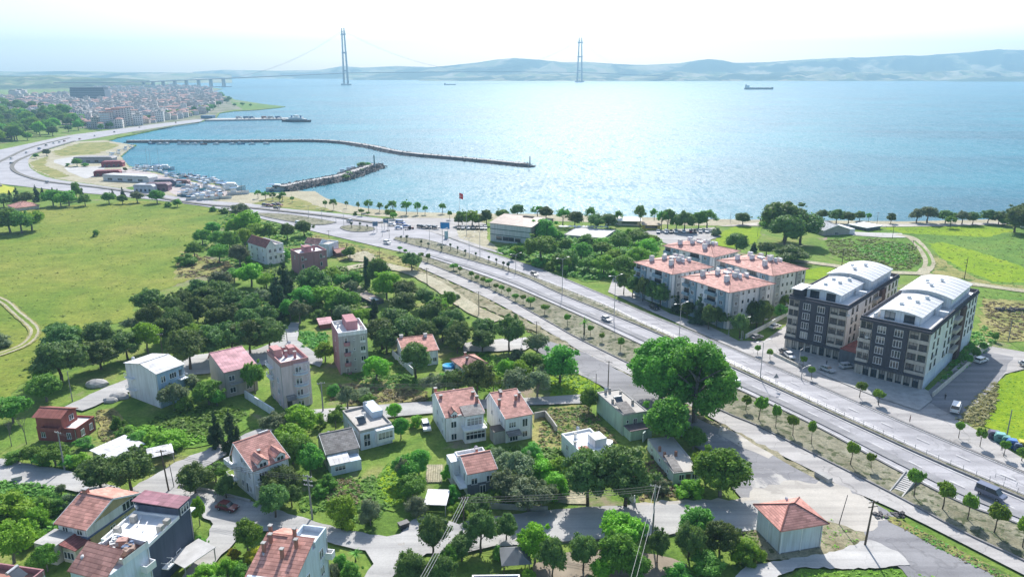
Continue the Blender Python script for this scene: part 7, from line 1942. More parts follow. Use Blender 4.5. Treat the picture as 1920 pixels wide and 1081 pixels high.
grove('green thicket by the warehouse', D_('in the jungle between the warehouse and the white blocks'), [
 ('broad', 1020, 422, 454, 54), ('broad', 1014, 444, 490, 64), ('lime', 970, 461, 482, 26), ('broad', 1068, 470, 500, 40), ('broad', 1090, 460, 490, 44), ('broad', 1102, 480, 510, 36), ('broad', 1052, 478, 507, 38), ('broad', 1128, 460, 482, 38), ('broad', 1162, 446, 472, 44), ('broad', 1197, 437, 462, 40), ('lime', 1132, 488, 514, 44), ('broad', 1170, 495, 520, 50), ('lime', 1195, 470, 500, 46), ('lime', 1215, 455, 480, 40), ('broad', 1060, 450, 475, 34), ('lime', 1150, 475, 500, 40), ('shrub', 1010, 480, 500, 30), ('limeshrub', 1030, 488, 506, 24), ('broad', 1185, 505, 528, 36), ('lime', 1220, 440, 462, 30), ('shrub', 1100, 440, 458, 40), ('limeshrub', 1130, 446, 464, 36), ('shrub', 1168, 468, 486, 40), ('broad', 1045, 432, 452, 24)])
grove('pine row by the white blocks', D_('in the row along the pavement before the white apartment blocks'), [
 ('pine', 1169, 508, 552, 32), ('pine', 1186, 518, 558, 30), ('pine', 1205, 519, 566, 32), ('pine', 1222, 526, 570, 28), ('pine', 1238, 531, 577, 32), ('pine', 1257, 539, 574, 24), ('conifer', 1269, 551, 587, 26), ('pine', 1288, 565, 597, 28), ('conifer', 1309, 549, 608, 36), ('pine', 1328, 571, 618, 30), ('pine', 1343, 575, 614, 26), ('pine', 1359, 581, 615, 30), ('round', 1386, 588, 634, 34), ('pine', 1407, 561, 608, 32), ('pine', 1430, 561, 612, 36), ('lime', 1471, 553, 577, 28), ('broad', 1462, 570, 596, 26), ('pine', 1418, 580, 615, 30)])
# street trees in rows
for i, (x, y0, y1, w) in enumerate([(851, 493, 508, 14), (862, 500, 514, 10), (884, 507, 525, 11), (895, 515, 528, 11), (906, 518, 535, 12), (918, 521, 537, 13), (930, 532, 547, 12), (941, 533, 550, 10), (953, 540, 555, 10), (966, 549, 566, 13), (981, 552, 570, 10), (995, 555, 575, 15), (1021, 570, 590, 14), (1064, 590, 612, 14), (1107, 610, 630, 10), (1129, 623, 642, 11), (1163, 634, 658, 13),
   (1398, 738, 770, 17), (1422, 746, 788, 24), (1454, 760, 802, 20), (1486, 780, 818, 18), (1521, 793, 834, 19), (1594, 826, 872, 21), (1633, 848, 880, 13), (1713, 879, 932, 30), (1766, 904, 956, 30), (1813, 925, 975, 30), (1863, 946, 1000, 30), (1917, 972, 1028, 26), (750, 461, 472, 9), (790, 474, 488, 9), (802, 476, 492, 10), (761, 466, 478, 8)]):
    tree('ball', x, y0, y1, w, 'clipped round headed street tree on the planted strip between highway and side road', 'clipped street trees on the planted strip')
tree('palm', 1095, 592, 628, 27, 'small palm on the planted strip beside the stairs path')
for x, y0, y1, w in [(1521, 685, 712, 14), (1611, 717, 746, 20), (1647, 728, 760, 20), (1797, 790, 822, 20), (1837, 804, 838, 20), (1881, 825, 856, 17), (1443, 651, 674, 12), (1915, 838, 865, 22), (992, 470, 487, 12), (960, 470, 488, 14), (1013, 482, 500, 12), (1060, 498, 516, 11), (975, 462, 482, 18), (1420, 645, 665, 10), (1505, 668, 690, 11)]:
    tree('ball', x, y0, y1, w, 'clipped street tree on the far pavement, before the blocks and beyond', 'clipped street trees on the far pavement')
for x, y0, y1, w in [(845, 458, 470, 6), (858, 463, 475, 6), (873, 467, 480, 7), (893, 473, 486, 6), (917, 480, 492, 6), (931, 485, 497, 7), (943, 490, 504, 8), (955, 492, 510, 9), (660, 418, 428, 5), (675, 418, 430, 6), (690, 421, 431, 5), (752, 442, 454, 6), (763, 442, 454, 6), (790, 451, 462, 5), (803, 456, 466, 6), (828, 462, 473, 6)]:
    tree('pollard', x, y0, y1, w, 'small pollarded tree with a dark tuft on the central reserve', 'pollarded trees on the central reserve')
for x, y0, y1, w in [(1865, 622, 640, 14), (1842, 640, 660, 14), (1828, 651, 672, 18), (1814, 662, 684, 16)]:
    tree('broad', x, y0, y1, w, 'small bushy tree behind the yard wall of the right charcoal block', 'bushes behind the right block')
# --- undergrowth, weeds and rough grass
def scrub(label_name, px, n, size, mat, hgt=.8, seed=1, clus=1.0):
    r = np.random.default_rng(seed)
    P_ = np.array([[q.x, q.y] for q in (G(*p) for p in px)])
    lo, hi = P_.min(0), P_.max(0)
    poly = [tuple(p) for p in P_]
    cen = []
    tries = 0
    while len(cen) < n and tries < n * 30:
        tries += 1
        c = r.uniform(lo, hi)
        if inside(poly, c[0], c[1]): cen.append(c)
    V, F = [], []
    k0 = 0
    for c in cen:
        s = size * r.uniform(.4, 1.5)
        m = max(5, int(16 * clus))
        d = r.normal(size=(m, 3)); d /= np.linalg.norm(d, axis=1)[:, None]; d[:, 2] = np.abs(d[:, 2])
        p = d * s * r.uniform(.3, 1, (m, 1)) * np.array([1, 1, hgt]) + np.array([c[0], c[1], 0])
        nr = d * .5 + r.normal(size=(m, 3)) * .35 + np.array([0, 0, .8]); nr /= np.linalg.norm(nr, axis=1)[:, None]
        a = np.cross(nr, r.normal(size=(m, 3))); a /= np.linalg.norm(a, axis=1)[:, None] + 1e-9
        b = np.cross(nr, a)
        q_ = s * .34 * r.uniform(.5, 1.2, (m, 1))
        V.append(np.stack([p - a * q_ - b * q_ * .6, p + a * q_ - b * q_ * .6, p + a * q_ + b * q_ * .6, p - a * q_ + b * q_ * .6], 1).reshape(-1, 3))
        F.append(np.arange(m * 4).reshape(-1, 4) + k0); k0 += m * 4
    me = np_mesh(label_name, np.concatenate(V), np.zeros((0, 3), int), np.concatenate(F), mat)
    return tag(inst(label_name, me), kind='stuff')
U = 'undergrowth'
scrub(U, [(930, 470), (1000, 452), (1145, 430), (1240, 450), (1225, 482), (1190, 518), (1100, 528), (1030, 505)], 1500, 1.5, f_broad, .8, 1)
scrub(U, [(1100, 490), (1200, 452), (1240, 452), (1200, 515), (1120, 522)], 500, 1.6, f_lime, .9, 2)
scrub(U, [(1545, 450), (1640, 448), (1715, 460), (1730, 490), (1700, 508), (1620, 500), (1560, 478)], 900, 1.0, f_mead, .5, 3)
scrub(U, [(1600, 462), (1690, 455), (1722, 480), (1705, 500), (1640, 490)], 500, 1.1, f_ball, .5, 4)
scrub(U, [(280, 790), (350, 765), (430, 760), (460, 778), (420, 815), (340, 832)], 520, .9, f_broad, .7, 5)
scrub(U, [(240, 800), (300, 800), (400, 820), (330, 845), (270, 835)], 240, .8, f_lime, .8, 6)
scrub(U, [(930, 845), (1050, 840), (1062, 925), (1000, 945), (900, 945)], 620, 1.0, f_broad, .9, 7)
scrub(U, [(570, 900), (700, 890), (730, 950), (700, 985), (560, 955)], 420, .55, f_broad, .8, 8)
scrub(U, [(600, 905), (660, 895), (700, 940), (620, 955)], 260, .5, f_dry, .8, 9)
scrub(U, [(0, 900), (130, 920), (120, 985), (60, 1010), (-60, 1040), (-60, 910)], 700, .8, f_broad, .9, 10)
scrub(U, [(640, 720), (800, 735), (800, 752), (650, 760), (615, 745)], 420, .7, f_dry, .8, 11)
scrub(U, [(640, 700), (760, 700), (800, 720), (700, 735)], 380, .6, f_broad, .8, 12)
scrub(U, [(700, 640), (735, 640), (760, 690), (760, 720), (700, 715)], 150, .7, f_broad, .7, 13)
scrub(U, [(550, 620), (612, 625), (615, 650), (570, 655)], 200, .8, f_broad, .7, 14)
scrub(U, [(1010, 770), (1100, 762), (1160, 830), (1060, 830), (1010, 850)], 500, .6, f_dry, .8, 15)
scrub(U, [(1010, 770), (1100, 762), (1160, 830), (1060, 830), (1010, 850)], 400, .6, f_broad, .8, 16)
scrub(U, [(1030, 700), (1110, 705), (1120, 735), (1030, 742)], 260, .6, f_lime, .8, 17)
scrub(U, [(1230, 845), (1290, 930), (1200, 940), (1190, 900)], 180, .55, f_dry, .9, 18)
scrub(U, [(1500, 990), (1560, 975), (1620, 1010), (1580, 1030), (1540, 1036)], 260, .42, f_lime, .8, 19)
scrub(U, [(1395, 985), (1420, 1000), (1430, 1055), (1380, 1060), (1370, 1010)], 160, .6, f_broad, .8, 20)
scrub(U, [(1655, 970), (1680, 973), (1800, 1035), (1895, 1086), (1880, 1092), (1760, 1032), (1670, 980)], 620, .5, f_dry, .7, 21)
scrub(U, [(1655, 970), (1680, 973), (1800, 1035), (1895, 1086), (1880, 1092), (1760, 1032), (1670, 980)], 360, .5, f_broad, .8, 22)
scrub(U, [(1500, 1072), (1700, 1070), (1770, 1090), (1450, 1110)], 380, .45, f_lime, .8, 23)
scrub(U, [(1560, 830), (1640, 860), (1740, 910), (1900, 990), (1880, 1020), (1800, 985), (1690, 925), (1580, 870)], 1100, .36, f_dry, .6, 24)
scrub(U, [(1690, 890), (1900, 985), (1880, 1025), (1800, 990), (1700, 930)], 520, .40, f_olive, .7, 25)
scrub(U, [(1000, 575), (1120, 620), (1230, 680), (1200, 690), (1100, 640), (1020, 595)], 320, .5, f_olive, .6, 26)
scrub(U, [(790, 505), (905, 556), (1000, 615), (1180, 710), (1300, 775), (1400, 838), (1530, 905), (1400, 842), (1250, 772), (1095, 680), (900, 575), (800, 520)], 620, .45, f_dry, .6, 27)
scrub(U, [(345, 470), (440, 495), (465, 505), (430, 520), (340, 522), (330, 500)], 320, .8, f_dry, .7, 28)
scrub(U, [(1790, 790), (1850, 725), (1872, 715), (1868, 755), (1845, 798)], 420, .7, f_dry, .8, 29)
scrub(U, [(1845, 565), (1925, 570), (1925, 640), (1855, 635)], 360, .7, f_dry, .5, 30)
scrub(U, [(180, 772), (215, 765), (232, 800), (215, 830), (190, 828)], 200, .5, f_dry, .8, 31)
scrub(U, [(590, 442), (680, 464), (760, 486), (830, 528), (760, 505), (690, 488), (640, 490), (600, 470)], 320, .7, f_dry, .6, 32)
scrub(U, [(705, 903), (727, 872), (748, 890), (758, 940), (735, 950), (712, 930)], 420, .42, f_lime, .8, 33)
scrub(U, [(880, 660), (990, 680), (1000, 720), (900, 735), (850, 710)], 420, .8, f_lime, .8, 34)
scrub(U, [(420, 400), (560, 425), (600, 450), (560, 500), (440, 500), (370, 470)], 700, 1.1, f_broad, .8, 35)
scrub(U, [(480, 500), (680, 500), (700, 560), (650, 600), (500, 600)], 800, 1.1, f_broad, .8, 36)
scrub(U, [(1800, 640), (1850, 610), (1870, 640), (1780, 715), (1760, 725)], 260, .7, f_broad, .8, 37)

FIELD = [(0, 400), (120, 388), (245, 378), (330, 382), (420, 397), (430, 418), (372, 445), (342, 478), (350, 505), (300, 542), (255, 565), (245, 595), (150, 618), (95, 638), (60, 700), (0, 760), (-80, 700), (-80, 420)]
scrub('meadow_tufts', FIELD, 1500, .5, f_mead, .5, 41, .6)
scrub('meadow_tufts', FIELD, 260, .7, f_mead, .4, 42, .5)
scrub('meadow_tufts', [(1540, 440), (1660, 425), (1920, 430), (1920, 640), (1850, 560), (1745, 520), (1700, 505), (1600, 498)], 1200, .6, f_mead, .5, 43, .6)
scrub('meadow_tufts', [(1800, 785), (1850, 725), (1920, 695), (1920, 845), (1880, 812)], 420, .4, f_lime, .5, 44, .6)
scrub(U, [(1390, 775), (1500, 800), (1560, 835), (1640, 885), (1600, 885), (1500, 840), (1400, 795)], 520, .34, f_olive, .6, 45)
scrub(U, [(830, 500), (920, 530), (1020, 575), (1130, 625), (1180, 665), (1100, 640), (1000, 588), (880, 525)], 520, .42, f_dry, .6, 46)
# ------------------------------------------------------------------ vehicles
paint = objcol('car_paint', 0.3, 0.5, 0.5)
lampm = M('headlight_glass', (0.6, 0.62, 0.65), 0.15, 0.05, spec=0.8)
tailm = M('tail_light', (0.35, 0.02, 0.02), 0.3)
CAR = {}
def make_car(kind):
    if kind == 'car': L, w, prof, cab = 4.3, 1.75, [(-2.15, .35), (2.1, .35), (2.15, .62), (2.05, .82), (1.05, .95), (-2.05, .98), (-2.15, .8)], [(-1.75, .96), (1.0, .93), (.3, 1.42), (-1.25, 1.45)]
    elif kind == 'estate': L, w, prof, cab = 4.5, 1.8, [(-2.25, .35), (2.2, .35), (2.25, .65), (2.1, .88), (1.15, 1.0), (-2.2, 1.02), (-2.25, .8)], [(-2.1, 1.0), (1.1, .98), (.4, 1.52), (-1.9, 1.55)]
    else: L, w, prof, cab = 5.3, 2.0, [(-2.6, .4), (2.5, .4), (2.6, .7), (2.5, 1.05), (1.7, 1.2), (-2.6, 1.25)], [(-2.55, 1.23), (1.75, 1.18), (.95, 2.05), (-2.5, 2.1)]
    t = thing({'car': 'parked_car', 'estate': 'parked_car', 'van': 'minibus'}[kind], 'car', {'van': 'minibus'}.get(kind, 'car'))
    MB().xprism(prof, -w / 2, w / 2).build('body', paint, t)
    def cabin(k0, k1, z0=0.0, name='window', mat=glass):
        n = len(cab)
        vs = [(x, -w / 2 * (k0 if i < 2 else k1), z) for i, (x, z) in enumerate(cab)] + [(x, w / 2 * (k0 if i < 2 else k1), z) for i, (x, z) in enumerate(cab)]
        return MB().add(vs, [tuple(range(n)), tuple(range(2 * n - 1, n - 1, -1))] + [(i, n + i, n + (i + 1) % n, (i + 1) % n) for i in range(n)]).build(name, mat, t)
    cabin(.93, .78)
    x0, x1 = cab[3][0], cab[2][0]; zt = max(cab[2][1], cab[3][1])
    MB().rbox(((x0 + x1) / 2, 0, (cab[2][1] + cab[3][1]) / 2 + .03), (x1 - x0 + .1, w * .80, .07), 0, 0, 0).build('roof', paint, t).name = 'body'
    m = MB()
    for s in (-1, 1):
        for x in ((x0 + x1) / 2, x0 + .1):
            m.rbox((x, s * w * .425, (cab[0][1] + zt) / 2), (.09, .06, zt - cab[0][1]), 0, s * R(12), 0)
    m.build('body', paint, t)
    for sx in (-1, 1):
        for sy in (-1, 1):
            wh = MB().tube((sx * L * .3, sy * (w / 2 - .12), .32), (sx * L * .3, sy * (w / 2 + .03), .32), .33, .33, 12).build('wheel', rubber, t)
            MB().tube((sx * L * .3, sy * (w / 2 + .031), .32), (sx * L * .3, sy * (w / 2 + .045), .32), .19, .19, 10).build('rim', steel, wh)
    for s in (-1, 1):
        MB().rbox((prof[2][0] - .06, s * w * .36, .74), (.12, .35, .16)).build('headlight', lampm, t)
        MB().rbox((prof[0][0] + .02, s * w * .4, .8), (.08, .22, .18)).build('tail_light', tailm, t)
    return t
for k in ('car', 'estate', 'van'): CAR[k] = make_car(k)
used_car = set()
def car(kind, px, py, px2, py2, color, label, group=None, name=None):
    p, q = G(px, py), G(px2, py2)
    p.z = 0.01 + LAY[0] * .006 + .01
    rz = math.atan2(q.y - p.y, q.x - p.x)
    if kind in used_car: t = copy_tree(CAR[kind], p, rz, label, group)
    else:
        used_car.add(kind); t = CAR[kind]; t.location = p; t.rotation_euler = (0, 0, rz); tag(t, label, None, group)
    for c in t.children:
        if c.name.startswith('body'): c.color = (*color, 1)
    if name: t.name = name
    return t
WHT, SIL, BLK, RED, BLU, GRY = (.75, .75, .75), (.45, .46, .48), (.025, .025, .03), (.25, .015, .02), (.05, .1, .25), (.14, .15, .16)
car('van', 1856, 934, 1900, 953, (.13, .15, .22), 'dark grey-blue minibus driving on the near carriageway at the right edge')
car('car', 1137, 603, 1160, 614, SIL, 'silver car on the near carriageway below the white blocks', None, 'car')
car('car', 1002, 518, 1016, 525, GRY, 'dark car on the far carriageway beside the thicket', None, 'car')
car('estate', 726, 458, 745, 464, WHT, 'white car on the near carriageway by the highway corner', None, 'car')
car('estate', 560, 421, 580, 425, WHT, 'white car on the highway behind the grove by the first traffic island', None, 'car')
car('car', 656, 417, 640, 414, SIL, 'silver car passing between the two traffic islands', None, 'car')
car('car', 519, 393, 500, 391, BLK, 'black car on the far carriageway left of the traffic island', None, 'car')
car('car', 89, 344, 104, 347, BLK, 'dark car on the bend of the highway at the left', None, 'car')
car('van', 74, 281, 95, 275, BLU, 'blue bus on the bend by the round trees at the left', None, 'bus')
for i, (x, y) in enumerate([(101, 270), (87, 274), (112, 268), (121, 266), (22, 299), (22, 308), (50, 288), (150, 262), (178, 256), (215, 249), (262, 240), (330, 231)]):
    car(('car', 'estate')[i % 2], x, y, x + 14, y - 4, (WHT, BLK, SIL, RED)[i % 4], 'small car on the far curve of the highway toward the town', 'cars on the far curve of the highway', 'car')
car('car', 963, 483, 975, 489, BLK, 'black car at the kerb under the warehouse tree', None)
car('car', 427, 958, 470, 968, (.14, .012, .02), 'dark red car standing in the shade of the dormered house')
car('estate', 799, 806, 806, 826, WHT, 'white car parked beside the left tiled house')
car('car', 1373, 716, 1400, 729, WHT, 'white car emerging beside the giant plane tree on the highway', None, 'car')
car('estate', 1227, 581, 1250, 592, BLK, 'black estate parked in front of the pine row')
car('car', 1418, 637, 1440, 632, GRY, 'dark grey car at the corner of the white block side street')
car('car', 1453, 617, 1470, 612, WHT, 'white car parked along the white block yard wall')
car('car', 1550, 698, 1580, 709, SIL, 'silver car at the kerb before the left charcoal block')
car('estate', 1588, 692, 1610, 690, SIL, 'pale grey car in the shade between the charcoal blocks')
car('car', 1472, 666, 1482, 672, BLK, 'dark car at the left corner of the left charcoal block')
car('car', 1480, 672, 1490, 680, WHT, 'white car tucked beside the dark one at the left charcoal block corner')
car('estate', 1839, 681, 1855, 676, WHT, 'white car at the end of the shaded yard wall street')
car('van', 1791, 772, 1796, 758, WHT, 'white van at the mouth of the shaded side street', None, 'van')
car('car', 1925, 690, 1950, 700, WHT, 'white car cut by the right edge of the picture')
for i, (x, c) in enumerate([(1234, BLU), (1249, WHT), (1258, BLK), (1267, WHT), (1282, WHT), (1295, RED), (1303, BLK), (1313, SIL), (1325, WHT)]):
    car(('car', 'estate')[i % 2], x, 438 - i * .15, x + 2, 448, c, 'car in the row parked behind the white apartment blocks', 'cars parked behind the white blocks')
for i, x in enumerate([860, 868, 878, 887, 895, 903, 910]):
    car(('car', 'estate')[i % 2], x, 430 + i * .1, x + 2, 437, (BLK, SIL, WHT, GRY)[i % 4], 'car in the shaded row under the trees left of the warehouse', 'cars under the trees by the warehouse')
for i, (x, y, c) in enumerate([(789, 428, BLK), (797, 429, BLK), (806, 429, GRY), (817, 430, BLK)]):
    car('estate', x, y, x + 12, y + 2, c, 'dark car in the short row at the beach forecourt', 'dark cars at the beach forecourt')
car('car', 735, 424, 750, 425, WHT, 'white car left of the blue cars at the beach forecourt')
car('van', 751, 421, 765, 422, (.05, .16, .45), 'bright blue van at the beach forecourt', None, 'van')
car('car', 748, 430, 764, 430, (.45, .55, .75), 'pale blue car in front of the bright blue van')
car('car', 762, 427, 776, 427, (.12, .22, .5), 'blue car right of the bright blue van')
for i, (x, y) in enumerate([(1900, 424), (1886, 422), (1913, 425), (1921, 430)]): car('car', x, y, x + 14, y + 2, (WHT, SIL)[i % 2], 'car under the beach pines at the far right', 'cars under the right beach pines')
for i, (x, y) in enumerate([(506, 388), (515, 387), (524, 387), (498, 387)]): car('estate', x, y, x + 14, y + 1, (RED, GRY, RED, BLK)[i], 'vehicle parked on the verge above the sandy cove', 'vehicles on the verge above the cove')
t = thing('tractor', 'small tractor crossing the wide forecourt', 'tractor', G(771, 430), .3)
MB().box(-1.2, 1.4, -.4, .4, .6, 1.2).build('body', M('tractor_red', (.2, .03, .02), .5), t); MB().box(-1.2, -.1, -.6, .6, 1.2, 2.2).build('cab', glass, t)
for x, y, r_ in ((-.8, .7, .7), (-.8, -.7, .7), (1, .55, .4), (1, -.55, .4)): MB().tube((x, y - .12, r_), (x, y + .12, r_), r_, r_, 12).build('wheel', rubber, t)
for px, py, lab in ((728, 434, 'scooter with rider near the big lamp post on the forecourt'), (762, 432, 'scooter with rider beside the tractor on the forecourt')):
    t = thing('scooter', lab, 'scooter', G(px, py), .5)
    MB().xprism([(-.8, .45), (.4, .35), (.7, 1.0), (.6, 1.05), (.3, .5), (-.2, .7), (-.8, .75)], -.15, .15).build('body', darkmetal, t)
    for x in (-.6, .65): MB().tube((x, -.06, .28), (x, .06, .28), .28, .28, 10).build('wheel', rubber, t)

# ------------------------------------------------------------------ people
def person(px, py, label, shirt, trousers, face=0.0, z=0.0):
    p = G(px, py); p.z = 0.01 + LAY[0] * .006
    me = bpy.data.meshes.new('person')
    bm = bmesh.new()
    J = {'pel': (0, 0, .95, .15), 'waist': (0, 0, 1.1, .135), 'chest': (0, 0.01, 1.32, .17), 'neck': (0, 0, 1.5, .06), 'head': (0, .02, 1.64, .105), 'top': (0, .01, 1.74, .07),
         'kl': (-.1, .05, .5, .07), 'al': (-.11, 0, .08, .045), 'tl': (-.11, .14, .04, .04), 'kr': (.1, .0, .5, .07), 'ar': (.11, -.1, .08, .045), 'tr': (.11, .04, .04, .04),
         'sl': (-.2, 0, 1.42, .06), 'el': (-.26, .02, 1.14, .045), 'wl': (-.25, .1, .9, .035), 'sr': (.2, 0, 1.42, .06), 'er': (.26, -.03, 1.14, .045), 'wr': (.25, .05, .9, .035)}
    E = [('pel', 'waist'), ('waist', 'chest'), ('chest', 'neck'), ('neck', 'head'), ('head', 'top'), ('pel', 'kl'), ('kl', 'al'), ('al', 'tl'), ('pel', 'kr'), ('kr', 'ar'), ('ar', 'tr'), ('chest', 'sl'), ('sl', 'el'), ('el', 'wl'), ('chest', 'sr'), ('sr', 'er'), ('er', 'wr')]
    names = list(J)
    vs = {n: bm.verts.new(J[n][:3]) for n in names}
    for a, b in E: bm.edges.new((vs[a], vs[b]))
    bm.to_mesh(me); bm.free()
    o = bpy.data.objects.new('person', me); COL.objects.link(o)
    o.modifiers.new('skin', 'SKIN'); s_ = o.modifiers.new('sub', 'SUBSURF'); s_.levels = s_.render_levels = 1
    if not me.skin_vertices: me.attributes  # created with the modifier below
    bpy.context.view_layer.objects.active = o
    if not me.skin_vertices: bpy.ops.mesh.customdata_skin_add()
    for i, n in enumerate(names):
        me.skin_vertices[0].data[i].radius = (J[n][3], J[n][3] * .8)
        me.skin_vertices[0].data[i].use_root = n == 'pel'
    m, nt, b = _new('person_clothes')
    tc = N(nt, 'ShaderNodeTexCoord'); sx = N(nt, 'ShaderNodeSeparateXYZ'); nt.links.new(tc.outputs['Object'], sx.inputs[0])
    r_ = ramp(nt, sx.outputs['Z'], [(0.0, (.05, .04, .04)), (.07, trousers), (.985, shirt), (.99, shirt)])
    g = N(nt, 'ShaderNodeMath', operation='GREATER_THAN'); nt.links.new(sx.outputs['Z'], g.inputs[0]); g.inputs[1].default_value = 1.5
    h = N(nt, 'ShaderNodeMath', operation='GREATER_THAN'); nt.links.new(sx.outputs['Z'], h.inputs[0]); h.inputs[1].default_value = 1.69
    nt.links.new(mixc(nt, h.outputs[0], mixc(nt, g.outputs[0], r_, (.42, .27, .2)), (.04, .03, .025)), b.inputs['Base Color'])
    me.materials.append(m)
    o.location = p; o.rotation_euler = (0, 0, face)
    MB().ball((0, -.005, 1.70), .108, 2, (1, 1, .8)).build('hair', M('dark_hair', (.03, .022, .018), .7), o)
    f = MB(); f.rbox((0, .125, 1.63), (.03, .05, .04)); f.rbox((-.04, .112, 1.655), (.03, .02, .015)); f.rbox((.04, .112, 1.655), (.03, .02, .015)); f.rbox((0, .11, 1.585), (.05, .02, .012))
    f.build('face', M('face_detail', (.25, .14, .1), .7), o)
    return tag(o, label, 'person')
person(1705, 794, 'person in dark reddish clothes walking on the far pavement, alone with a long shadow', (.16, .05, .05), (.05, .05, .06), 1.0)
person(1771, 752, 'person in black walking in the shaded side street', (.02, .02, .025), (.03, .03, .04), 2.0)
person(1549, 688, 'person in dark clothes standing in front of the shops of the left charcoal block', (.05, .05, .07), (.04, .04, .05), .4)
person(1877, 848, 'person in dark clothes on the pavement beside the recycling bins', (.06, .08, .12), (.03, .03, .04), .4)
person(406, 944, 'person in a white shirt standing at the boot of the dark red car', (.7, .68, .66), (.2, .15, .12), 1.2)

# ------------------------------------------------------------------ lamps, poles, wires
def lamp(px, py, top, rz, label, arms=2, group='double armed highway lamps'):
    p = G(px, py); h = top_z(p, top)
    t = thing('street_lamp', label, 'street lamp', p, rz, group)
    MB().tube((0, 0, 0), (0, 0, h), .13, .07, 8).build('pole', steel, t)
    MB().box(-.3, .3, -.3, .3, 0, .25).build('base', concrete, t)
    for s in ((-1, 1) if arms == 2 else (1,)):
        a = MB().path([(0, 0, h - .2), (s * .9, 0, h + .25), (s * 2.1, 0, h + .4)], .05).build('arm', steel, t)
        MB().rbox((s * 2.4, 0, h + .42), (.9, .28, .14), 0, 0, 0).build('lamp_head', steel, a)
hd = math.atan2((G(1440, 722) - G(1052, 553)).y, (G(1440, 722) - G(1052, 553)).x) + math.pi / 2
GL = 'tall double armed lamp post standing in the central reserve of the highway'
for x, y, tp in [(880, 486, 446), (900, 484, 435), (967, 512, 477), (1054, 554, 485), (1151, 604, 518), (1273, 637, 570), (1425, 711, 641), (730, 447, 419), (757, 441, 416), (806, 465, 424), (645, 424, 396), (830, 470, 430)]:
    lamp(x, y, tp, hd, GL)
for x, y, tp in [(579, 409, 386), (604, 416, 390), (525, 398, 378), (630, 416, 408), (505, 392, 378)]: lamp(x, y, tp, hd, 'slender lamp post beside the highway near the traffic islands', 2, 'lamps near the traffic islands')
lamp(875, 443, 400, .3, 'tall thick mast on the forecourt beside the blue sign', 1, None)
lamp(717, 444, 414, .3, 'thick lamp mast on the forecourt, left of the small grey-blue signs', 1, None)
for x, y, tp in [(1497, 690, 655), (1502, 712, 690), (1390, 636, 598), (1366, 628, 597)]: lamp(x, y, tp, .4, 'short single armed lamp along the far pavement before the blocks', 1, 'single armed pavement lamps')
def pole(px, py, top, label, lean=0.0, cross=1, r0=.16, mat=wood, kind='utility_pole'):
    p = G(px, py); h = top_z(p, top)
    t = thing(kind, label, 'utility pole', p, rv.uniform(-.4, .4))
    MB().tube((0, 0, -.2), (lean, 0, h), r0, r0 * .65, 8).build('pole', mat, t)
    for k in range(cross):
        z = h - .35 - k * .9
        c = MB().rbox((lean, 0, z), (1.9, .12, .12)).build('crossarm', mat, t)
        for x in (-.8, -.3, .3, .8): MB().tube((lean + x, 0, z + .06), (lean + x, 0, z + .26), .05, .04, 6).build('insulator', white, c)
    t['top'] = h
    return Vector((p.x, p.y, h - .2))
concp = M('concrete_pole', (.30, .29, .28), .9)
P1 = pole(1621, 1024, 938, 'thick weathered wooden utility pole at the corner of the panel building plot', .5, 2, .2)
P2 = pole(1572, 985, 927, 'thin dark leaning pole beside the panel building', .9, 0, .09, darkmetal)
P3 = pole(1223, 1010, 908, 'grey utility pole at the street edge below the vacant plot', 0, 1, .18, concp)
P4 = pole(586, 972, 890, 'concrete utility pole with three crossarms at the vacant lot corner', -.3, 3, .2, concp)
P5 = pole(122, 883, 808, 'concrete utility pole with lamp arm before the red stepped house', 0, 1, .18, concp)
P6 = pole(317, 922, 842, 'brown leaning utility pole at the left junction', -.4, 1, .17)
P7 = pole(327, 915, 868, 'thin dark strut pole beside the brown leaning pole', -.3, 0, .09, darkmetal)
P8 = pole(606, 772, 716, 'double concrete pole at the corner of the pink tower yard', 0, 1, .2, concp)
P9 = pole(136, 752, 695, 'grey pole on the light street left of the white gabled house', 0, 0, .14, concp)
P10 = pole(305, 665, 625, 'brown pole between the meadow pines and the white gabled house', 0, 1, .15)
P11 = pole(539, 645, 622, 'wooden pole at the street bend behind the pink tower', 0, 0, .13)
P12 = pole(1006, 632, 602, 'wooden pole with crossarm on the verge of the side road', 0, 1, .16)
P13 = pole(898, 590, 546, 'wooden pole beside the pale dirt track', 0, 1, .15)
P14 = pole(979, 646, 619, 'thin pole right of the umbrella pine by the side road', 0, 0, .1)
P15 = pole(1140, 726, 676, 'wooden pole on the verge behind the mint house', 0, 1, .15)
P16 = pole(1117, 736, 700, 'thin pole at the left corner of the mint house', 0, 0, .1, darkmetal)
P17 = pole(1298, 795, 738, 'wooden pole standing under the giant plane tree', 0, 1, .16)
P18 = pole(1578, 500, 466, 'wooden pole on the path behind the left charcoal block', 0, 1, .17)
P19 = pole(1808, 523, 482, 'wooden pole at the edge of the bright field', 0, 0, .15)
P20 = pole(1710, 471, 450, 'wooden pole beside the curving field track', 0, 1, .14)
P21 = pole(1673, 447, 423, 'wooden pole at the end of the pale yard', 0, 1, .13)
P22 = pole(1890, 640, 600, 'pole in the rough grass right of the charcoal block', 0, 0, .14, concp)
P23 = pole(1888, 815, 768, 'grey lamp pole behind the recycling bins', 0, 0, .15, concp)
P24 = pole(1393, 634, 598, 'pole at the corner of the white block yard wall', 0, 1, .14, concp)
P25 = pole(870, 988, 930, 'dark pole among the pines at the left end of the long street', 0, 1, .16)
P26 = pole(617, 446, 432, 'thin pole beside the highway verge above the brick block', 0, 1, .12)
P27 = pole(712, 488, 462, 'wooden pole on the highway verge left of the lone round pine', 0, 1, .13)
P28 = pole(801, 536, 502, 'wooden pole between the dirt track and the planted strip', 0, 1, .14)
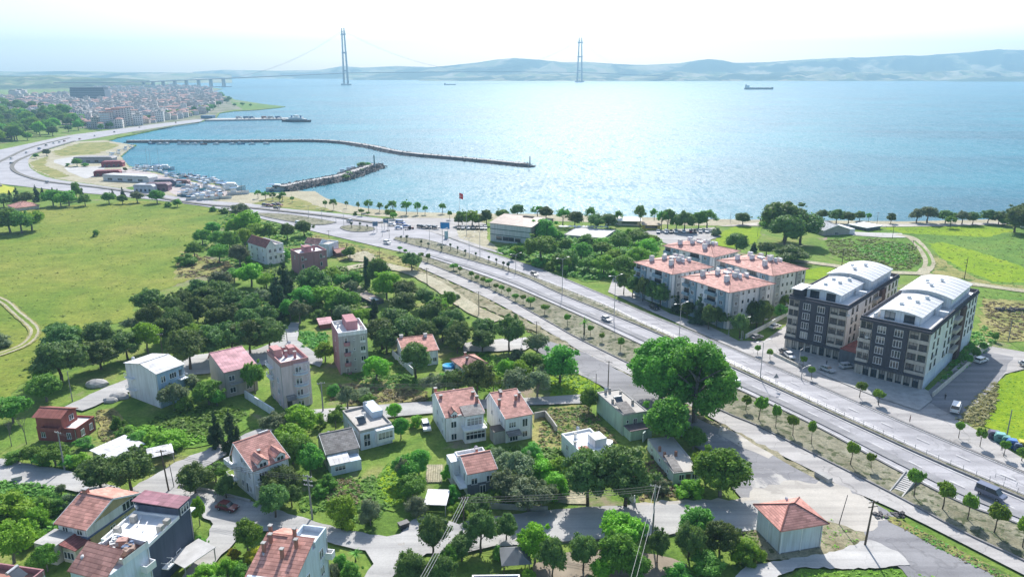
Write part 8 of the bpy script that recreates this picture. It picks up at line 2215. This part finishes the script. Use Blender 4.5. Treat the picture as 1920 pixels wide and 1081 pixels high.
P29 = pole(667, 555, 527, 'thin grey pole in the upper grove beside the track', 0, 0, .1, concp)
P30 = pole(438, 530, 515, 'short stake pole at the meadow grove corner', 0, 0, .1)
P31 = pole(1369, 418, 397, 'tall thin mast on the beach left of the lone umbrella pine', 0, 0, .1, concp)
P32 = pole(1644, 421, 398, 'wooden pole with crossarm on the beach behind the white slab house', 0, 1, .12)
P33 = pole(1420, 444, 426, 'thin lamp pole behind the car row', 0, 0, .09, concp)
wirem = M('wire', (.05, .05, .055), .6); cable = M('pale_cable', (.33, .33, .34), .5)
def wire(a, b, sag, r, mat, label, grp=None, n=10):
    o0 = a.copy()
    pts = []
    for k in range(n + 1):
        t = k / n; q = a.lerp(b, t) - o0; q.z -= sag * 4 * t * (1 - t); pts.append(q)
    return tag(MB().path(pts, r, 4).build('overhead_wire', mat, None, o0), label, 'wire', grp)
V3 = lambda x, y, z: Vector((x, y, z))
for dz, dx in ((0, 0), (-.5, .3), (-1.0, -.3)): wire(P25 + V3(dx, 0, dz), P3 + V3(dx, 0, dz), .5, .035, wirem, 'dark overhead wire along the long street past the big dark pines', 'wires along the long street')
E1 = G(1150, 1200, 9.5)
for dx, rr in ((0, .05), (.8, .05)): wire(P3 + V3(dx, 0, .1), E1 + V3(dx, 0, 0), .4, .025, cable, 'pale cable running down to the bottom edge from the grey street pole', 'cables at the grey street pole')
E2 = G(760, 1130, 9.5)
for dx in (0, .45, .9): wire(P25 + V3(dx, 0, .1), E2 + V3(dx, 0, 0), .4, .03, cable, 'thick pale cable crossing the street pines to the bottom edge', 'thick cables over the street pines')
for dz in (0, -.4, -.8): wire(P6 + V3(0, 0, dz), P4 + V3(0, 0, dz), .8, .03, wirem, 'dark wire over the junction before the dormered house', 'wires over the junction')
for dz in (0, -.4): wire(P5 + V3(0, 0, dz), P6 + V3(0, 0, dz), .8, .025, wirem, 'thin wire over the left street before the white shed', 'wires over the left street')
for dz in (0, -.4, -.8): wire(P8 + V3(0, 0, dz), P16 + V3(0, 0, dz + 1), 1.6, .025, wirem, 'long thin wire over the middle street gardens', 'wires over the middle gardens')
wire(P9, P10, .8, .025, wirem, 'thin wire in front of the meadow pines')
for dz in (0, -.5): wire(P15 + V3(0, 0, dz), P17 + V3(0, 0, dz), .8, .025, wirem, 'thin wire along the verge to the plane trees', 'wires along the verge')
wire(P12, P15, 1, .025, wirem, 'thin wire along the side road verge')
wire(P24, Vector(Q1.B) + V3(0, 0, 9), .6, .025, wirem, 'thin wire to the left charcoal block')

# ------------------------------------------------------------------ signs, flag, fence
def signboard(px, py, x0, x1, y0, y1, label, mat, rz=0.0):
    p = G(px, py); z0, z1 = top_z(p, y1), top_z(p, y0); w = (x1 - x0) / ppm(p)
    t = thing('road_sign', label, 'road sign', p, rz)
    for s in (-.3, .3): MB().box(s * w - .09, s * w + .09, -.09, .09, 0, z1 - .1).build('post', steel, t)
    MB().box(-w / 2, w / 2, -.16, -.093, z0, z1).build('panel', mat, t)
    m = MB()
    for s0, s1, a, b in ((-w / 2 + .08, w / 2 - .08, z1 - .2, z1 - .12), (-w / 2 + .08, w / 2 - .08, z0 + .12, z0 + .2)): m.box(s0, s1, -.175, -.163, a, b)
    m.box(-w / 2 + .08, -w / 2 + .16, -.175, -.163, z0 + .21, z1 - .21); m.box(w / 2 - .16, w / 2 - .08, -.175, -.163, z0 + .21, z1 - .21)
    m.build('border', white, t)
sgb = M('sign_blue', (.02, .22, .50), .5, .1)
signboard(835, 453, 826, 844, 416.5, 429, 'big bright blue direction sign on posts on the forecourt', sgb, R(-8))
sgg = M('sign_greyblue', (.10, .17, .25), .5)
signboard(704, 436, 699, 709, 415, 424, 'left small grey-blue sign on the forecourt', sgg, R(20)); signboard(724, 431, 719, 729, 410, 419, 'right small grey-blue sign on the forecourt', sgg, R(20))
t = thing('advertising_stele', 'small pale green upright panel beside the blue direction sign', 'sign', G(837, 448), 0); MB().box(-.9, .9, -.15, .15, .3, 4).build('panel', M('stele_green', (.35, .5, .48), .6), t); MB().box(-.3, .3, -.1, .1, -.1, .295).build('foot', concrete, t)
p = G(1453, 728); t = thing('warning_sign', 'small triangular warning sign on the central reserve', 'road sign', p, 0)
h = top_z(p, 702); MB().tube((0, 0, .5), (0, 0, h), .05, .05, 6).build('post', steel, t)
MB().add([(-.75, -.07, h - .9), (.75, -.07, h - .9), (0, -.07, h + .4), (-.75, -.1, h - .9), (.75, -.1, h - .9), (0, -.1, h + .4)], [(0, 1, 2), (5, 4, 3), (0, 3, 4, 1), (1, 4, 5, 2), (2, 5, 3, 0)]).build('panel', M('sign_back', (.3, .3, .31), .6), t)
p = G(861.5, 401); h = top_z(p, 361)
t = thing('flagpole', 'tall flagpole on the beach flying a red flag with white crescent and star', 'flagpole', p, 0)
MB().tube((0, 0, 0), (0, 0, h), .12, .06, 8).build('pole', white, t)
fm = MB(); nx = 8; FW, FH = 2.2, 3.2
for i in range(nx):
    a0, a1 = i / nx, (i + 1) / nx
    yy = lambda a: .35 * math.sin(a * 6)
    fm.face([(a0 * FW + .1, yy(a0), h - .2 - FH - a0 * .6), (a1 * FW + .1, yy(a1), h - .2 - FH - a1 * .6), (a1 * FW + .1, yy(a1), h - .2 - a1 * .6), (a0 * FW + .1, yy(a0), h - .2 - a0 * .6)])
fl = fm.build('flag', M('flag_red', (.55, .02, .03), .8, .1), t)
cm = MB(); n = 14
cx, cz = .8, h - 2.1
for i in range(n):
    t0, t1 = R(40) + i / n * R(280), R(40) + (i + 1) / n * R(280)
    def ring(a, k): 
        o_ = (cx + .6 * math.cos(a), cz + .6 * math.sin(a)); i_ = (cx + .16 + .46 * math.cos(a), cz + .46 * math.sin(a)); return o_ if k else i_
    q = [ring(t0, 0), ring(t1, 0), ring(t1, 1), ring(t0, 1)]
    cm.face([(x, .35 * math.sin((x - .1) / FW * 6) - .05, z) for x, z in q])
st = [(cx + .75 + (.3 if k % 2 == 0 else .12) * math.cos(R(180 + 36 * k)), cz + (.3 if k % 2 == 0 else .12) * math.sin(R(180 + 36 * k))) for k in range(10)]
cm.face([(x, .35 * math.sin((x - .1) / FW * 6) - .05, z) for x, z in st])
cm.build('crescent_and_star', white, fl)
# wire fence along the central reserve
fpts = resample([a.lerp(b, .35) for a, b in zip(resample(mf_w, 2.0), resample(mn_w, 2.0))], 2.6)
fpts = [p for p in fpts if p.y > 120][:190]
def fence(pts, label, name, postm, h=1.3, wires=3):
    o0 = pts[0].copy(); o0.z = 0
    t = thing(name, label, 'fence', o0)
    pm = MB().box(-.035, .035, -.035, .035, .45, .45 + h).mesh('post', postm)
    for p in pts[:99]: inst('post', pm, t, p - o0)
    if len(pts) > 99:
        m = MB()
        for p in pts[99:]: q = p - o0; m.box(q.x - .05, q.x + .05, q.y - .05, q.y + .05, .45, .45 + h)
        o = m.build('far_posts', postm, t); o['kind'] = 'stuff'
    m = MB()
    for k in range(wires): m.path([p - o0 + V3(0, 0, .45 + h * (k + .9) / wires) for p in pts], .018, 3)
    m.build('fence_wire', postm, t)
fence(fpts, 'long thin wire fence on posts running down the central reserve of the highway', 'wire_fence', steel)
gp = [G(x, y) for x, y in [(1865, 900), (1883, 907), (1905, 917), (1930, 928)]]
fence([q + V3(0, 0, .2) for q in gp], 'short bent guard rail on the reserve beyond the minibus', 'guard_rail', steel, 1.0, 2)

# ------------------------------------------------------------------ recycling bins, containers, stairs, details
for i, (px, py, w, d, h, c, lab) in enumerate([(1863, 822, 2.4, 1.6, 1.9, (.10, .09, .14), 'dark violet recycling container, first of the row by the lawn'), (1874, 827, 2.4, 1.8, 2.0, (.13, .30, .28), 'pale teal recycling container next to the violet one'), (1885, 832, 1.8, 1.6, 1.9, (.10, .25, .22), 'green-grey recycling container in the middle of the row'),
      (1896, 838, 2.2, 1.7, 1.9, (.05, .14, .36), 'blue recycling container in the row by the lawn'), (1907, 843, 1.6, 1.5, 1.7, (.12, .16, .24), 'slate blue recycling container right of the blue one'), (1917, 842, 2.2, 1.8, 2.0, (.45, .40, .05), 'yellow recycling container at the right end of the row'), (1926, 855, 1.8, 1.6, 1.8, (.06, .06, .10), 'dark container in front of the yellow one')]):
    t = thing('recycling_container', lab, 'bin', G(px, py), R(-24))
    cmt = M('bin_%d' % i, c, .5, .15)
    MB().xprism([(-w / 2, .1), (w / 2, .1), (w / 2 * 1.08, h * .75), (w / 2 * .8, h), (-w / 2 * .8, h), (-w / 2 * 1.08, h * .75)], -d / 2, d / 2).build('body', cmt, t)
    MB().box(-w / 4, w / 4, -d / 2 - .03, -d / 2 - .002, h * .58, h * .7).build('opening', rubber, t)
    MB().box(-w * .35, w * .35, -d * .4, d * .4, h + .003, h + .08).build('lid', M('bin_lid_%d' % i, mul(c, 1.6), .5), t)
for px, py, lab in [(757, 990, 'dark wheeled refuse container standing in the bend of the lower street'), (33, 902, 'pale concrete box on the left street')]:
    t = thing('refuse_container', lab, 'bin', G(px, py), .6)
    cm_ = darkmetal if px > 100 else concrete
    MB().xprism([(-.8, .2), (.8, .2), (.95, 1.2), (-.95, 1.2)], -.6, .6).build('body', cm_, t); MB().box(-.98, .98, -.63, .63, 1.203, 1.3).build('lid', cm_, t)
    for x in (-.6, .6): MB().tube((x, -.5, .1), (x, .5, .1), .1, n=8).build('wheel', rubber, t)
a, b = G(1678, 929), G(1709, 897)
d = (b - a); Ls = d.length; t = thing('staircase', 'pale concrete staircase climbing the planted strip to the highway', 'stairs', a, math.atan2(d.y, d.x))
n = 13
m = MB()
for k in range(n):
    x0, x1 = Ls * k / n, Ls * (k + 1) / n
    m.box(x0 + .02 * (k > 0), x1 - .09, -1.15, 1.15, -.2, .12 + .09 * k)
m.build('steps', padconc, t)
sp = MB()
for k in range(n): sp.box(Ls * (k + 1) / n - .085, Ls * (k + 1) / n + .015, -1.14, 1.14, -.2, .10 + .09 * k)
sp.build('risers', M('riser_grey', (.16, .15, .15), .9), t)
for s in (-1, 1): MB().add([(0, s * 1.2 - .12, -.2), (Ls, s * 1.2 - .12, -.2), (Ls, s * 1.2 - .12, .12 + .09 * n + .2), (0, s * 1.2 - .12, .3), (0, s * 1.2 + .12, -.2), (Ls, s * 1.2 + .12, -.2), (Ls, s * 1.2 + .12, .12 + .09 * n + .2), (0, s * 1.2 + .12, .3)],
    [(0, 1, 2, 3), (7, 6, 5, 4), (3, 2, 6, 7), (0, 4, 5, 1), (1, 5, 6, 2), (0, 3, 7, 4)]).build('side_wall', padconc, t)
# swimming pool, garden details
t = thing('swimming_pool', 'bright blue round garden pool beside the red roofed bungalow', 'pool', G(841, 690), 0)
MB().tube((0, 0, -.1), (0, 0, 1.0), 1.7, 1.7, 20).build('pool_wall', M('pool_blue', (.02, .25, .65), .5), t); MB().tube((0, 0, 1.003), (0, 0, 1.03), 1.55, 1.55, 20).build('pool_water', M('pool_water', (.05, .35, .6), .1), t)
t = thing('swimming_slide', 'white garden furniture beside the blue pool', 'furniture', G(842, 700), 0); MB().box(-1.2, 1.2, -.5, .5, .35, .5).build('seat', white, t); MB().box(-1.2, 1.2, .4, .5, .503, 1.0).build('backrest', white, t); t.name = 'garden_bench'
for px, py, s, lab in [(224, 745, 2.2, 'big grey boulder at the corner of the white gabled house'), (182, 722, 2.6, 'pale boulder heap on the bank beside the light street'), (208, 752, 1.6, 'small pale boulder on the dry bank')]:
    o = MB().ball((0, 0, .2), s, 2, (1.2, .8, .6), .12).build('boulder', concrete, None, G(px, py)); tag(o, lab, 'rock')
o = MB()
for k in range(30): o.rbox((rv.uniform(-3, 3), rv.uniform(-1, 1), rv.uniform(0, .5)), (rv.uniform(.3, 1), rv.uniform(.3, .8), .4), rv.uniform(0, 3), rv.uniform(-.5, .5))
tag(o.build('rubble_heap', rockm, None, G(1664, 968)), 'dark rubble heap at the corner of the grassy wedge by the junction', 'rubble')
o = MB()
for k in range(50): o.rbox((rv.uniform(-6, 6), rv.uniform(-2, 2), rv.uniform(0, .8)), (rv.uniform(.4, 1.4), rv.uniform(.3, 1), .5), rv.uniform(0, 3), rv.uniform(-.5, .5))
tag(o.build('rubble_heap', rockm, None, G(1900, 582)), 'long dark earth heap in the rough grass at the right edge', 'rubble')
for i in range(7):
    o = MB().xprism([(-.3, 0), (.3, 0), (.18, .3), (-.18, .3)], 0, 7).build('vegetable_row', g_dirt, None, G(800 + i * 4.4, 905) + V3(0, 0, .0), R(4)); tag(o, 'earth ridge of the little vegetable plot above the carport', 'garden bed', 'vegetable rows')
# marina sheds
for px, py, w, d, h, c, rz, lab in [(213, 312, 17, 8, 3.5, (.22, .045, .06), .2, 'bright red roofed marina building at the water, upper of the two red ones'), (203, 329, 19, 7, 3, (.19, .04, .05), .25, 'dark red long marina building on the white yard, lower of the two red ones'), (180, 304, 34, 10, 4, (.28, .27, .28), .05, 'long grey roofed marina hall beside the hedge'), (245, 339, 42, 9, 3.5, (.5, .5, .5), -.28, 'long low pale marina shed on the quay'),
      (275, 359, 14, 7, 4, (.45, .46, .5), -.1, 'pale workshop at the road side of the boat yard'), (297, 357, 16, 8, 4, (.17, .10, .13), .1, 'dark wine roofed workshop at the road side of the boat yard'), (312, 348, 14, 6, 3.5, (.12, .12, .17), .1, 'dark slate shed between the boats ashore'), (340, 346.5, 12, 4, 2.6, (.22, .12, .12), 0, 'low brown shed among the boats ashore')]:
    t = thing('marina_building', lab, 'building', G(px, py), rz)
    MB().box(-w / 2, w / 2, -d / 2, d / 2, -.2, h).build('wall', M('marina_wall_%d' % px, mul(c, 1.3), .8), t)
    MB().xprism([(-w / 2 - .5, h + .003), (w / 2 + .5, h + .003), (w / 2 - 1, h + 1.3), (-w / 2 + 1, h + 1.3)], -d / 2 - .5, d / 2 + .5).build('roof', M('marina_roof_%d' % px, c, .7), t)
    m = MB()
    for k in range(4): m.box(-w * .4 + k * w * .22, -w * .4 + k * w * .22 + w * .1, -d / 2 - .04, -d / 2 - .002, .6, 2.2)
    m.build('window', glass, t)

# ------------------------------------------------------------------ haze
hz = MB().box(-16000, 16000, -880, 9700, -5.5, 430)
m = bpy.data.materials.new('haze'); m.use_nodes = True
nt = m.node_tree; nt.nodes.clear()
out = nt.nodes.new('ShaderNodeOutputMaterial'); pv = nt.nodes.new('ShaderNodeVolumePrincipled')
pv.inputs['Color'].default_value = (0.45, 0.77, 1.0, 1); pv.inputs['Density'].default_value = 1.35e-4; pv.inputs['Anisotropy'].default_value = 0.1
nt.links.new(pv.outputs[0], out.inputs['Volume'])
tag(hz.build('haze', m), kind='stuff')
